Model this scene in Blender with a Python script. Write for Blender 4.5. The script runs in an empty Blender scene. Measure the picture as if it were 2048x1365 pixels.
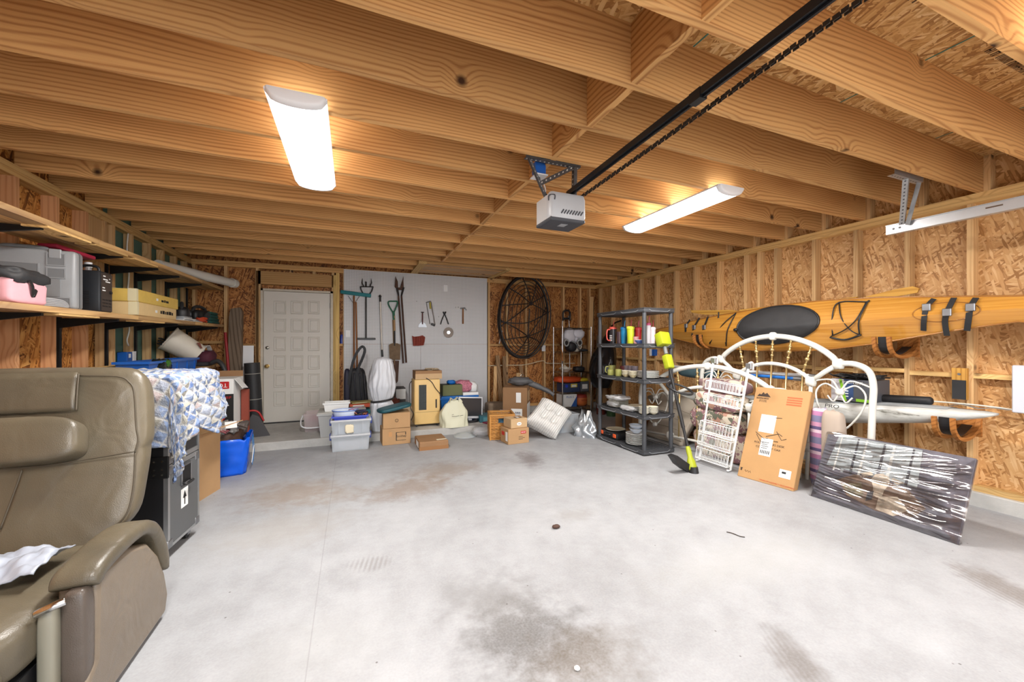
import bpy, bmesh, math, random
from mathutils import Vector, Matrix, noise as mnoise
PI = math.pi
R = math.radians
random.seed(7)
scn = bpy.context.scene
COL = scn.collection

# ------------------------------------------------------------------ camera, world, exposure
CAM_H = 1.32
FOC = 787.0
YAW = math.atan(320 / 787.0)
cam_d = bpy.data.cameras.new('camera')
cam_d.sensor_width = 36.0
cam_d.lens = FOC / 2048 * 36.0
cam_d.shift_y = 6.5 / 2048
cam_d.clip_start = 0.02
cam = bpy.data.objects.new('camera', cam_d)
cam.location = (0, 0, CAM_H)
cam.rotation_euler = (PI / 2, 0, -YAW)
COL.objects.link(cam)
scn.camera = cam

world = bpy.data.worlds.new('sky')
world.use_nodes = True
scn.world = world
wb = world.node_tree.nodes['Background']
wb.inputs['Color'].default_value = (0.90, 0.95, 1.0, 1)
wb.inputs['Strength'].default_value = 3.5

sun_d = bpy.data.lights.new('sun', 'SUN')
sun_d.energy = 5.0
sun_d.angle = R(3)
sun_d.color = (1.0, 0.95, 0.88)
sun = bpy.data.objects.new('sun', sun_d)
sun.rotation_euler = (R(38), 0, R(-35))
COL.objects.link(sun)
LED = 5.0
LED_W = 60.0

scn.view_settings.view_transform = 'Standard'
scn.view_settings.look = 'None'
scn.view_settings.gamma = 1.0
scn.view_settings.use_curve_mapping = False
scn.view_settings.exposure = 0.38
cy = scn.cycles
cy.max_bounces = 8; cy.diffuse_bounces = 3; cy.glossy_bounces = 3; cy.transmission_bounces = 5; cy.transparent_max_bounces = 8
cy.caustics_reflective = False; cy.caustics_refractive = False
cy.use_adaptive_sampling = True; cy.adaptive_threshold = 0.06

# ------------------------------------------------------------------ pixel -> world on a known plane
_s, _c = math.sin(YAW), math.cos(YAW)
def ray(u, v):
    a = (u - 1024) / FOC; b = -(v - 689) / FOC
    return Vector((a * _c + _s, -a * _s + _c, b))
def az(u, v, z=0.0):
    r = ray(u, v); t = (z - CAM_H) / r.z
    return Vector((r.x * t, r.y * t, z))
def ay(u, v, y):
    r = ray(u, v); t = y / r.y
    return Vector((r.x * t, y, CAM_H + r.z * t))
def ax(u, v, x):
    r = ray(u, v); t = x / r.x
    return Vector((x, r.y * t, CAM_H + r.z * t))

def pl(u, v, P, N):
    r = ray(u, v); P = Vector(P); N = Vector(N)
    t = N.dot(P - Vector((0, 0, CAM_H))) / N.dot(r)
    return Vector((0, 0, CAM_H)) + r * t

# ------------------------------------------------------------------ mesh builder
def frame_from(d):
    d = d.normalized()
    up = Vector((0, 0, 1)) if abs(d.z) < 0.95 else Vector((1, 0, 0))
    a = d.cross(up).normalized()
    return a, a.cross(d).normalized()

class MB:
    def __init__(self):
        self.v = []; self.f = []; self.m = []; self.cur = 0
    def add(self, vs, fs, M=None):
        o = len(self.v)
        for p in vs:
            p = Vector(p)
            self.v.append(M @ p if M else p)
        for f in fs:
            self.f.append(tuple(i + o for i in f)); self.m.append(self.cur)
        return self
    def box(self, x0, x1, y0, y1, z0, z1, M=None):
        vs = [(x, y, z) for z in (z0, z1) for y in (y0, y1) for x in (x0, x1)]
        fs = [(0, 2, 3, 1), (4, 5, 7, 6), (0, 1, 5, 4), (2, 6, 7, 3), (0, 4, 6, 2), (1, 3, 7, 5)]
        return self.add(vs, fs, M)
    def cbox(self, c, s, M=None):
        return self.box(c[0] - s[0] / 2, c[0] + s[0] / 2, c[1] - s[1] / 2, c[1] + s[1] / 2, c[2] - s[2] / 2, c[2] + s[2] / 2, M)
    def rbox(self, x0, x1, y0, y1, z0, z1, b=0.01, seg=2, M=None):
        bm = bmesh.new()
        bmesh.ops.create_cube(bm, size=1)
        for v in bm.verts:
            v.co = Vector((x0 + (v.co.x + .5) * (x1 - x0), y0 + (v.co.y + .5) * (y1 - y0), z0 + (v.co.z + .5) * (z1 - z0)))
        bmesh.ops.bevel(bm, geom=bm.edges[:], offset=b, segments=seg, affect='EDGES', profile=0.5)
        bm.verts.index_update()
        self.add([v.co.copy() for v in bm.verts], [[v.index for v in f.verts] for f in bm.faces], M)
        bm.free()
        return self
    def cyl(self, p0, p1, r0, r1=None, n=12, caps=True, M=None):
        p0 = Vector(p0); p1 = Vector(p1); r1 = r0 if r1 is None else r1
        a, b = frame_from(p1 - p0)
        vs = []
        for p, r in ((p0, r0), (p1, r1)):
            for i in range(n):
                t = 2 * PI * i / n
                vs.append(p + (a * math.cos(t) + b * math.sin(t)) * r)
        fs = [(i, (i + 1) % n, n + (i + 1) % n, n + i) for i in range(n)]
        if caps:
            fs += [tuple(range(n - 1, -1, -1)), tuple(range(n, 2 * n))]
        return self.add(vs, fs, M)
    def tube(self, pts, r, n=8, closed=False, M=None, flat=None):
        pts = [Vector(p) for p in pts]
        N = len(pts)
        rs = r if isinstance(r, (list, tuple)) else [r] * N
        tan = []
        for i in range(N):
            if closed: d = pts[(i + 1) % N] - pts[i - 1]
            else: d = pts[min(i + 1, N - 1)] - pts[max(i - 1, 0)]
            if d.length < 1e-9: d = Vector((0, 0, 1))
            tan.append(d.normalized())
        a, b = frame_from(tan[0])
        if flat is not None:
            fl = Vector(flat)
        vs = []
        for i in range(N):
            if i:
                a = a - tan[i] * a.dot(tan[i])
                if a.length < 1e-6: a, b = frame_from(tan[i])
                a.normalize(); b = a.cross(tan[i]).normalized()
            for k in range(n):
                t = 2 * PI * k / n
                vs.append(pts[i] + (a * math.cos(t) + b * math.sin(t)) * rs[i])
        fs = []
        for i in range(N if closed else N - 1):
            j = (i + 1) % N
            for k in range(n):
                fs.append((i * n + k, i * n + (k + 1) % n, j * n + (k + 1) % n, j * n + k))
        if not closed:
            fs += [tuple(range(n - 1, -1, -1)), tuple(range((N - 1) * n, N * n))]
        return self.add(vs, fs, M)
    def ribbon(self, pts, w, th, side, M=None):
        """flat strap along pts: width w along side vector, thickness th"""
        pts = [Vector(p) for p in pts]; side = Vector(side).normalized()
        vs = []; N = len(pts)
        for i, p in enumerate(pts):
            d = (pts[min(i + 1, N - 1)] - pts[max(i - 1, 0)]).normalized()
            s2 = (side - d * side.dot(d)).normalized()
            nn = d.cross(s2).normalized()
            for a, b in ((-1, -1), (1, -1), (1, 1), (-1, 1)):
                vs.append(p + s2 * a * w / 2 + nn * b * th / 2)
        fs = []
        for i in range(N - 1):
            for k in range(4):
                fs.append((i * 4 + k, i * 4 + (k + 1) % 4, (i + 1) * 4 + (k + 1) % 4, (i + 1) * 4 + k))
        fs += [(3, 2, 1, 0), tuple(range((N - 1) * 4, N * 4))]
        return self.add(vs, fs, M)
    def lathe(self, prof, n=16, M=None, cap=True):
        vs = []
        for r, z in prof:
            for i in range(n):
                t = 2 * PI * i / n
                vs.append((r * math.cos(t), r * math.sin(t), z))
        fs = []
        for j in range(len(prof) - 1):
            for i in range(n):
                fs.append((j * n + i, j * n + (i + 1) % n, (j + 1) * n + (i + 1) % n, (j + 1) * n + i))
        if cap:
            if prof[0][0] > 1e-5: fs.append(tuple(range(n - 1, -1, -1)))
            if prof[-1][0] > 1e-5: fs.append(tuple(range((len(prof) - 1) * n, len(prof) * n)))
        return self.add(vs, fs, M)
    def prism(self, poly, h, M=None, z0=0.0):
        n = len(poly)
        vs = [(p[0], p[1], z0) for p in poly] + [(p[0], p[1], z0 + h) for p in poly]
        fs = [tuple(range(n - 1, -1, -1)), tuple(range(n, 2 * n))] + [(i, (i + 1) % n, n + (i + 1) % n, n + i) for i in range(n)]
        return self.add(vs, fs, M)
    def grid(self, fn, nu, nv, cu=False, M=None):
        vs = [fn(i / (nu if cu else nu - 1), j / (nv - 1)) for j in range(nv) for i in range(nu)]
        fs = []
        for j in range(nv - 1):
            for i in range(nu if cu else nu - 1):
                k = (i + 1) % nu
                fs.append((j * nu + i, j * nu + k, (j + 1) * nu + k, (j + 1) * nu + i))
        return self.add(vs, fs, M)
    def loft(self, rings, caps=True, M=None):
        n = len(rings[0]); vs = [p for r in rings for p in r]; fs = []
        for j in range(len(rings) - 1):
            for i in range(n):
                fs.append((j * n + i, j * n + (i + 1) % n, (j + 1) * n + (i + 1) % n, (j + 1) * n + i))
        if caps:
            fs += [tuple(range(n - 1, -1, -1)), tuple(range((len(rings) - 1) * n, len(rings) * n))]
        return self.add(vs, fs, M)
    def ell(self, c, r, nu=14, nv=9, M=None, jit=0.0):
        c = Vector(c)
        def fn(a, b):
            t = 2 * PI * a; p = -PI / 2 + PI * b
            q = Vector((math.cos(t) * math.cos(p), math.sin(t) * math.cos(p), math.sin(p)))
            k = 1 + (jit * mnoise.noise(q * 2.3 + c * 9) if jit else 0)
            return Vector((c.x + r[0] * q.x * k, c.y + r[1] * q.y * k, c.z + r[2] * q.z * k))
        return self.grid(fn, nu, nv, cu=True, M=M)
    def sup(self, c, r, e1=.35, e2=.35, nu=24, nv=16, M=None, fn=None):
        # rounded pillow-like solid (superellipsoid)
        c = Vector(c)
        def pw(x, e): return math.copysign(abs(x) ** e, x)
        def g(a, b):
            t = 2 * PI * a; p = -PI / 2 + PI * b
            q = Vector((pw(math.cos(p), e1) * pw(math.cos(t), e2), pw(math.cos(p), e1) * pw(math.sin(t), e2), pw(math.sin(p), e1)))
            if fn: q = fn(q)
            return Vector((c.x + r[0] * q.x, c.y + r[1] * q.y, c.z + r[2] * q.z))
        return self.grid(g, nu, nv, cu=True, M=M)
    def mesh(self, name, mats, smooth=None):
        me = bpy.data.meshes.new(name)
        me.from_pydata([tuple(p) for p in self.v], [], self.f)
        mats = mats if isinstance(mats, (list, tuple)) else [mats]
        for m in mats: me.materials.append(m)
        if len(mats) > 1: me.polygons.foreach_set('material_index', self.m)
        bm = bmesh.new(); bm.from_mesh(me)
        bmesh.ops.recalc_face_normals(bm, faces=bm.faces[:])
        bm.to_mesh(me); bm.free()
        if smooth is not None:
            me.polygons.foreach_set('use_smooth', [True] * len(me.polygons))
            if smooth < 180:
                me.set_sharp_from_angle(angle=R(smooth))
        me.update()
        return me
    def build(self, name, mats, parent=None, loc=None, rot=None, smooth=None, solid=None, sub=0):
        me = self.mesh(name, mats, smooth)
        o = bpy.data.objects.new(name, me)
        COL.objects.link(o)
        if parent is not None: o.parent = parent
        if loc is not None: o.location = loc
        if rot is not None: o.rotation_euler = rot
        if solid:
            s = o.modifiers.new('thickness', 'SOLIDIFY'); s.thickness = solid; s.offset = 0
        if sub:
            s = o.modifiers.new('smoothing', 'SUBSURF'); s.levels = sub; s.render_levels = sub
        return o

def tag(o, label, cat, group=None, kind=None):
    o['label'] = label; o['category'] = cat
    if group: o['group'] = group
    if kind: o['kind'] = kind
    return o
def thing(name, label, cat, loc=(0, 0, 0), rz=0.0, group=None):
    o = bpy.data.objects.new(name, None)
    o.empty_display_size = 0.05
    COL.objects.link(o)
    o.location = loc; o.rotation_euler = (0, 0, rz)
    return tag(o, label, cat, group)
def struct(o, label=None, cat=None):
    o['kind'] = 'structure'
    if label: o['label'] = label; o['category'] = cat or o.name.split('_')[0]
    return o
def inst(me, name, parent=None, loc=(0, 0, 0), rot=(0, 0, 0), scale=None):
    o = bpy.data.objects.new(name, me); COL.objects.link(o)
    o.parent = parent; o.location = loc; o.rotation_euler = rot
    if scale: o.scale = scale
    return o
def copy_tree(o, parent=None, loc=None, rz=None, label=None):
    c = o.copy(); COL.objects.link(c)
    if parent is not None: c.parent = parent
    if loc is not None: c.location = loc
    if rz is not None: c.rotation_euler = (0, 0, rz)
    if label: c['label'] = label
    for ch in list(o.children):
        copy_tree(ch, c)
    return c
def T(x=0, y=0, z=0): return Matrix.Translation((x, y, z))
def RX(a): return Matrix.Rotation(a, 4, 'X')
def RY(a): return Matrix.Rotation(a, 4, 'Y')
def RZ(a): return Matrix.Rotation(a, 4, 'Z')
def basis(o, x, y, z):
    M = Matrix.Identity(4)
    for i, vv in enumerate((x, y, z)):
        for k in range(3): M[k][i] = vv[k]
    for k in range(3): M[k][3] = o[k]
    return M
def lerp(a, b, t): return a + (b - a) * t
def smooth_path(pts, k=6, closed=False):
    pts = [Vector(p) for p in pts]; out = []
    n = len(pts)
    for i in range(n if closed else n - 1):
        if closed: p0, p1, p2, p3 = pts[i - 1], pts[i], pts[(i + 1) % n], pts[(i + 2) % n]
        else: p0, p1, p2, p3 = pts[max(i - 1, 0)], pts[i], pts[i + 1], pts[min(i + 2, n - 1)]
        for j in range(k):
            t = j / k
            out.append(0.5 * ((2 * p1) + (p2 - p0) * t + (2 * p0 - 5 * p1 + 4 * p2 - p3) * t * t + (3 * p1 - p0 - 3 * p2 + p3) * t ** 3))
    if not closed: out.append(pts[-1])
    return out
def text(s, size, mat, parent, M, name='lettering', ext=0.0006, align='CENTER', sx=1.0):
    cu = bpy.data.curves.new(name, 'FONT')
    cu.body = s; cu.size = size; cu.extrude = ext
    cu.align_x = align; cu.align_y = 'CENTER'
    cu.materials.append(mat)
    tmp = bpy.data.objects.new('tmp', cu)
    me = bpy.data.meshes.new_from_object(tmp)
    bpy.data.objects.remove(tmp)
    o = bpy.data.objects.new(name, me); COL.objects.link(o)
    o.parent = parent
    o.matrix_local = M @ Matrix.Diagonal((sx, 1, 1, 1))
    return o

def scribble(parent, M, w, h, m, rows=1, seed=1, name='print', th=.0006):
    # print too small to read: short upright and level strokes set in rows
    rd = random.Random(seed); g = MB(); rh = h / rows
    for r in range(rows):
        x = -w / 2; z0 = h / 2 - (r + .85) * rh; z1 = z0 + rh * .7
        while x < w / 2:
            cw = rh * rd.uniform(.35, .6)
            g.box(x, x + cw * .28, z0, z1, 0, th, M)
            if rd.random() < .7: g.box(x, x + cw * .9, z1 - rh * .14, z1, 0, th, M)
            if rd.random() < .6: g.box(x + cw * .65, x + cw * .9, z0, z1, 0, th, M)
            if rd.random() < .5: g.box(x, x + cw * .9, (z0 + z1) / 2 - rh * .06, (z0 + z1) / 2 + rh * .06, 0, th, M)
            x += cw * 1.25 if rd.random() < .85 else cw * 2
    return g.build(name, m, parent)

# ------------------------------------------------------------------ materials
def lin(c):
    if isinstance(c, str):
        c = c.lstrip('#'); c = [int(c[i:i + 2], 16) for i in (0, 2, 4)]
    r = []
    for x in c[:3]:
        x /= 255.0
        r.append(x / 12.92 if x <= 0.04045 else ((x + 0.055) / 1.055) ** 2.4)
    return (*r, 1.0)
MATS = {}
def film_mat(name, rough=.06, base=.05, tint=(1, 1, 1, 1), gain=1.6):
    # thin clear plastic: transparent with a glossy sheen that grows at grazing angles
    if name in MATS: return MATS[name]
    t = NT(name); nt = t.t
    fr = t.n('Fresnel', {'IOR': 1.5}).outputs[0]
    f = t.math('ADD', t.math('MULTIPLY', fr, gain), base, clamp=True)
    tr = t.n('BsdfTransparent', {'Color': tint}); gl = t.n('BsdfGlossy', {'Color': (1, 1, 1, 1), 'Roughness': rough})
    mx = t.n('MixShader', {0: f, 1: tr.outputs[0], 2: gl.outputs[0]})
    nt.links.new(mx.outputs[0], t.out.inputs['Surface'])
    MATS[name] = t.m
    return t.m
class NT:
    def __init__(self, name):
        self.m = bpy.data.materials.new(name); self.m.use_nodes = True
        self.t = self.m.node_tree; self.b = self.t.nodes['Principled BSDF']
        self.out = self.t.nodes['Material Output']
    def n(self, typ, ins=None, **props):
        nd = self.t.nodes.new('ShaderNode' + typ)
        for k, v in props.items(): setattr(nd, k, v)
        for k, v in (ins or {}).items():
            if isinstance(v, bpy.types.NodeSocket): self.t.links.new(v, nd.inputs[k])
            else: nd.inputs[k].default_value = v
        return nd
    def math(self, op, a, b=0.0, c=0.0, clamp=False):
        return self.n('Math', {0: a, 1: b, 2: c}, operation=op, use_clamp=clamp).outputs[0]
    def vmath(self, op, a, b=(0, 0, 0)):
        return self.n('VectorMath', {0: a, 1: b}, operation=op).outputs[0]
    def mix(self, f, a, b, mode='MIX'):
        nd = self.n('Mix', data_type='RGBA', blend_type=mode, clamp_factor=True)
        for i, v in ((0, f), (6, a), (7, b)):
            if isinstance(v, bpy.types.NodeSocket): self.t.links.new(v, nd.inputs[i])
            else: nd.inputs[i].default_value = v
        return nd.outputs[2]
    def ramp(self, f, stops, interp='LINEAR'):
        nd = self.n('ValToRGB', {0: f}); cr = nd.color_ramp; cr.interpolation = interp
        while len(cr.elements) < len(stops): cr.elements.new(0.5)
        for e, (p, c) in zip(cr.elements, stops):
            e.position = p; e.color = c if len(c) == 4 else (*c, 1)
        return nd.outputs[0]
    def set(self, **kw):
        for k, v in kw.items():
            s = self.b.inputs[k.replace('_', ' ')]
            if isinstance(v, bpy.types.NodeSocket): self.t.links.new(v, s)
            else: s.default_value = v
        return self
    def bump(self, h, strength=0.3, dist=0.01):
        b = self.n('Bump', {'Strength': strength, 'Distance': dist, 'Height': h})
        self.t.links.new(b.outputs[0], self.b.inputs['Normal'])

def mat(name, col, rough=0.5, metal=0.0, var=0.0, vscale=8.0, bump=0.0, bscale=60.0, spec=None, trans=0.0, alpha=1.0, ior=None, emit=None, estr=0.0, sheen=0.0, coat=0.0):
    if name in MATS: return MATS[name]
    t = NT(name); c = lin(col)
    t.set(Base_Color=c, Roughness=rough, Metallic=metal)
    if var or bump:
        tc = t.n('TexCoord').outputs['Object']
    if var:
        nz = t.n('TexNoise', {'Vector': tc, 'Scale': vscale, 'Detail': 4.0, 'Roughness': 0.6}).outputs[0]
        f = t.n('MapRange', {0: nz, 1: 0.3, 2: 0.7, 3: 1 - var, 4: 1 + var * 0.6}).outputs[0]
        t.set(Base_Color=t.mix(1.0, c, t.n('CombineColor', {0: f, 1: f, 2: f}).outputs[0], 'MULTIPLY'))
    if bump:
        nb = t.n('TexNoise', {'Vector': tc, 'Scale': bscale, 'Detail': 3.0}).outputs[0]
        t.bump(nb, bump, 0.01)
    if spec is not None: t.set(Specular_IOR_Level=spec)
    if trans: t.set(Transmission_Weight=trans)
    if ior: t.set(IOR=ior)
    if alpha < 1: t.set(Alpha=alpha)
    if emit: t.set(Emission_Color=lin(emit), Emission_Strength=estr)
    if sheen: t.set(Sheen_Weight=sheen)
    if coat: t.set(Coat_Weight=coat)
    MATS[name] = t.m
    return t.m

def wood(name, light, dark, axis='X', rings=30.0, dist=5.0, knots=True, grain=0.75, rough=0.65, vary=0.26, knotscale=2.7, gray=None):
    if name in MATS: return MATS[name]
    t = NT(name)
    co = t.n('TexCoord').outputs['Object']
    rnd = t.n('ObjectInfo').outputs['Random']
    sp = t.n('SeparateXYZ', {0: co})
    o = {'X': (0, 1, 2), 'Y': (1, 0, 2), 'Z': (2, 0, 1)}[axis]
    x, y, z = [sp.outputs[i] for i in o]
    r1 = t.math('MULTIPLY', rnd, 37.0); r2 = t.math('MULTIPLY', rnd, 71.3)
    x = t.math('ADD', x, r1); y2 = t.math('ADD', y, r2); z2 = t.math('ADD', z, t.math('MULTIPLY', rnd, 5.7))
    v1 = t.n('CombineXYZ', {0: t.math('MULTIPLY', x, 0.55), 1: t.math('MULTIPLY', y2, 3.2), 2: t.math('MULTIPLY', z2, 3.2)}).outputs[0]
    n1 = t.n('TexNoise', {'Vector': v1, 'Scale': 1.0, 'Detail': 1.5, 'Roughness': 0.35}).outputs[0]
    ph = t.math('ADD', t.math('MULTIPLY', z, rings), t.math('MULTIPLY', y, rings * 0.7))
    ph = t.math('ADD', ph, t.math('MULTIPLY', n1, dist))
    vk = t.n('CombineXYZ', {0: x, 1: y2, 2: z2}).outputs[0]
    if knots:
        vo = t.n('TexVoronoi', {'Vector': vk, 'Scale': knotscale, 'Randomness': 1.0})
        d = vo.outputs['Distance']
        near = t.n('MapRange', {0: d, 1: 0.08, 2: 0.40, 3: 1.0, 4: 0.0}).outputs[0]
        ph = t.math('ADD', ph, t.math('MULTIPLY', t.math('POWER', near, 2.0), 2.6))
    sw = t.math('SINE', t.math('MULTIPLY', ph, 2 * PI))
    sw = t.math('MULTIPLY_ADD', sw, 0.5, 0.5)
    sw = t.math('POWER', sw, 2.6)
    vf = t.n('CombineXYZ', {0: t.math('MULTIPLY', x, 3.0), 1: t.math('MULTIPLY', y2, 140.0), 2: t.math('MULTIPLY', z2, 140.0)}).outputs[0]
    nf = t.n('TexNoise', {'Vector': vf, 'Scale': 1.0, 'Detail': 1.0}).outputs[0]
    v3 = t.n('CombineXYZ', {0: t.math('MULTIPLY', x, 1.3), 1: t.math('MULTIPLY', y2, 6), 2: t.math('MULTIPLY', z2, 6)}).outputs[0]
    nb = t.n('TexNoise', {'Vector': v3, 'Scale': 1.0, 'Detail': 1.5}).outputs[0]
    f = t.math('MULTIPLY', sw, grain)
    f = t.math('ADD', f, t.math('MULTIPLY', t.math('SUBTRACT', nf, 0.5), 0.55))
    f = t.math('ADD', f, t.math('MULTIPLY', t.math('SUBTRACT', nb, 0.5), 0.7), clamp=True)
    colr = t.mix(f, lin(light), lin(dark))
    if gray:
        g = t.n('MapRange', {0: nb, 1: 0.42, 2: 0.66, 3: 0.0, 4: 0.85}).outputs[0]
        colr = t.mix(g, colr, lin(gray))
    br = t.n('MapRange', {0: rnd, 1: 0, 2: 1, 3: 1 - vary, 4: 1 + vary * 0.5}).outputs[0]
    colr = t.mix(1.0, colr, t.n('CombineColor', {0: br, 1: br, 2: br}).outputs[0], 'MULTIPLY')
    if knots:
        k = t.n('MapRange', {0: d, 1: 0.05, 2: 0.11, 3: 1.0, 4: 0.0}).outputs[0]
        colr = t.mix(k, colr, lin((62, 38, 24)))
    t.set(Base_Color=colr, Roughness=rough, Specular_IOR_Level=0.25)
    MATS[name] = t.m
    return t.m

def osb(name, cols, plane='YZ', scale=1.0, bump=0.35):
    t = NT(name)
    co = t.n('TexCoord').outputs['Object']
    sp = t.n('SeparateXYZ', {0: co})
    i, j = {'YZ': (1, 2), 'XZ': (0, 2), 'XY': (0, 1)}[plane]
    v = t.n('CombineXYZ', {0: sp.outputs[i], 1: sp.outputs[j], 2: 0.0}).outputs[0]
    nz = t.n('TexNoise', {'Vector': v, 'Scale': 3.0, 'Detail': 2.0}).outputs[1]
    v = t.vmath('ADD', v, t.vmath('MULTIPLY', nz, (0.03, 0.03, 0)))
    val = None; rel = None
    for k, (a, sx, sy) in enumerate([(14, 11, 60), (-38, 13, 80), (75, 12, 70)]):
        mp = t.n('Mapping', {'Vector': v, 'Rotation': (0, 0, R(a)), 'Scale': (1 / (sx * scale), 1 / (sy * scale), 1), 'Location': (k * 3.7, k * 1.9, 0)}, vector_type='TEXTURE').outputs[0]
        vo = t.n('TexVoronoi', {'Vector': mp, 'Scale': 1.0, 'Randomness': 1.0}, voronoi_dimensions='2D')
        cs = t.n('SeparateColor', {0: vo.outputs['Color']})
        edge = t.math('MULTIPLY', vo.outputs['Distance'], 0.22)
        c = t.math('SUBTRACT', cs.outputs[0], edge)
        if val is None: val = c
        else:
            m = t.math('GREATER_THAN', cs.outputs[1], 0.52)
            val = t.n('Mix', {0: m, 2: val, 3: c}, data_type='FLOAT').outputs[0]
    nb = t.n('TexNoise', {'Vector': v, 'Scale': 1.3, 'Detail': 3.0}).outputs[0]
    val = t.math('ADD', val, t.math('MULTIPLY', t.math('SUBTRACT', nb, 0.5), 0.4))
    colr = t.ramp(val, [(p, lin(c)) for p, c in cols])
    t.set(Base_Color=colr, Roughness=0.55, Specular_IOR_Level=0.3)
    MATS[name] = t.m
    return t.m

W_JOIST = wood('joist_lumber', (220, 170, 110), (162, 103, 55), 'X', rings=44, dist=11.0, grain=.62)
W_BLOCK = wood('blocking_lumber', (216, 166, 106), (160, 104, 56), 'X', rings=30, dist=5)
W_STUD = wood('stud_lumber', (224, 184, 132), (186, 136, 84), 'Z', rings=34, dist=4, grain=0.5)
W_STUDL = wood('stud_lumber_fir', (216, 162, 116), (176, 112, 68), 'Z', rings=40, dist=4, grain=0.5)
W_PLATE = wood('plate_lumber', (232, 192, 128), (190, 140, 82), 'Y', rings=30, dist=4, grain=0.5)
W_PLATEX = wood('plate_lumber_back', (210, 165, 108), (168, 118, 66), 'X', rings=30, dist=4, grain=0.5)
W_SHELF = wood('shelf_lumber', (226, 184, 124), (176, 126, 74), 'Y', rings=24, dist=7, grain=0.6, gray=(158, 128, 100))
W_OLD = wood('weathered_lumber', (128, 110, 92), (84, 68, 54), 'Z', rings=24, dist=6, grain=0.8)
W_DARKOLD = wood('aged_lumber', (150, 118, 84), (104, 78, 54), 'Z', rings=30, dist=5, grain=0.6)
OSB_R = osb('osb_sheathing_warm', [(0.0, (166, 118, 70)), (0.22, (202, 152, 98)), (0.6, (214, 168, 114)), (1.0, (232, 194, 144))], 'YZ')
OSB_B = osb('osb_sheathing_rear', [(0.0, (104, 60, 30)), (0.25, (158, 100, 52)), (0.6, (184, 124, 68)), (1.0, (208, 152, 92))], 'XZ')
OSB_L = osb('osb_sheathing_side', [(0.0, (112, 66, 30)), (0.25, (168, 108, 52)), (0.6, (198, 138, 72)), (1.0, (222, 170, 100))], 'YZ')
OSB_C = osb('osb_subfloor', [(0.0, (160, 112, 62)), (0.25, (200, 152, 92)), (0.6, (216, 172, 112)), (1.0, (234, 200, 146))], 'XY')

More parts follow.
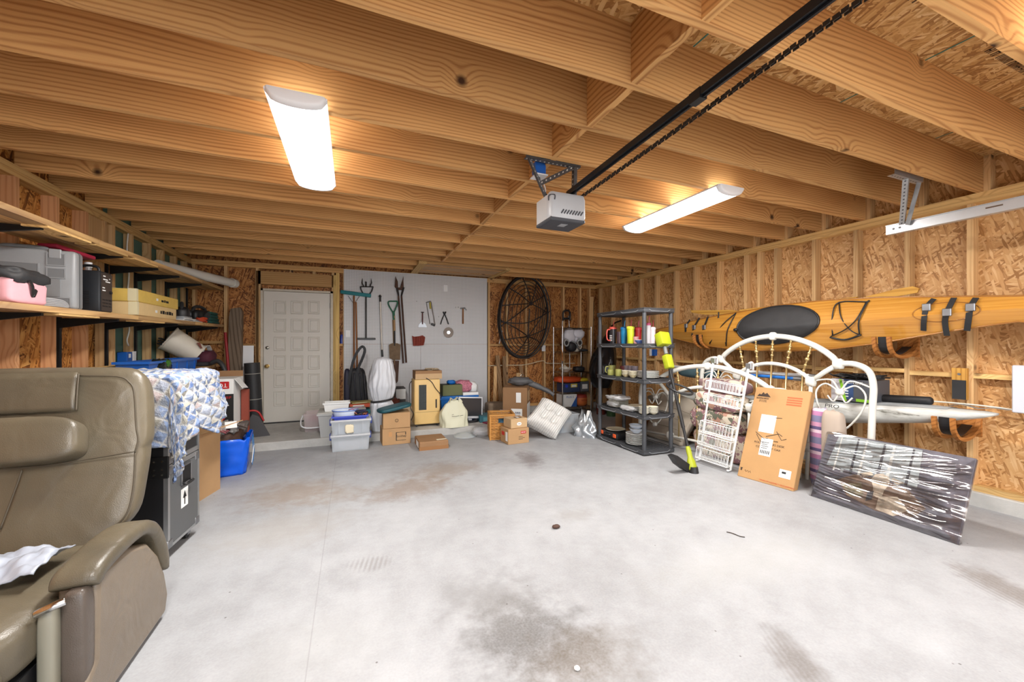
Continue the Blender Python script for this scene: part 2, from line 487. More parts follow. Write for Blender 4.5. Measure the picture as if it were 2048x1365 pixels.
def concrete():
    t = NT('concrete_floor')
    co = t.n('TexCoord').outputs['Object']
    n1 = t.n('TexNoise', {'Vector': co, 'Scale': 0.9, 'Detail': 4.0, 'Roughness': 0.62}).outputs[0]
    n2 = t.n('TexNoise', {'Vector': co, 'Scale': 7.0, 'Detail': 4.0, 'Roughness': 0.7}).outputs[0]
    n3 = t.n('TexNoise', {'Vector': co, 'Scale': 90.0, 'Detail': 1.5}).outputs[0]
    a = t.math('ADD', t.math('MULTIPLY', n1, 0.55), t.math('ADD', t.math('MULTIPLY', n2, 0.3), t.math('MULTIPLY', n3, 0.15)))
    col = t.ramp(a, [(0.32, lin((138, 138, 140))), (0.5, lin((158, 159, 162))), (0.68, lin((174, 175, 178)))])
    # stains: (u, v) of the photograph's stain centre, radii in metres, rotation, colour, strength
    st = [(az(590, 985), .50, .42, 0, (144, 122, 99), .62), (az(700, 900), .35, .2, 0, (151, 134, 115), .3),
          (az(820, 975), .55, .32, 20, (129, 108, 89), .68), (az(890, 940), .5, .3, 0, (134, 115, 96), .6),
          (az(675, 990), .3, .25, 0, (146, 129, 108), .35),
          (az(1050, 1270), .34, .30, 30, (92, 89, 87), .85), (az(990, 1200), .3, .28, 0, (118, 116, 115), .6), (az(1170, 1320), .34, .22, 0, (101, 91, 80), .75),
          (az(1600, 1330), .22, .1, 60, (110, 104, 101), .8), (az(2020, 1180), .34, .14, 70, (118, 111, 106), .8),
          (az(1060, 918), .40, .16, 80, (99, 89, 89), .8), (az(1150, 1030), .18, .14, 0, (137, 132, 125), .4),
          (az(620, 1300), .4, .3, 0, (156, 156, 154), .3), (az(560, 1060), .6, .4, 0, (163, 156, 147), .4), (az(1500, 1120), .9, .25, 0, (168, 168, 166), .4)]
    for p, rx, ry, rot, c, s in st:
        mp = t.n('Mapping', {'Vector': co, 'Location': (p.x, p.y, 0), 'Rotation': (0, 0, R(rot)), 'Scale': (rx, ry, 1)}, vector_type='TEXTURE').outputs[0]
        sp = t.n('SeparateXYZ', {0: mp})
        flat = t.n('CombineXYZ', {0: sp.outputs[0], 1: sp.outputs[1], 2: 0.0}).outputs[0]
        ln = t.n('VectorMath', {0: flat}, operation='LENGTH').outputs['Value']
        ln = t.math('ADD', ln, t.math('MULTIPLY', t.math('SUBTRACT', n2, 0.5), 1.6))
        k = t.n('MapRange', {0: ln, 1: 0.15, 2: 1.15, 3: s, 4: 0.0}, interpolation_type='SMOOTHSTEP').outputs[0]
        k = t.math('MULTIPLY', k, t.n('MapRange', {0: n3, 1: 0.3, 2: 0.7, 3: 0.6, 4: 1.0}).outputs[0])
        col = t.mix(k, col, lin(c))
    # tyre tread prints
    for p, rx, ry, rot, fr in [(az(1600, 1340), .26, .09, 62, 42), (az(2010, 1185), .30, .13, 66, 36), (az(1060, 918), .42, .2, 12, 30), (az(740, 1128), .14, .1, -12, 36)]:
        mp = t.n('Mapping', {'Vector': co, 'Location': (p.x, p.y, 0), 'Rotation': (0, 0, R(rot))}, vector_type='TEXTURE').outputs[0]
        sp = t.n('SeparateXYZ', {0: mp})
        w = t.math('SINE', t.math('MULTIPLY', sp.outputs[1] if fr != 36 or rot > 0 else sp.outputs[0], fr * 2 * PI))
        dx = t.math('DIVIDE', sp.outputs[0], rx); dy = t.math('DIVIDE', sp.outputs[1], ry)
        ln = t.math('SQRT', t.math('ADD', t.math('MULTIPLY', dx, dx), t.math('MULTIPLY', dy, dy)))
        k = t.n('MapRange', {0: t.math('ADD', ln, t.math('MULTIPLY', t.math('SUBTRACT', n2, 0.5), 0.9)), 1: 0.5, 2: 1.1, 3: 0.5, 4: 0.0}).outputs[0]
        k = t.math('MULTIPLY', k, t.math('MULTIPLY_ADD', w, 0.5, 0.5))
        col = t.mix(k, col, lin((122, 118, 116)))
    # specks
    vo = t.n('TexVoronoi', {'Vector': co, 'Scale': 9.0, 'Randomness': 1.0})
    k = t.n('MapRange', {0: vo.outputs['Distance'], 1: 0.03, 2: 0.055, 3: 0.75, 4: 0.0}).outputs[0]
    k = t.math('MULTIPLY', k, t.math('GREATER_THAN', t.n('SeparateColor', {0: vo.outputs['Color']}).outputs[0], 0.55))
    col = t.mix(k, col, lin((78, 74, 70)))
    # control joint
    sp = t.n('SeparateXYZ', {0: co})
    j = t.math('ABSOLUTE', t.math('ADD', sp.outputs[0], 0.17))
    k = t.n('MapRange', {0: j, 1: 0.001, 2: 0.004, 3: 0.35, 4: 0.0}).outputs[0]
    col = t.mix(k, col, lin((120, 118, 116)))
    t.set(Base_Color=col, Roughness=0.62, Specular_IOR_Level=0.35)
    return t.m
CONC = concrete()
CONC2 = mat('concrete_step', (186, 184, 180), 0.75, var=0.16, vscale=5, bump=0.2)

# ------------------------------------------------------------------ the garage shell
XL, XR, YB, YF, HC = -2.15, 4.74, 7.0, -2.0, 2.56
JD = 0.286
floor = struct(MB().box(XL - .2, XR + .2, YF, YB + .25, -.15, 0).build('floor', CONC), 'pale stained concrete slab floor of the garage', 'floor')
struct(MB().box(-12, 14, -14, YF, -.17, -.02).build('driveway', mat('driveway_concrete', (190, 188, 184), .8, var=.1, vscale=2)), 'pale concrete driveway outside the open door', 'driveway')
STEP_Y = 5.66
struct(MB().rbox(XL - .02, 2.7, STEP_Y, YB + .1, -.05, .1, .008, 1).build('step', CONC2), 'raised concrete step along the rear wall', 'step')
struct(MB().rbox(4.70, XR + .12, YF, YB + .1, -.05, .115, .006, 1).build('curb_right', CONC2), 'low concrete curb under the kayak wall', 'curb')
struct(MB().rbox(2.7, XR, YB - .06, YB + .1, -.05, .115, .006, 1).build('curb_back', CONC2), 'low concrete curb under the rear wall', 'curb')

# ceiling: subfloor panels, joists, blocking
ceil = MB().box(XL - .2, XR + .2, YF, YB + .2, HC + JD, HC + JD + .02).build('ceiling', OSB_C)
struct(ceil, 'ceiling of exposed joists under strand board subfloor', 'ceiling')
jm = MB().box(-3.53, 3.53, -.019, .019, 0, JD).mesh('joist', W_JOIST)
JY = [1.14 + .3955 * k for k in range(-8, 15)]
XM = (XL + XR) / 2
for k, y in enumerate(JY):
    o = inst(jm, 'joist', ceil, (XM + (0.03 if k % 2 else 0), y, HC))
    if k % 2: o.rotation_euler = (0, 0, PI)
BX = 1.25
bmesh_block = MB().box(-(.3955 - .038) / 2, (.3955 - .038) / 2, -.019, .019, 0, JD - .004).mesh('blocking', W_BLOCK)
for k, y in enumerate(JY[:-3]):
    inst(bmesh_block, 'blocking', ceil, (BX + (.006 if k % 2 else -.006), y + .3955 / 2, HC + .001), (0, 0, PI / 2))
# blue-green panel seams of the subfloor
SEAM = mat('seam_strip', (62, 122, 110), .6)
for x in (0.12 + 1.22 * i for i in range(-1, 4)):
    pass
seam = MB()
for y0 in (0.45, 1.67, 2.89):
    seam.box(XL, XR, y0 - .004, y0 + .004, HC + JD - .002, HC + JD + .001)
for x0 in (.85, 1.62, 2.85, 4.0):
    seam.box(x0 - .004, x0 + .004, YF, YB, HC + JD - .002, HC + JD + .001)
seam.build('panel_seam', SEAM, ceil)
# printed stamps of the subfloor panels
INK = mat('stamp_ink', (70, 48, 30), .8)
for k, (x, y, w, h) in enumerate(((3.3, .93, .5, .1), (4.25, .95, .4, .07), (2.75, 1.33, .22, .1), (3.55, 1.33, .2, .06), (2.2, .93, .3, .07), (4.4, 1.33, .3, .06))):
    scribble(ceil, T(x, y, HC + JD - .001) @ RX(PI), w, h, INK, 2 if h > .08 else 1, k, 'stamp')

# attic hatch
hatch = struct(MB().box(1.06, 2.36, 6.10, 6.93, HC + .004, HC + .016).build('attic_hatch', mat('hatch_plywood', (196, 158, 116), .7, var=.08, vscale=3)), 'plain plywood attic hatch panel in the joists', 'hatch')
for x0, x1 in ((.94, 1.06), (2.36, 2.44)):
    MB().box(x0, x1, 6.06, 6.96, HC - .012, HC + .03).build('hatch_trim', W_PLATE, hatch)
MB().box(1.06, 2.36, 6.06, 6.10, HC - .008, HC + .03).build('hatch_trim', W_PLATEX, hatch)

# right wall
wr = struct(MB().box(XR + .09, XR + .105, YF, YB + .1, 0, HC + JD).build('wall_right', OSB_R), 'stud wall sheathed in warm strand board behind the kayaks', 'wall')
sm = MB().box(0, .089, -.019, .019, .16, HC - .08).mesh('stud', W_STUD)
RY_ = [1.59, 1.99, 2.39, 2.78, 3.205, 3.418, 3.60, 4.01, 4.42, 4.81, 5.24, 5.64, 6.06, 6.46, 6.88] + [1.19, .79, .39, 0, -.4, -.8, -1.2, -1.6]
for y in RY_:
    inst(sm, 'stud', wr, (XR, y, 0))
sm2 = MB().box(0, .089, -.019, .019, HC, HC + JD).mesh('short_stud', W_STUD)
for y in JY:
    inst(sm2, 'short_stud', wr, (XR, y - .039, 0))
MB().box(XR - .003, XR + .09, YF, YB, HC - .04, HC - .001).build('top_plate', W_PLATE, wr)
MB().box(XR, XR + .09, YF, YB, HC - .08, HC - .041).build('top_plate', W_PLATE, wr)
MB().box(XR, XR + .09, YF, YB, .115, .16).build('bottom_plate', W_PLATE, wr)
ys = sorted(RY_)
for k in range(len(ys) - 1):
    a, b = ys[k] + .019, ys[k + 1] - .019
    if b - a < .25: continue
    z = 1.045 + .012 * math.sin(k * 2.3)
    MB().box(0, .089, a, b, z, z + .038).build('fire_block', W_PLATE, wr, (XR, 0, 0))

# back wall
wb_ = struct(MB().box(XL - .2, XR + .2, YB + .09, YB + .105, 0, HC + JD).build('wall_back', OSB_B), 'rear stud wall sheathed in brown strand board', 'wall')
MB().box(XL, XR, YB - .003, YB + .09, HC - .04, HC - .001).build('top_plate', W_PLATEX, wb_)
MB().box(XL, XR, YB, YB + .09, HC - .08, HC - .041).build('top_plate', W_PLATEX, wb_)
smb = MB().box(-.019, .019, 0, .089, .1, HC - .08).mesh('stud', W_STUD)
for x in [-2.12, -1.735, -1.335, -.285, -.12, 2.38, 2.745, 3.145, 3.55, 3.98, 4.375, 4.60]:
    inst(smb, 'stud', wb_, (x, YB, 0))
MB().box(2.8, XR, YB, YB + .089, .115, .16).build('bottom_plate', W_PLATEX, wb_)
for x0, x1, z in ((2.40, 2.726, 1.29), (2.764, 3.126, 1.29), (3.164, 3.53, 1.29), (3.57, 3.96, 1.29), (4.0, 4.355, 1.1), (-1.71, -1.36, 1.29), (-2.1, -1.76, 1.33)):
    MB().box(x0, x1, YB, YB + .089, z, z + .038).build('fire_block', W_PLATEX, wb_)

# left wall: deep studs, strand board in the front half and teal siding behind the rear half
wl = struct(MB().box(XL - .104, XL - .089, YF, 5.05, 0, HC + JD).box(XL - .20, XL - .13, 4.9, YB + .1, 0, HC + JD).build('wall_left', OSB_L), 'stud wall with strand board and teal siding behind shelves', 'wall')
SID = mat('teal_siding', (86, 122, 112), .6, var=.06, vscale=4)
for k in range(13):
    z = .1 + k * .2
    M = T(XL - .095, 0, z) @ RY(R(3))
    MB().box(0, .012, 5.03, YB + .1, 0, .205, M).build('siding_board', SID, wl)
sml = MB().box(-.089, 0, -.019, .019, .1, HC - .08).mesh('stud', W_STUDL)
sml2 = MB().box(-.07, 0, -.019, .019, .1, HC - .08).mesh('stud', W_STUD)
for k, y in enumerate([-1.8, -1.4, -1.0, -.6, -.2, .2, .6, 1.0, 1.4, 1.8, 2.2, 2.6, 3.0, 3.42, 3.82, 4.225, 4.595, 4.88, 5.02, 5.37, 5.77, 6.12, 6.5, 6.85]):
    inst(sml if y < 4.7 else sml2, 'stud', wl, (XL, y, 0))
MB().box(XL - .089, XL + .003, YF, YB, HC - .04, HC - .001).build('top_plate', W_PLATE, wl)
MB().box(XL - .089, XL, YF, YB, HC - .08, HC - .041).build('top_plate', W_PLATE, wl)
MB().box(XL - .089, XL, YF, YB, .06, .1).build('bottom_plate', W_PLATE, wl)
MB().box(-.02, 0, -.14, .14, 1.55, HC - .08).build('backer_board', W_STUD, wl, (XL - .02, 4.74, 0))

# front wall round the open garage door
wf = struct(MB().box(XL - .2, -1.5, YF - .1, YF, 0, HC + JD).box(4.1, XR + .2, YF - .1, YF, 0, HC + JD).box(-1.5, 4.1, YF - .1, YF, 2.25, HC + JD).build('wall_front', OSB_B), 'front wall round the open garage doorway', 'wall')

# ceiling lamps
def led(x, y, label, L=1.19):
    t = thing('ceiling_light', label, 'ceiling light', (x, y, HC), 0, 'wraparound ceiling lights')
    W = .135
    prof = [(W * math.sin(a), -.075 * (1 - .35 * (1 - math.cos(a)) ) + .0) for a in [R(d) for d in range(-90, 91, 15)]]
    prof = [(W * k / 6, -.012 - .05 * math.sqrt(max(0, 1 - (k / 6) ** 2)) ** .8) for k in range(-6, 7)]
    def ringy(yv): return [Vector((px, yv, pz)) for px, pz in prof] + [Vector((W, yv, 0)), Vector((-W, yv, 0))]
    MB().loft([ringy(-L / 2 + .035), ringy(L / 2 - .035)]).build('diffuser', mat('lit_diffuser', (255, 255, 255), .4, emit=(255, 252, 246), estr=LED), t, smooth=60)
    for s in (-1, 1):
        rr = []
        for k in range(5):
            q = k / 4; yy = s * (L / 2 - .035 + .04 * math.sin(q * PI / 2)); sc = 1 - .25 * (1 - math.cos(q * PI / 2))
            rr.append([Vector((p.x * (1.01 * (1 - .12 * q * q)), yy, p.z * sc * 1.02)) for p in ringy(0)])
        MB().loft(rr).build('end_cap', mat('white_plastic', (236, 236, 238), .45), t, smooth=50)
    MB().box(-W - .004, W + .004, -L / 2 + .01, L / 2 - .01, -.012, 0).build('housing', mat('white_plastic', (236, 236, 238), .45), t)
    ad = bpy.data.lights.new('led_panel', 'AREA'); ad.shape = 'RECTANGLE'; ad.size = .22; ad.size_y = L - .1
    ad.energy = LED_W; ad.color = (1.0, .975, .94)
    ao = bpy.data.objects.new('led_panel', ad); COL.objects.link(ao); ao.parent = t; ao.location = (0, 0, -.075)
    return t
led(-.255, 2.78, 'lit wraparound ceiling light above the empty floor, between joists and shelves')
led(2.76, 2.80, 'lit wraparound ceiling light nearer the kayak wall')
led(-.255, .1, 'unseen wraparound ceiling light near the open doorway, shelf side')  # out of view, inferred from corner glare; also raises the brightness
led(2.76, .1, 'added unseen wraparound ceiling light near the open doorway, kayak side')  # unseen fixture added to brighten the room

# ================================================================== shelf wall (left side)
BLACK = mat('black_plastic', (30, 30, 32), .45)
BLKMET = mat('black_metal', (24, 24, 25), .5, .4)
CHROME = mat('chrome', (210, 212, 214), .18, 1.0)
ALU = mat('aluminium', (188, 190, 192), .35, .9, var=.06)
STEEL = mat('steel', (150, 152, 156), .35, .9, var=.1, vscale=20)
WHITE = mat('white_plastic', (236, 236, 238), .45)
CARD = mat('cardboard', (180, 142, 100), .8, var=.07, vscale=5)
CARD2 = mat('cardboard_dark', (150, 113, 78), .8, var=.07, vscale=5)
CARD3 = mat('cardboard_pale', (196, 163, 122), .8, var=.06, vscale=5)
KRAFT = mat('packing_tape', (190, 140, 90), .3)
PAPER = mat('white_paper', (236, 236, 234), .7)
INKB = mat('black_print', (26, 24, 24), .6)
RED = mat('red_print', (190, 30, 34), .5)
REDPL = mat('red_plastic', (176, 36, 36), .45)
BLUEPL = mat('blue_plastic', (28, 92, 178), .4)
CLEARP = mat('clear_plastic', (214, 220, 226), .18, alpha=.34, spec=.6)
FILM = mat('plastic_film', (226, 228, 232), .12, alpha=.3, spec=.9)
SLOPE = .0142
def z_top(y): return 2.085 + SLOPE * (y - 2.97)
def z_mid(y): return 1.55 + SLOPE * (y - 2.97)
def z_low(y): return .985 + SLOPE * (y - 2.97)

def wall_shelf(zf, y0, y1, label, rows, th=.036, cleats=(), brks=()):
    t = thing('wall_shelf', label, 'shelf', (-1.94, (y0 + y1) / 2, zf((y0 + y1) / 2) - th), 0, 'plank shelves on the side wall')
    ym = (y0 + y1) / 2
    random.seed(int(y0 * 10 + rows[0][1] * 100))
    for (xa, xb), cuts in [(r[0], r[1:]) for r in rows]:
        ysq = [y0] + [c for c in cuts] + [y1]
        for a, b in zip(ysq[:-1], ysq[1:]):
            dz = random.uniform(-.002, .002)
            o = MB().box(xa + .94 + 1.0 - 1.94 + 1.94 - 1.94, xb + 0, 0, b - a - .004, 0, th) if False else MB().box(xa, xb, 0, b - a - .003, 0, th)
            o = o.build('plank', W_SHELF, t, (1.94, a - ym, (zf(a) - zf(ym)) + dz), (math.atan(SLOPE), 0, 0))
    for y in cleats:
        MB().box(-1.86, -1.74, -.22, .22, -.014, -.001).build('cleat', W_PLATE, t, (1.94, y - ym, zf(y) - zf(ym)), (math.atan(SLOPE), 0, 0))
    for y in brks:
        z = zf(y) - zf(ym)
        M = basis((1.94, y - ym, z), (1, 0, 0), (0, 0, 1), (0, 1, 0))
        MB().prism([(-2.14, -.005), (-1.78, -.005), (-1.78, -.022), (-1.95, -.05), (-2.14, -.085)], .022, M, -.011).build('bracket', BLKMET, t)
    return t
wall_shelf(z_top, 2.2, 6.93, 'uppermost plank shelf along the side wall carrying a white pipe', [((-2.13, -1.94), 3.3, 5.2), ((-1.935, -1.84), 4.1, 5.9), ((-1.835, -1.74), 3.87, 4.66, 6.05)], cleats=(3.55, 4.05, 4.6), brks=(3.36, 4.28, 4.93, 5.45, 6.15))
wall_shelf(z_mid, 2.2, 6.95, 'middle plank shelf holding the grey tool case and yellow cartons', [((-2.13, -1.94), 3.5, 5.0), ((-1.935, -1.84), 4.6), ((-1.835, -1.74), 4.45, 5.8)], cleats=(3.65, 4.75), brks=(3.36, 4.22, 4.87, 5.41, 6.15, 6.8))
wall_shelf(z_low, 2.98, 6.97, 'lowest plank shelf holding the blue bin and tilted bucket', [((-2.13, -1.94), 4.5), ((-1.935, -1.84), 5.2), ((-1.835, -1.74), 5.0)], brks=(4.22, 5.41, 6.15))
std_me = MB().box(0, .018, -.014, .014, .92, 2.14).mesh('shelf_standard', BLKMET)
for y, l in ((4.222, 'black slotted shelf upright beside the tool case'), (4.87, 'black slotted shelf upright behind the yellow cartons'), (5.41, 'black slotted shelf upright by the taped cable and teal siding'), (6.15, 'black slotted shelf upright behind the tilted bucket'), (6.82, 'black slotted shelf upright closest to the rear corner')):
    tag(inst(std_me, 'shelf_standard', None, (XL, y, 0)), l, 'shelf upright', 'slotted shelf uprights')

# PVC pipe on the top shelf
p0 = Vector((-1.97, 5.45, z_top(5.45) + .068)); p1 = Vector((-1.585, 6.84, z_top(6.84) + .066))
t = thing('plastic_pipe', 'white plastic drain pipe lying on the uppermost shelf', 'pipe', p0)
d = (p1 - p0)
MB().cyl((0, 0, 0), d * .965, .058, n=20).build('pipe', mat('pvc_white', (226, 224, 216), .4), t, smooth=50)
MB().cyl(d * .94, d, .066, n=20).build('end_cap', mat('pvc_white', (226, 224, 216), .4), t, smooth=50)

# grey tool case
t = thing('tool_case', 'large grey moulded plastic tool case standing on the middle shelf', 'tool case', (-1.775, 3.67, z_mid(3.67)), R(8))
GREYC = mat('grey_moulded_plastic', (150, 152, 154), .38, var=.05)
GREYD = mat('grey_moulded_recess', (120, 122, 124), .45)
W, H, D = .45, .405, .125
MB().rbox(-W, 0, 0, D, 0, H, .022, 3).build('body', GREYC, t, smooth=40)
MB().rbox(-W - .002, .002, D * .48, D * .54, -.001, H + .002, .02, 2).build('seam', GREYD, t, smooth=40)
for (x0, x1, z0, z1) in [(-.135, -.055, .30, .375), (-.135, -.055, .215, .275), (-.37, -.18, .235, .30), (-.135, -.03, .02, .075), (-.30, -.16, .02, .075), (-.445, -.40, .30, .375), (-.445, -.40, .2, .275)]:
    f = MB().box(x0, x1, -.004, .004, z0, z1).build('recess', GREYD, t)
    MB().box(x0 - .006, x1 + .006, -.006, .001, z1, z1 + .006).box(x0 - .006, x0, -.006, .001, z0, z1).box(x0 - .006, x1 + .006, -.006, .001, z0 - .006, z0).box(x1, x1 + .006, -.006, .001, z0, z1).build('rib', GREYC, f)
MB().box(-.42, -.075, -.005, .002, .085, .205).build('panel', mat('grey_moulded_panel', (138, 140, 142), .4), t)
text('ZIP', .062, GREYC, t, T(-.165, -.0055, .155) @ RX(PI / 2) @ Matrix.Shear('XZ', 4, (0.0, 0.0)), 'lettering', .003, sx=1.2)
MB().tube(smooth_path([(-.38, .05, H - .02), (-.36, .05, H + .006), (-.32, .05, H + .012), (-.2, .05, H + .012), (-.16, .05, H + .006), (-.14, .05, H - .02)], 4), .016, 8).build('handle', GREYD, t, smooth=60)
for x in (-.41, -.1):
    MB().rbox(x - .03, x + .03, -.008, .01, H - .06, H + .004, .004, 1).build('latch', GREYC, t)
tag(MB().rbox(-.16, .16, -.06, .06, 0, .03, .01, 2).build('tool_pouch', mat('crimson_cloth', (150, 22, 52), .7), None, (-1.93, 3.9, z_mid(3.9) + .42), (0, R(4), R(78)), smooth=50), 'crimson cloth pouch wedged above the grey tool case', 'pouch')

# pink bag with black bag on it, grey cable
t = thing('pink_bag', 'pink fabric bag with a black top flap beside the grey case', 'bag', (-1.86, 3.21, z_mid(3.2)))
def pk(q): 
    k = 1 + .08 * mnoise.noise(q * 2.1)
    return Vector((q.x * k, q.y * k, q.z * (1 + .05 * mnoise.noise(q * 3))))
MB().sup((0, .0, .075), (.115, .15, .078), .3, .3, 28, 18, fn=pk).build('body', mat('pink_fabric', (226, 166, 174), .8, var=.08), t, smooth=180)
def bk(q):
    k = 1 + .22 * mnoise.noise(q * 2.6 + Vector((3, 1, 0)))
    return Vector((q.x * k, q.y * k, q.z * k - .18 * q.x))
MB().sup((0, 0, .165), (.125, .155, .05), .5, .4, 30, 18, fn=bk).build('flap', mat('black_fabric', (42, 42, 44), .6, bump=.2, bscale=30), t, smooth=180)
MB().ribbon(smooth_path([(.09, -.05, .19), (.125, -.02, .12), (.12, .0, .05), (.118, .03, .09)], 5), .02, .004, (0, 1, 0)).build('strap', BLACK, t)
t = thing('coiled_cable', 'loosely coiled grey flat cable at the foot of the tool case', 'cable', (-1.80, 3.47, z_mid(3.47)))
for k in range(5):
    MB().tube(smooth_path([(-.03 + .004 * k, -.11, .01 + .009 * k), (.02 + .003 * k, -.02, .012 + .01 * k), (.035, .07, .01 + .008 * k), (.02, .12, .014), (-.03, .1, .03), (-.05, 0, .02)], 5, True), .006, 6, True).build('loop', mat('grey_cable', (160, 160, 162), .5), t, smooth=180)

# battery charger
t = thing('battery_charger', 'black upright battery charger with vented control face on the shelf', 'charger', (-1.765, 3.93, z_mid(3.93)))
DK = mat('charger_black', (34, 36, 40), .4); DK2 = mat('charger_face', (62, 52, 46), .45)
MB().rbox(-.2, 0, 0, .16, 0, .315, .012, 2).build('body', DK, t, smooth=40)
MB().box(-.001, .005, .012, .15, .012, .3).build('control_panel', DK2, t)
for k in range(3):
    for j in range(3):
        MB().box(.004, .007, .022 + .042 * j, .052 + .042 * j, .045 + .024 * k, .053 + .024 * k).build('vent', INKB, t)
MB().cyl((.004, .12, .16), (.016, .12, .16), .012, n=12).build('knob', BLACK, t, smooth=50)
for z, y0, y1 in ((.275, .03, .06), (.25, .03, .09), (.235, .06, .12), (.185, .02, .05), (.165, .02, .06), (.26, .11, .12)):
    MB().box(.004, .006, y0, y1, z, z + .008).build('print', PAPER, t)
for k in range(7):
    MB().box(-.15, -.06, -.003, .002, .05 + .016 * k, .058 + .016 * k).build('vent', INKB, t)
MB().tube(smooth_path([(-.15, .08, .31), (-.14, .08, .35), (-.1, .08, .36), (-.05, .08, .35), (-.04, .08, .31)], 4), .01, 8).build('handle', BLACK, t, smooth=60)
t = thing('clear_bottle', 'small clear bottle behind the black charger', 'bottle', (-1.93, 4.14, z_mid(4.14)))
MB().lathe([(0, 0), (.04, 0), (.045, .02), (.045, .25), (.03, .3), (.02, .33), (.02, .36)], 14).build('body', CLEARP, t, smooth=50)
MB().lathe([(.024, .36), (.024, .40), (0, .40)], 12).build('cap', WHITE, t, smooth=50)

# two yellow cartons
YEL = mat('yellowed_carton', (224, 190, 96), .6, var=.12, vscale=6); PALE = mat('pale_carton', (226, 196, 142), .7, var=.08, vscale=6)
def carton(z, h, y0, y1, x0, m, label, marks):
    t = thing('flat_carton', label, 'carton', ((x0 - 1.76) / 2, (y0 + y1) / 2, z))
    hx, hy = (-1.76 - x0) / 2, (y1 - y0) / 2
    MB().rbox(-hx, hx, -hy, hy, 0, h, .006, 1).build('box', m, t)
    MB().box(hx - .06, hx + .0015, -hy - .0015, -hy + .03, .004, h + .0015).build('corner_tape', mat('clear_tape', (226, 214, 176), .2), t)
    MB().box(-.02, .02, -hy - .001, hy + .001, h - .001, h + .0015).build('top_tape', mat('clear_tape', (226, 214, 176), .2), t)
    random.seed(len(label))
    yy = .04
    for w in marks:
        MB().box(hx, hx + .0015, yy, yy + w, h * .38, h * (.55 + .12 * random.random())).build('print', INKB, t); yy += w + .012
    MB().box(hx, hx + .0015, -.07, -.03, h * .4, h * .6).build('sticker', PAPER, t)
carton(z_mid(4.9), .12, 4.47, 5.31, -2.1, PALE, 'pale flat carton with dark script print, lower of two', (.03, .05, .02, .04, .06, .03))
carton(z_mid(4.9) + .121, .112, 4.46, 5.36, -2.08, YEL, 'yellowed flat carton, topmost of two on the shelf', (.05, .03, .06))

# far end of the middle shelf: pouch, saw bodies, packs, cord, mat
t = thing('tool_sheath', 'brown leather sheath propped behind the yellow cartons', 'sheath', (-1.9, 5.52, z_mid(5.5)))
MB().prism([(-.12, 0), (.13, 0), (.02, .2), (-.04, .2)], .05, basis((0, 0, 0), (0, 1, 0), (0, 0, 1), (1, 0, 0))).build('sheath', mat('dark_leather', (52, 40, 34), .55), t)
def saw(x, y, rz, label):
    t = thing('power_saw', label, 'power saw', (x, y, z_mid(y)), rz)
    MB().sup((0, 0, .09), (.075, .16, .085), .5, .5, 20, 12).build('body', BLACK, t, smooth=180)
    MB().tube(smooth_path([(0, -.14, .12), (0, -.1, .2), (0, .0, .22), (0, .1, .19), (0, .14, .1)], 5), .02, 8).build('handle', mat('grey_black_plastic', (48, 48, 50), .5), t, smooth=180)
    MB().cyl((.06, .03, .09), (.09, .03, .09), .06, n=18).build('cover', mat('grey_black_plastic', (48, 48, 50), .5), t, smooth=50)
saw(-1.89, 5.86, .3, 'black power saw with looped handle above the blister packs')
saw(-1.88, 6.42, -.3, 'black power saw lying on the folded green mat side')
BLI = mat('blister_pack', (176, 180, 184), .2, var=.15, vscale=18)
for k, (y, z, rz) in enumerate(((5.62, 0, .05), (5.68, .02, -.06), (5.95, 0, .02))):
    t = thing('blister_pack', ['silver blister pack at the bottom of the shelf-edge pile', 'silver blister pack lying on another beside the cartons', 'silver blister pack beside the orange cord'][k], 'package', (-1.81, y, z_mid(y) + z), rz, 'blister packs on the shelf edge')
    MB().rbox(-.06, .06, -.15, .15, 0, .012, .004, 1).build('card', PAPER, t)
    MB().rbox(-.045, .045, -.1, .1, .011, .034, .01, 2).build('bubble', BLI, t, smooth=50)
cord = MB()
cp = []
for k in range(60):
    a = k * .55; cp.append(Vector((.045 * math.cos(a) + .01 * math.sin(k), .08 * math.sin(a), .012 + .05 * (k / 60) + .006 * math.sin(k * 1.7))))
tag(cord.tube(smooth_path(cp, 3), .008, 6).build('extension_lead', mat('orange_rubber', (196, 70, 34), .5), None, (-1.79, 6.18, z_mid(6.18)), smooth=180), 'coiled orange extension lead on the middle shelf edge', 'extension lead')
t = thing('folded_mat', 'dark green folded mat on the far end of the middle shelf', 'mat', (-1.86, 6.62, z_mid(6.62)))
for k in range(4):
    MB().sup((0, .0, .022 + .04 * k), (.11 - .004 * k, .2 - .01 * k, .022), .4, .3, 22, 8).build('layer', mat('green_mat', (24, 78, 70), .75, bump=.3), t, smooth=180)

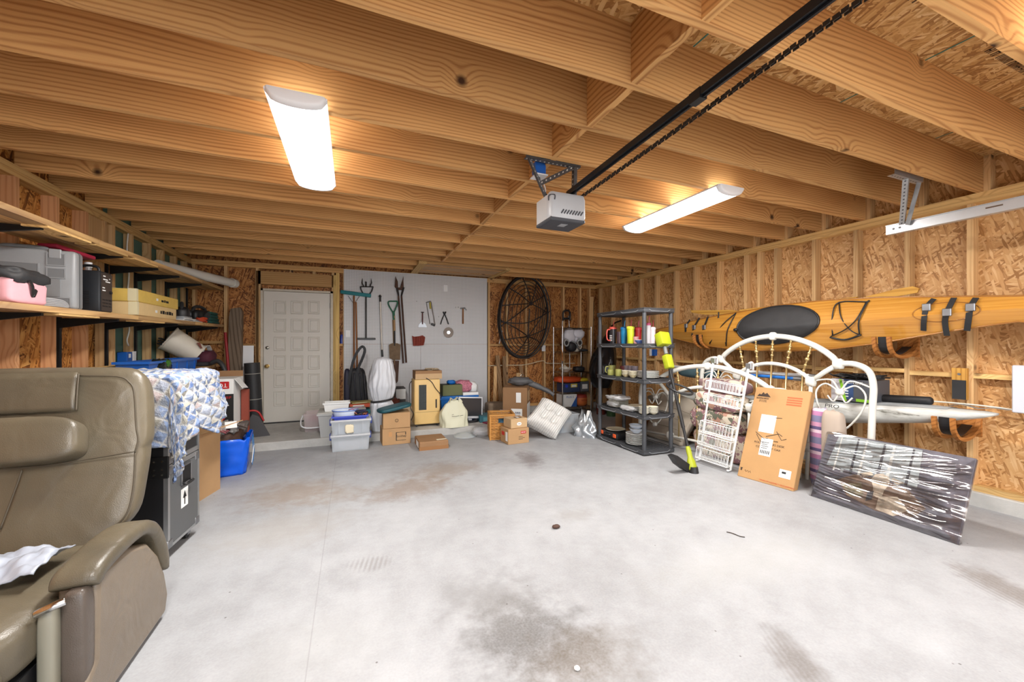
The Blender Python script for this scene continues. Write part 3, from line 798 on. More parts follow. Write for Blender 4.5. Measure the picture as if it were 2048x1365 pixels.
# lower shelf: blue bin, bucket with rods, bags, clutter
t = thing('storage_bin', 'long blue translucent storage bin on the lowest shelf', 'storage bin', (-1.86, 5.25, z_low(5.25)))
BBIN = mat('blue_bin_plastic', (34, 104, 200), .3, alpha=.93)
def bin_shell(m, a, b, h, wall, taper=.9, rim=.018, parent=None, name='tub'):
    g = MB()
    def rr(s, z, k): 
        return [Vector((x * s * k, y * k if True else 0, z)) for x, y in ()]
    rings = []
    for z, k in ((0, taper), (h, 1.0)):
        rings.append([Vector((sx * a * k, sy * b * k, z)) for sx, sy in ((-1, -1), (-.9, -1), (.9, -1), (1, -1), (1, -.9), (1, .9), (1, 1), (.9, 1), (-.9, 1), (-1, 1), (-1, .9), (-1, -.9))])
    inner = [[Vector((p.x * (1 - wall / a), p.y * (1 - wall / b), max(p.z, wall))) for p in r] for r in rings]
    g.loft([inner[0], rings[0]], caps=False) if False else None
    g.loft(rings, caps=False); g.loft(inner, caps=False)
    n = 12
    g.add(rings[0], [tuple(range(n - 1, -1, -1))]); g.add(inner[0], [tuple(range(n))])
    rim_o = [Vector((p.x * (1 + rim / a), p.y * (1 + rim / b), h)) for p in rings[1]]
    g.loft([inner[1], [Vector((p.x, p.y, h + .006)) for p in inner[1]], [Vector((p.x, p.y, h + .006)) for p in rim_o], [Vector((p.x, p.y, h - rim)) for p in rim_o], [Vector((p.x, p.y, h - rim)) for p in rings[1]]], caps=False)
    return g.build(name, m, parent)
bin_shell(BBIN, .12, .62, .135, .004, .93, .016, t)
for y in (-.3, 0.02, .3, .52):
    MB().box(.112, .124, y, y + .03, .01, .12).build('rib', BBIN, t)
t = thing('bucket', 'white plastic bucket lying tilted with dark rods inside', 'bucket', (-1.9, 6.02, z_low(6.0) + .06))
MB().lathe([(.001, 0), (.125, 0), (.15, .34), (.158, .345), (.158, .36), (.145, .36), (.143, .34), (.118, .012), (.001, .012)], 28, basis((.10, .08, .10), Vector((.1, -.75, .1)).cross(Vector((-.75, -.30, .58)).normalized()).normalized() if False else Vector((.37, -.93, 0)), Vector((-.75, -.30, .58)).normalized().cross(Vector((.37, -.93, 0))), Vector((-.75, -.30, .58)).normalized())).build('shell', mat('bucket_white', (224, 216, 200), .45, var=.05), t, smooth=40)
MB().box(-.002, .002, -.05, .05, -.04, .04, T(.145, .0, .215) @ RY(R(-30))).build('printed_label', mat('bucket_label', (150, 90, 80), .6), t)
for k in range(7):
    a = Vector((.0, .05 - .015 * k, .16 + .012 * (k % 3))); b = a + Vector((-.21, -.24 + .03 * k, .08 + .02 * (k % 3)))
    MB().cyl(a, b, .009, n=8).build('rod', BLACK, t)
t = thing('plastic_bag_bundle', 'black and green crumpled bag slumped on the blue bin rim', 'bag', (-1.77, 4.98, z_low(5.0)))
MB().sup((0, 0, .075), (.055, .16, .08), .8, .8, 26, 18, fn=lambda q: q * (1 + .3 * mnoise.noise(q * 3))).build('bag', mat('black_film', (24, 30, 28), .25), t, smooth=180)
MB().sup((.02, .02, .11), (.045, .07, .04), .8, .8, 18, 12, fn=lambda q: q * (1 + .4 * mnoise.noise(q * 4))).build('green_wrap', mat('green_film', (62, 110, 40), .3), t, smooth=180)
t = thing('fabric_bag', 'purple and red fabric bag with white handle at the shelf end', 'bag', (-1.86, 6.55, z_low(6.55)))
MB().sup((0, 0, .1), (.11, .17, .1), .55, .45, 24, 14, fn=lambda q: q * (1 + .14 * mnoise.noise(q * 2.5))).build('body', mat('plum_fabric', (96, 44, 62), .75, var=.25, vscale=9), t, smooth=180)
MB().ribbon(smooth_path([(.02, -.2, .19), (.02, -.1, .25), (.02, .05, .26), (.02, .14, .2)], 6), .05, .012, (1, 0, 0)).build('handle', PAPER, t)
MB().rbox(-.1, .1, -.2, .0, 0, .05, .01, 1, T(.02, -.1, 0)).build('base', mat('charcoal_fabric', (56, 54, 58), .7), t)
# electrical box, cable
t = thing('outlet_box', 'blue electrical outlet box on a stud with white cable', 'outlet', (XL, 5.33, 1.13))
MB().rbox(-.07, .012, -.1, .0, 0, .11, .004, 1).build('box', BLUEPL, t)
MB().box(.011, .018, .005, .075, -.005, .115).build('cover_plate', WHITE, t)
MB().box(.012, .0135, -.07, -.03, .05, .09).build('sticker', PAPER, t)
MB().tube(smooth_path([(.02, -.03, .0), (.035, -.035, -.05), (.03, -.03, -.08)], 4), .03, 8).build('plug', mat('plug_blue', (32, 40, 140), .4), t, smooth=180)
t2 = tag(MB().tube(smooth_path([ax(257, 692, XL - .02), ax(254, 680, XL - .02), ax(259, 655, XL - .02), ax(254, 600, XL - .02), ax(258, 550, XL - .02), ax(254, 500, XL - .02), ax(257, 462, XL - .02)], 6), .007, 8).build('power_cable', mat('cable_white', (232, 230, 222), .4), None, smooth=180), 'white power cable running down the stud to the outlet box', 'cable')
t = thing('bench_board', 'pale timber board standing along the back of the lowest shelf', 'board', (-2.07, 4.2, z_low(4.2)))
MB().box(-.02, .02, -.85, .0, 0, .11).build('board', W_PLATE, t)
MB().box(-.02, .02, .005, .95, 0, .12).build('board', W_PLATE, t)
t = thing('paint_tub', 'small white tub with lid on the lowest shelf', 'tub', (-2.0, 4.18, z_low(4.2)))
MB().lathe([(0, 0), (.055, 0), (.06, .08), (0, .08)], 18).build('tub', WHITE, t, smooth=40)
MB().lathe([(.066, .08), (.066, .1), (0, .102)], 18).build('lid', mat('cream_plastic', (232, 228, 216), .5), t, smooth=40)
t = thing('spice_jar', 'short glass jar with white lid beside the red tool', 'jar', (-1.8, 4.36, z_low(4.36)))
MB().lathe([(0, 0), (.05, 0), (.05, .05), (0, .05)], 18).build('glass', mat('jar_contents', (120, 96, 80), .3, var=.3, vscale=40), t, smooth=40)
MB().lathe([(.054, .05), (.054, .075), (0, .075)], 18).build('lid', WHITE, t, smooth=40)
t = thing('document_tray', 'flat black laptop and folders lying behind the chair', 'tray', (-1.83, 3.95, z_low(3.95)))
for k in range(4):
    MB().box(-.13, .13, -.26, .26, .016 * k, .016 * k + .01, RZ(.08 * (k - 1.5))).build('folder', [BLACK, mat('slate_plastic', (70, 74, 80), .4), BLACK, mat('pale_folder', (172, 174, 178), .5)][k], t)
for nm, lab, m, x, y in (('hand_tool', 'red handled hand tool on the lowest shelf', REDPL, -1.79, 4.62), ('hand_tool', 'teal handled hand tool beside the black bag', mat('teal_plastic', (26, 140, 130), .45), -1.80, 4.82)):
    t = thing(nm, lab, 'tool', (x, y, z_low(y)), .2)
    MB().rbox(-.03, .03, -.1, .06, 0, .035, .01, 2).build('handle', m, t, smooth=50)
    MB().rbox(-.012, .012, .05, .12, .008, .024, .004, 1).build('tip', STEEL, t)
t = thing('crumpled_wrapper', 'crumpled clear wrapper on the lowest shelf behind the recliner', 'wrapper', (-2.0, 3.8, z_low(3.8) + .1))
MB().sup((0, 0, .025), (.05, .08, .03), .8, .8, 18, 12, fn=lambda q: q * (1 + .4 * mnoise.noise(q * 4))).build('wrapper', mat('wrapper_film', (206, 204, 198), .2), t, smooth=180)

# ================================================================== recliner
LEA = None
def leather(name, c1, c2, sc=3.0):
    t = NT(name)
    co = t.n('TexCoord').outputs['Object']
    n1 = t.n('TexNoise', {'Vector': co, 'Scale': sc, 'Detail': 3.0}).outputs[0]
    n2 = t.n('TexNoise', {'Vector': co, 'Scale': 260.0, 'Detail': 1.0}).outputs[0]
    n3 = t.n('TexNoise', {'Vector': co, 'Scale': 5.0, 'Detail': 2.0, 'Distortion': 1.2}).outputs[0]
    t.set(Base_Color=t.mix(t.n('MapRange', {0: n1, 1: .35, 2: .65, 3: 0., 4: 1.}).outputs[0], lin(c1), lin(c2)), Roughness=.36, Specular_IOR_Level=.5)
    t.bump(t.math('ADD', n3, t.math('MULTIPLY', n2, .08)), .34, .025)
    return t.m
LEA = leather('taupe_leather', (100, 91, 74), (84, 77, 64))
LEA2 = leather('taupe_vinyl', (124, 111, 95), (114, 102, 88), 2.0)
LEADK = leather('shaded_leather_trim', (92, 82, 74), (84, 75, 68))  # slightly darker, less yellow leather for the arm fronts
SEAMM = mat('seam_thread', (74, 66, 52), .6)
RCX, RCY = -1.42, 2.12
t = thing('recliner', 'wide taupe leather recliner with headrest roll and padded arms', 'recliner', (RCX, RCY, 0))
BP = Vector((0, 2.60, 1.19)); BN = Vector((0, 1, -.42)).normalized()
def bpt(u, v, off=0.0): return pl(u, v, BP - BN * off, BN) - Vector((RCX, RCY, 0))
outl = [(262, 741), (280, 752), (286, 775), (288, 830), (288, 880), (284, 894), (279, 901), (281, 910), (277, 940), (268, 989), (261, 1031), (243, 1058), (227, 1070), (220, 1090), (215, 1130), (210, 1200)]
op = [bpt(u, v) for u, v in outl]
rings = []
for p in reversed(op):
    w = p.x
    hz = (p.z - op[-1].z) / (op[0].z - op[-1].z)
    dth = .17 if hz < .95 else .10
    sec = []
    nsec = 40
    for k in range(nsec):
        a = 2 * PI * k / nsec
        cx_, sy_ = math.cos(a), math.sin(a)
        ex = math.copysign(abs(cx_) ** .28, cx_); ey = math.copysign(abs(sy_) ** .45, sy_)
        yy = p.y + dth / 2 + ey * dth / 2
        if ey < 0:
            yy -= .012 * mnoise.noise(Vector((ex * 2.2, p.z * 4, 1.0))) + .01 * math.cos(ex * 3)
        sec.append(Vector((ex * w, yy, p.z)))
    rings.append(sec)
top = [Vector((q.x * .93, lerp(q.y, op[0].y + .06, .55), q.z + .018)) for q in rings[-1]]
rings.append(top)
bk = MB().loft(rings).build('backrest', LEA, t, smooth=180, sub=1)
# headrest flap, roll and seams
fl = [bpt(u, v, .022) for u, v in ((156, 746), (154, 790), (153, 822))]
def flap(a, b):
    i = b * 2; k = min(int(i), 1); q = i - k
    p = fl[k].lerp(fl[k + 1], q)
    return Vector((lerp(-p.x, p.x, a), p.y - .012 * math.sin(PI * b), p.z + .004 * mnoise.noise(Vector((a * 9, b * 3, 0)))))
MB().grid(flap, 24, 8).build('headrest_flap', LEA, t, smooth=180, solid=.012)
ra, rb = bpt(168, 832, .045), bpt(168, 922, .045)
rc = (ra + rb) / 2; rh = (ra - rb).length / 2
dirz = (ra - rb).normalized()
Mr = basis(Vector((0, rc.y, rc.z)), Vector((1, 0, 0)), dirz.cross(Vector((1, 0, 0))), dirz)
MB().sup((0, 0, 0), (rc.x, .07, rh), .45, .35, 48, 18, Mr, fn=lambda q: Vector((q.x, q.y * (1 + .05 * mnoise.noise(q * 5)), q.z * (1 + .03 * mnoise.noise(Vector((q.x * 9, 0, 0)))) * (1 - .05 * abs(q.x) ** 6)))).build('headrest_roll', LEA, t, smooth=180)
def seamline(pts, off=.028, r=.0035):
    return MB().tube(smooth_path([bpt(u, v, off) for u, v in pts], 6), r, 6).build('seam', SEAMM, bk, smooth=180)
seamline([(160, 752), (235, 754), (258, 765), (268, 785), (272, 850), (276, 880), (270, 905)], .016)
seamline([(157, 748), (154, 785), (152, 822)], .036)
seamline([(0, 938), (80, 933), (170, 920), (268, 904)], .022)
seamline([(270, 905), (268, 960), (260, 1010), (245, 1040), (215, 1062)], .012)
seamline([(44, 940), (32, 975), (0, 1060)], .026)
# seat, front bolster
def wob(q): return Vector((q.x, q.y * (1 + .03 * mnoise.noise(q * 2.5)), q.z * (1 + .08 * mnoise.noise(Vector((q.x * 3, q.y * 3, 2))))))
MB().sup((0, -.14, .36), (.475, .36, .10), .4, .22, 40, 18, fn=wob).build('seat_cushion', LEA, t, smooth=180)
MB().sup((0, -.56, .30), (.47, .11, .13), .55, .25, 40, 18, fn=wob).build('front_bolster', LEA, t, smooth=180)
MB().box(-.46, .46, -.5, .25, .06, .27).build('base_frame', BLACK, t)
# arms: side panel + arched pad + front post
for s in (1, -1):
    prof = [(.28, .02), (.31, .10), (.27, .22), (.20, .34), (.10, .44), (-.05, .49), (-.24, .50), (-.27, .47), (-.28, .2), (-.36, .14), (-.52, .10), (-.56, .02)]
    xo, xi = s * .585, s * .475
    M = basis((0, 0, 0), (0, 1, 0), (0, 0, 1), (1, 0, 0))
    sp = MB().prism(prof, .11, M, min(xo, xi)).build('side_panel', LEA2, t)
    bv = sp.modifiers.new('edge', 'BEVEL'); bv.width = .018; bv.segments = 3
    for poly in sp.data.polygons: poly.use_smooth = True
    sp.data.set_sharp_from_angle(angle=R(50))
    path = smooth_path([(-.285, .475), (-.25, .508), (-.14, .525), (.0, .528), (.10, .51), (.18, .455), (.245, .35), (.285, .235)], 5)
    secs = []
    for i, p in enumerate(path):
        q = path[min(i + 1, len(path) - 1)] - path[max(i - 1, 0)]
        q = Vector((q[0], q[1])).normalized(); nn = Vector((-q.y, q.x))
        k = i / (len(path) - 1); e = min(1, 6 * min(k, 1 - k) + .55)
        sec = []
        for j in range(16):
            a = 2 * PI * j / 16; ca, sa = math.cos(a), math.sin(a)
            hx = math.copysign(abs(ca) ** .45, ca) * .068 * (.9 + .1 * e); hn = math.copysign(abs(sa) ** .7, sa) * .034 * e
            sec.append(Vector((s * .53 + hx, p[0] + nn.x * hn, p[1] + nn.y * hn)))
        secs.append(sec)
    MB().loft(secs).build('arm_pad', LEA, t, smooth=180)
    MB().sup((s * .545, -.30, .31), (.035, .035, .17), .4, .5, 20, 18).build('arm_front', LEADK, t, smooth=180)
    MB().sup((s * .493, -.335, .30), (.024, .03, .15), .35, .6, 16, 16).build('front_post', mat('grey_vinyl_post', (132, 128, 114), .4), t, smooth=180)
    MB().tube(smooth_path([(s * .475, -.36, .445), (s * .495, -.365, .455), (s * .52, -.365, .465), (s * .54, -.355, .468)], 5), .014, 10).build('bracket', CHROME, t, smooth=180)
    MB().box(s * .46 - .03, s * .46 + .03, -.40, -.2, .03, .13).build('skirt', BLACK, t)
# bag of mail on the seat
t = thing('mail_bag', 'crumpled silver plastic mailer on the recliner seat', 'bag', (-1.30, 1.98, .47))
def crum(a, b):
    x = lerp(-.2, .26, a); y = lerp(-.06, .17, b)
    z = .025 + .05 * math.sin(PI * b) * (1 - .3 * a) + .035 * mnoise.noise(Vector((x * 11, y * 16, 0))) + .02 * mnoise.noise(Vector((x * 30, y * 26, 3)))
    return Vector((x, y + .02 * mnoise.noise(Vector((x * 8, 1, 2))), z))
MB().grid(crum, 40, 24).build('mailer', mat('silver_film', (160, 166, 178), .32, spec=.7), t, smooth=180, solid=.006)
t2 = thing('magazine', 'folded glossy magazine under the silver mailer', 'magazine', (-1.28, 1.86, .462), R(14))
MB().rbox(-.2, .13, -.05, .10, 0, .014, .004, 1).build('pages', PAPER, t2)
MB().box(-.2, .06, -.051, .099, .0142, .0152).build('cover', mat('magazine_cover', (104, 122, 146), .3, var=.6, vscale=14), t2)
t2 = thing('envelope', 'white torn envelope poking out over the magazine', 'envelope', (-1.24, 1.90, .485), R(24))
MB().prism([(-.05, -.04), (.03, -.055), (.07, -.01), (.06, .05), (-.03, .05)], .004, RX(R(14))).build('paper', PAPER, t2)

# ================================================================== flight case under the quilt, second case, cartons
AF = math.atan2(.037, .38)
t = thing('flight_case', 'black road case with aluminium edges and an arrow label', 'road case', (-1.033, 2.985, 0), -AF)
LAM = mat('black_laminate', (30, 30, 32), .35, var=.05); LAMF = mat('grey_laminate', (84, 86, 88), .35)
CW, CD, Z0, Z1, Z2 = .62, .385, .078, .585, 1.10
MB().box(-CW, 0, 0, CD, Z0, Z1).build('body', LAM, t)
MB().box(-.0005, .004, .012, CD - .012, Z0 + .015, Z1 - .035).build('side_panel', LAMF, t)
MB().box(-CW, 0, 0, CD, Z1 + .004, Z2).build('lid', LAM, t)
ed = MB()
e = .017
for y in (0, CD):
    for z0, z1 in ((Z0, Z1), (Z1 + .004, Z2)):
        ed.box(-e, .006, y - (.006 if y == 0 else e), y + (e if y == 0 else .006), z0, z1)
for z in (Z0, Z1 - .03, Z1 + .005, Z2 - .02):
    ed.box(-.004, .006, 0, CD, z, z + .03 if z != Z0 else z + .018)
    ed.box(-CW, .006, -.006, .002, z, z + .03 if z != Z0 else z + .018)
ed.build('edge_trim', ALU, t)
for y, z in ((0, Z0), (CD, Z0), (0, Z1 - .06), (CD, Z1 - .06), (0, Z1 + .005)):
    c = MB().rbox(-.055, .009, (y - .009) if y == 0 else y - .05, y + (.05 if y == 0 else .009), z - .002, z + .052, .008, 2).build('corner_brace', STEEL, t, smooth=50)
cr = MB().rbox(-.095, .01, -.011, .004, Z1 - .075, Z1 + .06, .005, 1).build('lid_stay', BLKMET, t)
for x, z in ((-.02, Z1 - .05), (-.06, Z1 - .05), (-.02, Z1 - .02), (-.06, Z1 - .02), (-.02, Z1 + .03), (-.06, Z1 + .03)):
    MB().cyl((x, -.0105, z), (x, -.0145, z), .006, n=10).build('rivet', CHROME, cr)
cr = MB().rbox(-.26, -.20, -.012, .004, Z1 - .11, Z1 + .03, .005, 1).build('latch', STEEL, t)
for z in (Z1 - .09, Z1 - .03, Z1 + .01):
    MB().cyl((-.23, -.0115, z), (-.23, -.0155, z), .006, n=10).build('rivet', CHROME, cr)
hd = MB().rbox(.003, .012, .14, .27, .41, .545, .008, 1).build('handle_dish', STEEL, t, smooth=50)
MB().box(.011, .0125, .155, .255, .425, .53).build('recess', BLKMET, hd)
MB().tube(smooth_path([(.012, .16, .425), (.03, .16, .42), (.035, .2, .42), (.03, .25, .42), (.012, .25, .425)], 4), .007, 8).build('grip', BLACK, hd, smooth=180)
lb = MB().box(.004, .0055, .15, .235, .265, .385).build('arrow_label', PAPER, t)
MB().prism([(-.006, -.045), (.006, -.045), (.006, .0), (.022, .0), (0, .045), (-.022, .0), (-.006, .0)], .001, basis((.0055, .1925, .325), (0, 1, 0), (0, 0, 1), (1, 0, 0))).build('arrow', INKB, lb)
for x in (-.05, -CW + .06):
    for y in (.05, CD - .05):
        c = MB().box(x - .035, x + .035, y - .03, y + .03, Z0 - .01, Z0).box(x - .02, x - .014, y - .02, y + .02, .025, Z0).box(x + .014, x + .02, y - .02, y + .02, .025, Z0).build('caster', STEEL, t)
        MB().cyl((x - .012, y, .033), (x + .012, y, .033), .033, n=18).build('wheel', BLACK, c, smooth=50)
t = thing('equipment_case', 'black case behind the road case, mostly under the quilt', 'case', (-1.58, 3.86, 0))
MB().rbox(-.14, .28, -.44, .06, .0, .80, .01, 1).build('body', LAM, t)
MB().rbox(-.14, .50, -.44, .0, .80, 1.095, .012, 1).build('lid', mat('graphite_plastic', (52, 54, 58), .4), t)

# quilt
def quilt_mat():
    t = NT('patchwork_quilt')
    uv = t.n('UVMap').outputs[0]
    def cell(scale, rot):
        mp = t.n('Mapping', {'Vector': uv, 'Rotation': (0, 0, rot), 'Scale': (scale, scale, 1)}).outputs[0]
        return mp, t.vmath('FLOOR', mp)
    mp, fl_ = cell(15.0, .5)
    wn = t.n('TexWhiteNoise', {'Vector': fl_}, noise_dimensions='2D').outputs['Value']
    fr = t.vmath('FRACTION', mp)
    s = t.n('SeparateXYZ', {0: fr})
    tri = t.math('GREATER_THAN', t.math('ADD', s.outputs[0], s.outputs[1]), 1.0)
    wn2 = t.math('FRACT', t.math('ADD', t.math('MULTIPLY', wn, 7.3), t.math('MULTIPLY', tri, .13)))
    col = t.ramp(wn2, [(0.0, lin((158, 164, 178))), (.18, lin((134, 150, 180))), (.36, lin((172, 168, 156))), (.5, lin((100, 121, 162))), (.62, lin((156, 162, 174))), (.74, lin((120, 139, 174))), (.86, lin((170, 156, 154))), (.94, lin((88, 108, 150)))], 'CONSTANT')
    nz = t.n('TexNoise', {'Vector': uv, 'Scale': 60.0, 'Detail': 3.0}).outputs[0]
    col = t.mix(t.n('MapRange', {0: nz, 1: .5, 2: .7, 3: 0., 4: .45}).outputs[0], col, lin((180, 183, 190)))
    e = t.math('MINIMUM', t.math('MINIMUM', s.outputs[0], t.math('SUBTRACT', 1.0, s.outputs[0])), t.math('MINIMUM', s.outputs[1], t.math('SUBTRACT', 1.0, s.outputs[1])))
    k = t.n('MapRange', {0: t.math('ADD', e, t.math('MULTIPLY', t.math('SUBTRACT', nz, .5), .12)), 1: .05, 2: .13, 3: .9, 4: 0.}).outputs[0]
    col = t.mix(k, col, lin((186, 185, 183)))
    t.set(Base_Color=col, Roughness=.9, Specular_IOR_Level=.1)
    t.bump(t.math('ADD', nz, t.math('MULTIPLY', e, 1.6)), .7, .012)
    return t.m
qx0, qx1, qy0, qy1, qz = -1.72, -1.015, 2.965, 3.74, 1.125
NU, NV = 110, 120
def qhang(yv):   # how far the front hangs at each place along the case
    pts = [(2.4, .50), (2.95, .49), (3.05, .44), (3.14, .40), (3.22, .36), (3.34, .42), (3.46, .43), (3.58, .50), (3.68, .46), (3.78, .40), (4.1, .36)]
    for (a, b), (c_, d_) in zip(pts[:-1], pts[1:]):
        if a <= yv <= c_: return lerp(b, d_, (yv - a) / (c_ - a))
    return .4
qv = []; quv = []
for j in range(NV):
    b = j / (NV - 1); fy = lerp(qy0 - .44, qy1 + .24, b)
    for i in range(NU):
        a = i / (NU - 1); fx = lerp(qx0, qx1 + qhang(fy), a)
        cx, cyy = min(max(fx, qx0), qx1), min(max(fy, qy0), qy1)
        dx, dy = fx - cx, fy - cyy; hg = math.hypot(dx, dy)
        wav = .018 * mnoise.noise(Vector((fx * 6, fy * 6, 0))) + .012 * mnoise.noise(Vector((fx * 15, fy * 15, 4)))
        gx, gy = 15 * (fx * math.cos(.5) - fy * math.sin(.5)), 15 * (fx * math.sin(.5) + fy * math.cos(.5))
        ex = abs(gx - round(gx)); ey = abs(gy - round(gy))
        puff = .010 * min(1, min(ex, ey) * 4) + .004 * mnoise.noise(Vector((fx * 60, fy * 60, 0)))
        if hg < 1e-6:
            p = Vector((cx, cyy, qz + wav * .7 + puff))
        else:
            ux, uy = dx / hg, dy / hg
            rr_ = .04; q = min(hg / (rr_ * PI / 2), 1)
            out = rr_ * math.sin(q * PI / 2) + .05 * min(1, hg / .3) * (.5 + .5 * math.sin((fy if abs(ux) > .5 else fx) * 26 + 2 * ux)) * abs(ux) + puff
            dn = rr_ * (1 - math.cos(q * PI / 2)) + max(0, hg - rr_ * PI / 2)
            p = Vector((cx + ux * (out + wav), cyy + uy * (out * .6 + wav), qz - dn))
        qv.append(p); quv.append((fx, fy))
g = MB(); fs = []
for j in range(NV - 1):
    for i in range(NU - 1):
        fs.append((j * NU + i, j * NU + i + 1, (j + 1) * NU + i + 1, (j + 1) * NU + i))
g.add(qv, fs)
qo = g.build('quilt', quilt_mat(), None, smooth=180)
uvl = qo.data.uv_layers.new(name='UVMap')
for l in qo.data.loops: uvl.data[l.index].uv = quv[l.vertex_index]
sd = qo.modifiers.new('thickness', 'SOLIDIFY'); sd.thickness = .012; sd.offset = -1
tag(qo, 'blue and white patchwork quilt with frayed seams draped over black cases', 'quilt')

# cartons behind: mower carton, open carton, blue bag
t = thing('mower_carton', 'tall red, white and black product carton beside the quilt', 'carton', (-1.50, 5.52, 0), R(0))
MB().rbox(-.26, .26, -.22, .22, 0, .93, .004, 1).build('box', PAPER, t)
f = -.2225
MB().box(-.262, .262, f, f + .001, .42, .76).build('print_panel', INKB, t)
MB().box(-.262, .262, f, f + .001, .0, .42).build('print_panel', RED, t)
q = MB().rbox(.0, .22, f - .001, f + .002, .82, .90, .004, 1).build('logo_plate', RED, t)
text('TORO', .066, PAPER, t, T(.11, f - .002, .86) @ RX(PI / 2) @ RZ(PI), 'lettering', .0008)
text('360', .06, PAPER, t, T(.12, f - .001, .36) @ RX(PI / 2), 'lettering', .0008)
scribble(t, T(.12, f - .001, .72) @ RX(PI / 2), .2, .04, RED, 1, 3)
MB().cyl((.12, f - .001, .52), (.12, f + .0005, .52), .07, n=24).build('print_roundel', RED, t)
MB().cyl((.12, f - .0016, .52), (.12, f, .52), .045, n=24).build('print_roundel', INKB, t)
MB().prism([(.06, .60), (.2, .66), (.22, .63), (.1, .58)], .001, basis((0, f - .001, 0), (1, 0, 0), (0, 0, 1), (0, -1, 0))).build('print_blade', PAPER, t)
MB().prism([(0, 0), (.2, 0), (.22, .16), (.02, .14)], .004, basis((.26, -.2, .93), (0, 1, 0), (.55, 0, -.8), (1, 0, .6))).build('flap', PAPER, t)
MB().box(-.26, .26, .2, .206, .93, 1.0).build('flap', CARD2, t)
MB().box(-.262, -.02, f - .001, f, .93, .99).build('flap', CARD2, t)

def open_box(name, label, loc, rz, w, d, h, m, th=.006, flaps=(), flapl=.18, group=None):
    t = thing(name, label, 'box', loc, rz, group)
    MB().box(-w / 2, w / 2, -d / 2, d / 2, 0, th).box(-w / 2, w / 2, -d / 2, -d / 2 + th, th, h).box(-w / 2, w / 2, d / 2 - th, d / 2, th, h).box(-w / 2, -w / 2 + th, -d / 2 + th, d / 2 - th, th, h).box(w / 2 - th, w / 2, -d / 2 + th, d / 2 - th, th, h).build('box', m, t)
    for side, ang in flaps:
        if side == '+x': M = T(w / 2, 0, h) @ RY(R(ang)); b = (0, flapl, -d / 2, d / 2, -.003, .003)
        if side == '-x': M = T(-w / 2, 0, h) @ RY(R(-ang)); b = (-flapl, 0, -d / 2, d / 2, -.003, .003)
        if side == '+y': M = T(0, d / 2, h) @ RX(R(-ang)); b = (-w / 2, w / 2, 0, flapl, -.003, .003)
        if side == '-y': M = T(0, -d / 2, h) @ RX(R(ang)); b = (-w / 2, w / 2, -flapl, 0, -.003, .003)
        MB().box(*b, M).build('flap', m, t)
    return t
t = open_box('open_carton', 'open brown cardboard carton with raised flaps behind the road case', (-1.36, 4.22, 0), R(-14), .42, .34, .56, CARD, flaps=(('+x', -18), ('-y', 60), ('-x', -70), ('+y', -60)), flapl=.2)
MB().prism([(0, 0), (.12, .0), (.02, .14)], .001, basis((.02, -.1705, .02), (1, 0, 0), (0, 0, 1), (0, -1, 0))).build('tape', KRAFT, t)
# blue shopping bag
t = thing('shopping_bag', 'glossy bright blue woven shopping bag stuffed with clutter', 'bag', (-1.20, 4.93, 0), R(8))
BLUB = mat('blue_tarpaulin', (10, 92, 222), .22, var=.08, vscale=10, bump=.25, bscale=9)
def bagf(a, b):
    t_ = 2 * PI * a; ca, sa = math.cos(t_), math.sin(t_)
    ex = math.copysign(abs(ca) ** .3, ca); ey = math.copysign(abs(sa) ** .3, sa)
    w = .165 + .035 * b; d_ = .235 + .035 * b
    k = 1 + .05 * mnoise.noise(Vector((ca * 2.5, sa * 2.5, b * 3))) + .07 * abs(mnoise.noise(Vector((ca * 6, sa * 6, b * 5)))) - .05 * abs(mnoise.noise(Vector((ca * 3 + 5, sa * 3, b * 9))))
    return Vector((ex * w * k, ey * d_ * k, .36 * b * (1 + .12 * mnoise.noise(Vector((ca * 1.5, sa * 1.5, 7))) * b)))
MB().grid(bagf, 48, 16, cu=True).build('bag', BLUB, t, smooth=180, solid=.004)
MB().box(-.15, .15, -.21, .21, .005, .01).build('bottom', BLUB, t)
MB().box(.205, .210, -.08, .0, .1, .26, T(0, -.1, .02) @ RY(R(6))).build('paper_tag', PAPER, t)
for x in (.208,):
    for y in (.05, .2):
        MB().ribbon(smooth_path([(x, y, .02), (x + .01, y, .15), (x, y, .32)], 4), .035, .004, (0, 1, 0)).build('strap', mat('strap_blue', (16, 120, 190), .4), t)
ST = [('dark_shoe', 'grey sole of a shoe sticking out of the blue bag', (.08, .20, .40), (.05, .10, .07), mat('grey_sole', (92, 84, 80), .7)),
      ('brown_fabric', 'brown crumpled fabric heaped in the blue bag', (-.03, .02, .34), (.15, .2, .09), mat('brown_fabric', (72, 50, 40), .75, var=.4, vscale=20))]
for nm, lb, c, r, m in ST:
    o = MB().sup((0, 0, 0), r, .7, .6, 22, 14, fn=lambda q: q * (1 + .35 * mnoise.noise(q * 3))).build(nm, m, None, Vector((-1.20, 4.93, 0)) + Vector(c), (.2, .3, .1), smooth=180)
    tag(o, lb, 'clutter')
random.seed(3)
for k in range(5):
    c = Vector((-1.20, 4.93, .44)) + Vector((random.uniform(-.14, .12), -.24 + .1 * k, .02 * random.random()))
    o = MB().sup((0, 0, 0), (.07, .09, .05), .8, .8, 18, 12, fn=lambda q: q * (1 + .55 * mnoise.noise(q * 3 + Vector((k * 5, 0, 0))))).build('plastic_wrap', mat('clear_crinkle', (190, 186, 182), .12, alpha=.55, spec=.9), None, c, smooth=180)
    tag(o, ['crinkled clear wrapper at the bag end closest to the open carton', 'crinkled clear wrapper beside the price card in the blue bag', 'crinkled clear wrapper in the middle of the blue bag', 'crinkled clear wrapper beyond the middle of the blue bag', 'crinkled clear wrapper next to the shoe in the blue bag'][k], 'wrapper', 'clear wrappers in the blue bag')
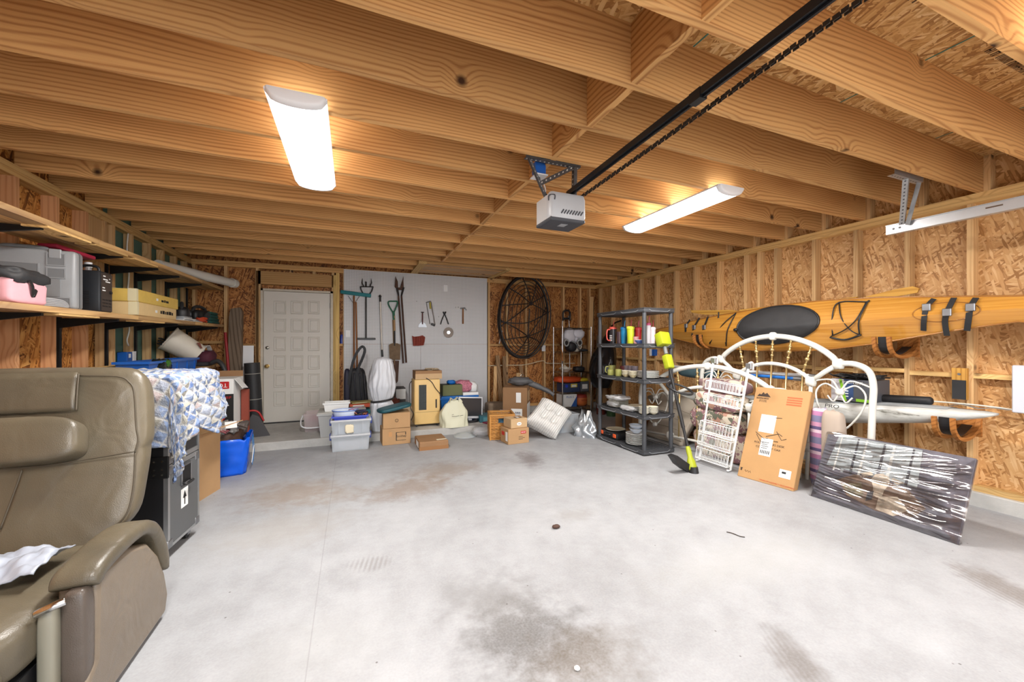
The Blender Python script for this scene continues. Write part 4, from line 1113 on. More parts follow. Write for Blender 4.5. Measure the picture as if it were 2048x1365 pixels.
for k, (dx, dy, col, lb) in enumerate(((-.05, -.2, (130, 24, 40), 'dark red wire rack lying across the blue bag'), (.06, -.05, (52, 40, 34), 'dark brown picture hanger in the blue bag'))):
    t = thing('wire_rack', lb, 'rack', (-1.20 + dx, 4.93 + dy, .43), .5 * k)
    for j in range(4):
        MB().tube([(-.08, -.08 + .05 * j, .02), (0, -.06 + .05 * j, .06), (.1, -.07 + .05 * j, .01)], .006, 6).build('wire', mat('rack_%d' % k, col, .4), t)
t = thing('price_card', 'white price card on the wrappers in the blue bag', 'card', (-1.14, 4.78, .50), .3)
MB().box(-.05, .05, -.003, .003, -.035, .035, RX(R(-30))).build('card', PAPER, t)

# things leaning by the rear corner
def lean(name, label, cat, p, w, d, h, m, rx=0., ry=0., rz=0.):
    t = thing(name, label, cat, p, rz)
    MB().box(-w / 2, w / 2, -d / 2, d / 2, 0, h, RY(ry) @ RX(rx)).build('board', m, t)
    return t
pa = ay(469, 850, 6.78)
t = thing('weathered_post', 'tall weathered grey timber post leaning by the door', 'post', (pa.x, 6.74, .1))
MB().prism([(-.075, 0), (.075, 0), (.08, 1.7), (.05, 1.76), (-.06, 1.74), (-.085, 1.6)], .09, basis((0, 0, 0), (1, 0, .01), (0, .06, 1), (0, 1, 0))).build('post', W_OLD, t)
pa = ay(493, 850, 6.9)
t = thing('white_board', 'narrow white painted board leaning beside the door', 'board', (pa.x, 6.86, .1))
MB().box(-.09, .09, 0, .02, 0, 1.2, RX(R(-2))).build('board', WHITE, t)
pa = ay(510, 857, 6.7)
t = thing('paper_roll', 'black roll of roofing felt standing by the door', 'roll', (pa.x, 6.72, .1))
TAR = mat('roofing_felt', (44, 44, 46), .55, var=.15, vscale=4)
MB().lathe([(0, 0), (.10, 0), (.098, .95), (.045, .95), (.04, .9), (0, .9)], 26, RY(R(-2.5))).build('roll', TAR, t, smooth=40)
for z in (.42, .79):
    MB().lathe([(.1005, z), (.1015, z + .004), (.1005, z + .008)], 26, RY(R(-2.5)), cap=False).build('string', mat('string', (180, 176, 166), .6), t)
t = thing('red_pole', 'thin red painted pole leaning behind the weathered post', 'pole', ay(466, 850, 6.60))
MB().cyl((0, 0, 0), (-.13, .16, 1.30), .018, n=10).build('pole', mat('red_paint', (150, 28, 36), .5), t, smooth=50)
t = thing('vacuum_hose', 'dark grey bent hose and wand near the shelf end', 'hose', (-1.52, 6.2, .1))
MB().tube(smooth_path([(-.17, .02, .98), (-.1, .0, 1.0), (-.04, -.02, .93), (-.01, -.03, .8), (.0, -.02, .4), (.01, 0, .02)], 6), .028, 10).build('hose', mat('dark_grey_rubber', (58, 58, 60), .45), t, smooth=180)
t = thing('garden_edger', 'rusty red tool upright beside the red carton', 'tool', (-1.19, 5.6, 0), 0)
MB().rbox(-.04, .04, -.03, .03, 0, .78, .008, 1).build('upright', mat('rust_red', (140, 62, 44), .6, var=.15), t)
t = thing('leaf_rake_head', 'dark grey wedge-shaped tool head with red arc on the floor', 'tool', (-1.22, 6.1, .1), R(10))
MB().prism([(-.16, 0), (.2, 0), (.08, .26), (.0, .3)], .05, basis((0, 0, 0), (1, 0, 0), (0, 0, 1), (0, -1, 0))).build('wedge', mat('charcoal_rubber', (64, 62, 64), .6), t)
MB().tube(smooth_path([(-.16, -.03, .25), (-.05, -.03, .34), (.06, -.03, .33), (.13, -.03, .2)], 6), .013, 8).build('red_arc', REDPL, t, smooth=180)

# ================================================================== rear wall: door, pegboard, tools
DW = mat('door_white', (214, 208, 198), .45, var=.03, vscale=2)
dx0, dx1, dz0, dz1 = -1.255, -.33, .115, 2.14
dr = MB().box(dx0, dx1, YB + .03, YB + .07, dz0, dz1).build('door_1', DW)
struct(dr, 'white panelled rear door with eighteen raised squares', 'door')
def dX(u): return ay(u, 700, YB).x
cols_ = [(546.9, 571.7), (581.2, 606), (616, 639.2)]
rows_ = [(601.7, 628.6), (638, 665), (674.3, 702), (711.7, 738.9), (748.4, 775.3), (783.7, 812.7)]
for cu in cols_:
    for cv in rows_:
        a = ay(cu[0], cv[0], YB); b = ay(cu[1], cv[1], YB)
        x0, x1, z0, z1 = a.x, b.x, b.z, a.z
        yf = YB + .03
        g = MB()
        o_ = [(x0, z0), (x1, z0), (x1, z1), (x0, z1)]
        i_ = [(x0 + .022, z0 + .022), (x1 - .022, z0 + .022), (x1 - .022, z1 - .022), (x0 + .022, z1 - .022)]
        j_ = [(x0 + .034, z0 + .034), (x1 - .034, z0 + .034), (x1 - .034, z1 - .034), (x0 + .034, z1 - .034)]
        g.loft([[Vector((x, yf, z)) for x, z in o_], [Vector((x, yf - .012, z)) for x, z in [(lerp(p[0], q[0], .3), lerp(p[1], q[1], .3)) for p, q in zip(o_, i_)]], [Vector((x, yf - .010, z)) for x, z in i_], [Vector((x, yf - .002, z)) for x, z in i_], [Vector((x, yf - .008, z)) for x, z in j_]])
        g.build('raised_panel', DW, dr)
for z, r, m in ((ay(534, 733, YB).z, .03, mat('brass', (168, 138, 84), .3, .9)), (ay(534, 696, YB).z, .025, mat('satin_nickel', (160, 156, 146), .35, .9))):
    x = dX(534)
    MB().lathe([(0, 0), (r, 0), (r, .01), (r * .5, .015), (r * .45, .04), (r * .9, .05), (r, .065), (r * .8, .08), (0, .082)] if m.name == 'brass' else [(0, 0), (r, 0), (r, .014), (r * .6, .02), (0, .022)], 20, T(x, YB + .03, z) @ RX(PI / 2)).build('door_knob' if m.name == 'brass' else 'deadbolt', m, dr, smooth=40)
MB().box(dx0, dx1, YB - .01, YB + .08, .1, .115).build('threshold', BLACK, dr)
for z in (.35, 1.1, 1.9):
    MB().cyl((dx1 + .004, YB + .028, z), (dx1 + .004, YB + .028, z + .09), .008, n=8).build('hinge', STEEL, dr)
JAM = mat('jamb_painted', (206, 196, 178), .6, var=.12, vscale=12)
tr = MB().box(dx0 - .035, dx0 - .004, YB - .005, YB + .08, .1, dz1 + .035).build('trim_1', JAM); struct(tr, 'scuffed white door jamb on the latch side', 'door jamb')
tr = MB().box(dx1 + .008, dx1 + .045, YB - .005, YB + .08, .1, dz1 + .035).build('trim_2', JAM); struct(tr, 'scuffed white door jamb on the hinge side', 'door jamb')
tr = MB().box(dx0 - .035, dx1 + .045, YB - .005, YB + .08, dz1 + .004, dz1 + .035).build('trim_3', JAM); struct(tr, 'scuffed white head jamb above the door', 'door jamb')
MB().box(dx0 - .07, dx1 + .05, YB, YB + .089, 2.24, 2.44).build('header_beam', W_PLATEX, wb_)
for x in (-.88, -.56): MB().box(x - .02, x + .02, YB, YB + .089, 2.44, HC - .08).build('cripple', W_STUD, wb_)
MB().box(dx1 + .05, dx1 + .09, YB - .01, YB + .089, .1, 2.44).build('jack_stud', wood('yellow_stud', (222, 188, 118), (176, 132, 70), 'Z', rings=30, dist=4, grain=.5), wb_)
MB().box(dx1 + .09, dx1 + .14, YB - .005, YB + .089, .1, HC - .08).build('king_stud', MATS['yellow_stud'], wb_)
MB().box(-1.36, -1.29, YB, YB + .089, .1, 2.44).build('jack_stud', W_STUD, wb_)
MB().box(-.19, -.12, YB, YB + .089, 1.29, 1.33).build('fire_block', W_PLATEX, wb_)
t = thing('spray_can', 'small blue bottle with dark cap on the blocking by the door', 'bottle', (-.155, YB + .03, 1.33))
MB().lathe([(0, 0), (.03, 0), (.03, .12), (.018, .15), (0, .15)], 14).build('body', mat('can_blue', (40, 56, 140), .35), t, smooth=40)
MB().lathe([(.02, .15), (.02, .19), (0, .19)], 12).build('cap', mat('cap_dark', (90, 40, 36), .5), t, smooth=40)

def pegmat():
    t = NT('pegboard_white')
    co = t.n('TexCoord').outputs['Object']
    v = t.vmath('SCALE', co); v.node.inputs['Scale'].default_value = 1 / .0254
    f = t.vmath('SUBTRACT', t.vmath('FRACTION', v), (.5, .5, .5))
    sp = t.n('SeparateXYZ', {0: f})
    d = t.math('SQRT', t.math('ADD', t.math('MULTIPLY', sp.outputs[0], sp.outputs[0]), t.math('MULTIPLY', sp.outputs[2], sp.outputs[2])))
    k = t.n('MapRange', {0: d, 1: .15, 2: .21, 3: 1.0, 4: 0.}).outputs[0]
    nz = t.n('TexNoise', {'Vector': co, 'Scale': 2.0, 'Detail': 3.0}).outputs[0]
    base = t.mix(nz, lin((206, 206, 208)), lin((222, 222, 224)))
    t.set(Base_Color=t.mix(k, base, lin((96, 92, 90))), Roughness=.5)
    return t.m
PEG = pegmat()
pegb = thing('pegboard', 'large white pegboard covering the rear wall beside the door', 'pegboard', (-.124, YB - .012, .1))
MB().box(0, 2.463, 0, .012, 1.222, 2.45).build('panel', PEG, pegb)
sx = ay(841, 760, YB).x + .124
MB().box(0, sx - .002, 0, .012, 0, 1.219).build('panel', PEG, pegb)
MB().box(sx + .001, 2.463, 0, .012, 0, 1.219).build('panel', PEG, pegb)
PY = YB - .014
for nm, lab, u, v in (('outlet_plate', 'white outlet cover plate low on the pegboard by the broom', 696, 668), ('switch_plate', 'white cover plate high on the pegboard', 891, 577)):
    p = ay(u, v, PY)
    t = thing(nm, lab, 'cover plate', p)
    MB().rbox(-.037, .037, -.006, .001, -.057, .057, .003, 1).build('plate', WHITE, t)
    MB().box(-.012, .012, -.009, -.005, -.03, .03).build('insert', PAPER, t)
def P(u, v, dy=.03): return ay(u, v, PY - dy)
RUST = mat('rusty_iron', (84, 58, 46), .7, .3, var=.3, vscale=14)
DIRTY = mat('muddy_steel', (120, 98, 74), .7, .3, var=.35, vscale=16)
IRON = mat('dark_iron', (52, 48, 48), .55, .6, var=.15)
HWOOD = wood('tool_handle_wood', (176, 116, 66), (126, 78, 42), 'Z', rings=60, dist=3, knots=False)
HWOOD2 = wood('worn_handle_wood', (170, 138, 98), (124, 92, 62), 'Z', rings=60, dist=3, knots=False)
# push broom / squeegee with teal head
def loc(t): return Vector(t.location)
t = thing('floor_squeegee', 'teal headed push broom hanging upside down on the pegboard', 'broom', P(708, 748))
o = loc(t)
a, b = P(681, 584) - o, P(742, 592) - o
MB().rbox(0, (b - a).length, -.03, .03, -.028, .028, .008, 2, basis(a, (b - a).normalized(), (0, 1, 0), Vector((b - a)).normalized().cross(Vector((0, 1, 0))))).build('head', mat('teal_brush', (28, 122, 130), .6, bump=.4, bscale=120), t, smooth=50)
MB().cyl(P(708, 592) - o, (0, 0, 0), .014, n=10).build('handle', HWOOD, t, smooth=60)
for s in (-1, 1):
    MB().cyl(P(708, 608) - o, P(708 + s * 12, 592) - o, .004, n=6).build('brace', CHROME, t)
t = thing('rake_pole', 'reddish wooden tool handle beside the broom handle', 'tool handle', P(715, 760, .03))
o = loc(t)
MB().cyl(P(712, 605, .03) - o, (0, 0, 0), .013, n=10).build('handle', HWOOD, t, smooth=60)
MB().cyl((0, 0, 0), P(714, 735, .03) - o, .016, n=10).build('ferrule', BLACK, t, smooth=60)
t = thing('window_squeegee', 'black tee shaped squeegee hanging on the pegboard', 'squeegee', P(732, 678))
o = loc(t)
MB().cyl(P(732, 592) - o, (0, 0, 0), .013, n=10).build('pole', mat('dark_pole', (48, 46, 46), .5), t, smooth=60)
a, b = P(714, 677) - o, P(751, 679) - o
MB().rbox(a.x, b.x, -.02, .02, -.014, .014, .004, 1).build('blade', BLACK, t)
t = thing('weed_cutter', 'dark iron cultivator with prongs and hoop above the broom', 'garden tool', P(732, 585, .025))
o = loc(t)
MB().ribbon(smooth_path([P(721, 574, .025) - o, P(723, 582, .025) - o, P(729, 590, .025) - o, P(737, 590, .025) - o, P(743, 583, .025) - o, P(746, 574, .025) - o], 5), .022, .006, (.2, 0, 1)).build('hoop', IRON, t)
MB().cyl(P(720, 574, .025) - o, P(747, 574, .025) - o, .009, n=8).build('bar', IRON, t)
for u0, u1 in ((729, 725), (738, 742)):
    MB().tube([P((u0 + u1) / 2, 573, .03) - o, P(u1 - (1 if u1 < 730 else -1), 566, .04) - o, P(u1, 557, .03) - o], [.012, .01, .003], 6).build('prong', IRON, t)
MB().cyl(P(732, 574, .03) - o, P(732, 564, .03) - o, .012, n=8).build('socket', IRON, t)
t = thing('extension_pole', 'slim aluminium telescopic pole hanging on the pegboard', 'pole', P(765, 716))
o = loc(t)
MB().cyl(P(760.5, 603) - o, P(764, 700) - o, .014, n=12).build('pole', mat('pole_aluminium', (206, 200, 190), .4, .5), t, smooth=60)
MB().cyl(P(764, 700) - o, (0, 0, 0), .016, n=12).build('grip', BLACK, t, smooth=60)
MB().cyl(P(760.3, 591) - o, P(760.6, 604) - o, .016, n=12).build('tip', IRON, t, smooth=60)
MB().tube(smooth_path([P(757.5, 594) - o, P(760, 590) - o, P(763, 594) - o], 4), .005, 6).build('hanger', IRON, t)
# spade
t = thing('spade', 'garden spade with green dee handle and muddy blade', 'spade', P(789, 722))
o = loc(t)
GRN = mat('green_plastic', (22, 96, 66), .45)
MB().tube(smooth_path([P(787, 627) - o, P(778, 612) - o, P(777, 604) - o, P(786, 603) - o, P(795, 604) - o, P(793, 613) - o, P(787, 627) - o], 5), .012, 8).build('grip', GRN, t, smooth=60)
MB().cyl(P(787, 624) - o, P(788, 640) - o, .02, n=10).build('socket', GRN, t, smooth=60)
MB().cyl(P(788, 632) - o, P(789, 662) - o, .019, n=10).build('shaft', HWOOD2, t, smooth=60)
MB().cyl(P(789, 660) - o, P(789, 692) - o, .014, .017, n=10).build('strap', IRON, t, smooth=60)
def blade(pts, th, m, t, o, bow=.02):
    n = len(pts); pr = [ay(u, v, PY - .03) - o for u, v in pts]
    MB().prism([(p.x, p.z) for p in pr], th, basis((0, 0, 0), (1, 0, 0), (0, 0, 1), (0, -1, 0))).build('blade', m, t)
blade([(778, 690), (784, 687), (795, 687), (801, 690), (800, 720), (779, 720)], .012, DIRTY, t, o)
t = thing('trench_shovel', 'narrow rusty trenching shovel blade below the spade', 'shovel', P(789, 768, .015))
o = loc(t)
pr = [ay(u, v, PY - .012) - o for u, v in [(781, 722), (798, 722), (796, 762), (793, 767), (785, 767), (782, 761)]]
MB().prism([(p.x, p.z) for p in pr], .008, basis((0, 0, 0), (1, 0, 0), (0, 0, 1), (0, -1, 0))).build('blade', RUST, t)
MB().cyl(P(786, 640, .012) - o, P(789, 730, .012) - o, .012, n=10).build('shaft', HWOOD2, t, smooth=60)
# post-hole digger
t = thing('posthole_digger', 'rusty post hole digger with two long handles', 'digger', P(806, 726))
o = loc(t)
for (top, mid, sock, end) in (((791, 553), (794, 579), (797, 592), (806.5, 727)), ((807, 553), (807, 578), (803, 592), (812.5, 726))):
    MB().cyl(P(*sock) - o, P(*end) - o, .015, n=10).build('handle', RUST, t, smooth=60)
    q = [P(*top) - o, P(top[0] + (1 if top[0] < 800 else -4), 575) - o, P(*mid) - o]
    s = -1 if top[0] < 800 else 1
    pr = [Vector((q[0].x, 0, q[0].z)), Vector((q[1].x + .03 * 1, 0, lerp(q[0].z, q[1].z, .5))), Vector((q[1].x + .035, 0, q[1].z)), Vector((q[2].x, 0, q[2].z)), Vector((q[1].x - .02, 0, q[1].z))]
    MB().prism([(p.x, p.z) for p in pr], .014, basis((0, 0, 0), (1, 0, 0), (0, 0, 1), (0, -1, 0))).build('blade', RUST, t)
    MB().cyl(P(mid[0], mid[1] - 3) - o, P(*sock) - o, .02, .014, n=10).build('socket', IRON, t)
MB().rbox(-.05, .05, -.01, .02, -.02, .02, .005, 1, T(*(P(800, 578) - o))).build('pivot', RUST, t)
# small tools
t = thing('scraper', 'paint scraper with a wide blade and dark handle', 'scraper', P(845, 655, .012)); o = loc(t)
pr = [ay(u, v, PY - .012) - o for u, v in [(836, 655), (854, 655), (851, 648), (846, 644), (843, 644), (838, 649)]]
MB().prism([(p.x, p.z) for p in pr], .003, basis((0, 0, 0), (1, 0, 0), (0, 0, 1), (0, -1, 0))).build('blade', STEEL, t)
MB().cyl(P(845, 649, .014) - o, P(845, 626, .014) - o, .012, n=10).build('handle', mat('maroon_grip', (92, 50, 48), .5), t, smooth=60)
MB().box(-.025, .025, -.012, .012, -.008, .008, T(*(P(845, 625, .014) - o))).build('hammer_end', IRON, t)
t = thing('hacksaw', 'silver framed hacksaw with yellow grip hanging upright', 'hacksaw', P(868, 653, .012)); o = loc(t)
MB().tube([P(853, 606, .012) - o, P(856, 625, .012) - o, P(860, 648, .012) - o], .006, 6).build('blade_rail', STEEL, t)
MB().tube([P(862, 604, .012) - o, P(866, 628, .012) - o, P(870, 650, .012) - o], .009, 6).build('frame', ALU, t)
MB().tube([P(860, 605, .014) - o, P(861, 618, .014) - o], .014, 8).build('grip', mat('yellow_grip', (190, 170, 60), .5), t, smooth=60)
MB().tube([P(852, 606, .012) - o, P(861, 603, .012) - o], .009, 6).build('end_bracket', STEEL, t)
MB().rbox(-.045, .03, -.012, .012, -.02, .02, .008, 2, T(*(P(867, 650, .014) - o)) @ RY(R(20))).build('handle', BLACK, t)
t = thing('end_nippers', 'black handled end nippers hanging open on the pegboard', 'pliers', P(889, 640, .012)); o = loc(t)
for s in (-1, 1):
    MB().tube(smooth_path([P(889 - s * 2, 624, .012) - o, P(889 + s * 1, 630, .012) - o, P(889 + s * 5, 640, .012) - o, P(889 + s * 8, 649, .012) - o], 4), [.01] * 13, 8).build('grip', BLACK, t, smooth=60)
    MB().cyl(P(889 - s * 3, 624, .012) - o, P(889 + s * 1, 631, .012) - o, .011, n=8).build('jaw', IRON, t)
t = thing('claw_hammer', 'claw hammer with brown wooden handle on the pegboard', 'hammer', P(926, 648, .014)); o = loc(t)
MB().cyl(P(926, 618, .014) - o, (0, 0, 0), .012, .014, n=10).build('handle', HWOOD, t, smooth=60)
MB().tube(smooth_path([P(933, 621, .014) - o, P(930, 617, .014) - o, P(926, 617, .014) - o, P(921, 617.5, .014) - o], 4), [.004] + [.008] * 3 + [.011] * 9, 8).build('head', STEEL, t, smooth=60)
t = thing('saw_blade', 'round dark circular saw blade on the pegboard', 'saw blade', P(897, 665.5, .01)); o = loc(t)
gear = []
for k in range(48):
    r = .088 if k % 2 else .096
    gear.append((r * math.cos(2 * PI * k / 48), r * math.sin(2 * PI * k / 48)))
MB().prism(gear, .004, basis((0, 0, 0), (1, 0, 0), (0, 0, 1), (0, -1, 0))).build('disc', mat('saw_steel', (110, 100, 92), .45, .7, var=.2), t)
MB().cyl((0, -.004, 0), (0, -.006, 0), .03, n=16).build('hub', CHROME, t)
t = thing('work_gloves', 'rust red folded work gloves pinned to the pegboard', 'gloves', P(837, 682, .015)); o = loc(t)
pr = [ay(u, v, PY - .01) - o for u, v in [(824, 672), (828, 674), (837, 673), (845, 671), (850, 675), (849, 683), (847, 691), (836, 692), (826, 692)]]
MB().prism([(p.x, p.z) for p in pr], .018, basis((0, 0, 0), (1, 0, 0), (0, 0, 1), (0, -1, 0))).build('cloth', mat('rust_cloth', (142, 62, 48), .85, var=.2, vscale=40), t)
for k in range(5):
    x = lerp(pr[0].x, pr[4].x, (k + .7) / 5.6)
    MB().tube([(x, -.02, pr[6].z + .01), (x + .005, -.022, pr[0].z - .02)], .012, 6).build('finger', MATS['rust_cloth'], t, smooth=60)
hk = MB().tube(smooth_path([(0, 0, .012), (0, -.02, .01), (0, -.03, .0), (0, -.028, .014)], 4), .003, 6).mesh('peg_hook', IRON)
for k, (u, v) in enumerate(((911, 616), (916, 616), (833, 604), (877, 635))):
    tag(inst(hk, 'peg_hook', None, P(u, v, -.006)), ['empty wire peg hook left of the hammer head', 'empty wire peg hook touching the hammer head', 'empty wire peg hook above the scraper', 'empty wire peg hook left of the nippers'][k], 'peg hook', 'empty pegboard hooks')

# ------------------------------------------------------------------ floor clutter by the door
SZ = .1
def box_thing(name, label, cat, x0, x1, y0, y1, z, h, m, rz=0., bev=.004, group=None):
    t = thing(name, label, cat, ((x0 + x1) / 2, (y0 + y1) / 2, z), rz, group)
    a, b = (x1 - x0) / 2, (y1 - y0) / 2
    MB().rbox(-a, a, -b, b, 0, h, bev, 1).build('box', m, t)
    return t, a, b
def clear_tub(name, label, x0, x1, y0, y1, z, h, lid=None, group=None, m=None, rz=0., clips=None):
    t = thing(name, label, 'storage tub', ((x0 + x1) / 2, (y0 + y1) / 2, z), rz, group)
    a, b = (x1 - x0) / 2, (y1 - y0) / 2
    bin_shell(m or CLEARP, a, b, h, .003, .94, .01, t)
    for s in (-.6, .6):
        MB().box(a * s - .008, a * s + .008, -b - .004, -b * .95, .01, h - .01).build('rib', m or CLEARP, t)
    if lid:
        MB().rbox(-a - .012, a + .012, -b - .012, b + .012, h, h + .022, .008, 2).build('lid', lid, t, smooth=50)
    if clips:
        for s in (-1, 1):
            MB().rbox(s * (a + .012) - .012, s * (a + .012) + .012, -.05, .05, h - .06, h + .02, .006, 1).build('clip', clips, t)
    return t
BCLIP = mat('clip_blue', (44, 66, 150), .4)
LIDC = mat('frosted_lid', (214, 216, 220), .35, alpha=.8)
t = clear_tub('clear_tub', 'clear lidded tub on the floor, lower of the two stacked', -.235, .205, 5.26, 5.58, 0, .18, LIDC, clips=BCLIP)
MB().box(-.19, .19, -.13, .13, .01, .12).build('contents', mat('pale_contents', (190, 188, 194), .7, var=.2, vscale=12), t)
t = clear_tub('clear_tub', 'clear lidded tub stacked on another clear tub', -.235, .215, 5.26, 5.58, .204, .16, LIDC, clips=BCLIP)
MB().box(-.19, .19, -.13, .13, .01, .11).build('contents', mat('blue_grey_contents', (160, 166, 180), .7, var=.2, vscale=12), t)
MB().sup((-.02, -.163, .07), (.05, .004, .05), .5, .5, 16, 10, fn=lambda q: q * (1 + .35 * mnoise.noise(q * 3))).build('peeling_label', mat('label_cream', (226, 214, 186), .7), t, smooth=180)
t = thing('blue_tray', 'shallow blue tray on the stacked clear tubs', 'tray', (-.02, 5.4, .388))
bin_shell(mat('tray_blue', (58, 74, 184), .4), .20, .14, .04, .004, .9, .012, t)
t = thing('wash_tub', 'white and blue oval tub sitting in the blue tray', 'tub', (-.08, 5.41, .398))
def oval(m, w, d, h, tp, t, nm, z=0., th=.004):
    def f(a, b):
        if b < .5: k = b * 2; s = lerp(tp, 1, k); zz = h * k
        else: k = (b - .5) * 2; s = lerp(1, tp, k) - .02; zz = h * (1 - k) + th
        return Vector((w * s * math.cos(2 * PI * a), d * s * math.sin(2 * PI * a), z + zz))
    g = MB().grid(f, 32, 9, cu=True)
    g.add([Vector((w * tp * math.cos(2 * PI * i / 32), d * tp * math.sin(2 * PI * i / 32), z)) for i in range(32)], [tuple(range(32))])
    return g.build(nm, m, t, smooth=60)
oval(mat('tub_white_blue', (206, 216, 232), .4), .15, .115, .09, .86, t, 'tub')
MB().tube([Vector((.152 * math.cos(2 * PI * i / 32), .117 * math.sin(2 * PI * i / 32), .09)) for i in range(32)], .006, 6, True).build('rim', mat('tub_rim', (110, 140, 210), .4), t, smooth=180)
t = thing('tangled_wire', 'tangle of dark blue and copper wire on the blue tray', 'wire', (.1, 5.34, .395))
random.seed(5)
for k in range(5):
    pts = [Vector((random.uniform(-.07, .08), random.uniform(-.04, .05), .02 + random.uniform(0, .07))) for _ in range(9)]
    MB().tube(smooth_path(pts, 4), .009, 6).build('strand', [mat('navy_wire', (34, 36, 66), .45), mat('copper_wire', (150, 86, 62), .4), BLACK][k % 3], t, smooth=180)
t = thing('cable_loop', 'thin violet cable loop lying in the white tub', 'cable', (-.04, 5.40, .49))
MB().tube(smooth_path([(.0, -.02, 0), (.03, -.04, .01), (.06, -.02, 0), (.03, .02, .0), (.01, .0, .0), (.1, .02, .02), (.16, .04, .02)], 6), .006, 6).build('cable', mat('violet_wire', (150, 110, 140), .4), t, smooth=180)
t = thing('grey_tote', 'translucent grey lidded tote behind the stacked tubs', 'storage tub', (-.12, 5.88, SZ))
bin_shell(mat('tote_grey', (196, 196, 194), .35, alpha=.75), .29, .2, .3, .004, .9, .014, t)
MB().rbox(-.3, .3, -.21, .21, .3, .325, .008, 2).build('lid', mat('tote_lid', (178, 176, 170), .5), t, smooth=50)
MB().box(-.22, .22, -.15, .15, .01, .26).build('contents', mat('pale_contents', (190, 188, 194), .7), t)
t = thing('white_basket', 'small white rectangular plastic basket on the grey tote', 'basket', (-.19, 5.82, .427))
bin_shell(mat('basket_white', (232, 232, 230), .4), .155, .1, .11, .004, .9, .012, t)
MB().tube(smooth_path([(-.12, -.09, .12), (-.02, -.1, .135), (.1, -.1, .125), (.16, -.05, .12)], 5), .007, 6).build('handle', mat('basket_white', (232, 232, 230), .4), t, smooth=180)
t = clear_tub('pink_lid_tub', 'clear tub with magenta contents and white bail handle by the door', -.62, -.16, 6.13, 6.47, SZ, .24, m=mat('clear_pinkish', (222, 206, 206), .2, alpha=.38, spec=.6))
MB().prism([(-.2, 0), (.22, 0), (.24, .16), (.1, .12), (-.18, .03)], .22, basis((0, .12, .14), (1, 0, 0), (0, 0, 1), (0, -1, 0))).build('magenta_sheet', mat('magenta_plastic', (170, 20, 84), .45), t)
MB().box(-.19, .19, -.13, .13, .01, .09).build('contents', mat('taupe_contents', (168, 150, 144), .7, var=.2), t)
MB().tube(smooth_path([(-.255, -.02, .21), (-.27, -.12, .14), (-.24, -.2, .08), (-.1, -.21, .06), (.2, -.2, .09), (.25, -.12, .16), (.25, -.02, .2)], 6), .01, 8).build('bail_handle', WHITE, t, smooth=180)
# colourful flat boxes
for k, (c, lb, z, x, w) in enumerate((((46, 130, 140), 'teal game box at the bottom of the small stack', SZ + .0, .24, .15), ((216, 96, 64), 'orange and white game box in the middle of the small stack', SZ + .09, .22, .14), ((176, 160, 96), 'olive booklet on the small stack of boxes', SZ + .15, .25, .15))):
    t = thing('game_box', lb, 'box', (x - .12, 6.28, z + .2), .1 * k, 'small boxes beside the wrapped bundle')
    MB().rbox(-w, w, -.1, .1, 0, .055 if k < 2 else .02, .003, 1).build('box', mat('game_%d' % k, c, .5, var=.2, vscale=10), t)
    MB().box(-w * .7, w * .4, -.101, -.099, .012, .04 if k < 2 else .015).build('print', PAPER, t)
t, a, b = box_thing('grey_crate', 'plain grey crate under the small coloured boxes', 'crate', -.06, .28, 6.16, 6.40, SZ, .2, mat('crate_grey', (150, 150, 150), .6))
MB().rbox(-a - .01, a + .01, -b - .01, b + .01, .17, .2, .004, 1).build('rim', mat('crate_grey', (150, 150, 150), .6), t)
# black folded bag with strap
t = thing('folded_stroller', 'black folded carrier bag with a looped strap against the pegboard', 'bag', (.06, 6.66, SZ))
BF = mat('black_nylon', (26, 26, 30), .6, bump=.3, bscale=25); BF2 = mat('navy_nylon', (34, 32, 52), .6)
def bg(q): return Vector((q.x * (1 - .28 * (q.z + 1) / 2) + .02 * mnoise.noise(q * 3), q.y, q.z))
MB().sup((.02, 0, .42), (.17, .12, .42), .5, .5, 30, 24, fn=lambda q: bg(q) * (1 + .08 * mnoise.noise(q * 3))).build('body', BF, t, smooth=180)
MB().sup((-.13, -.01, .42), (.05, .1, .42), .5, .5, 18, 20).build('side_panel', BF2, t, smooth=180)
MB().ribbon(smooth_path([(-.12, -.1, .5), (-.08, -.11, .8), (-.01, -.12, 1.05), (.08, -.12, 1.18), (.125, -.12, 1.13), (.09, -.12, 1.0), (.03, -.11, .84), (.0, -.11, .6)], 6), .04, .01, (1, 0, .3)).build('strap', BF, t)
for x in (-.03, .05, .11):
    MB().tube(smooth_path([(x, -.12, .78), (x + .02, -.13, .5), (x + .05, -.12, .2), (x + .09, -.1, .02)], 5), .012, 8).build('frame_tube', mat('dark_tube', (60, 60, 66), .35, .5), t, smooth=180)
MB().tube(smooth_path([(.12, -.1, .2), (.16, -.1, .23), (.19, -.1, .2)], 4), .02, 8).build('foot', BLACK, t, smooth=180)
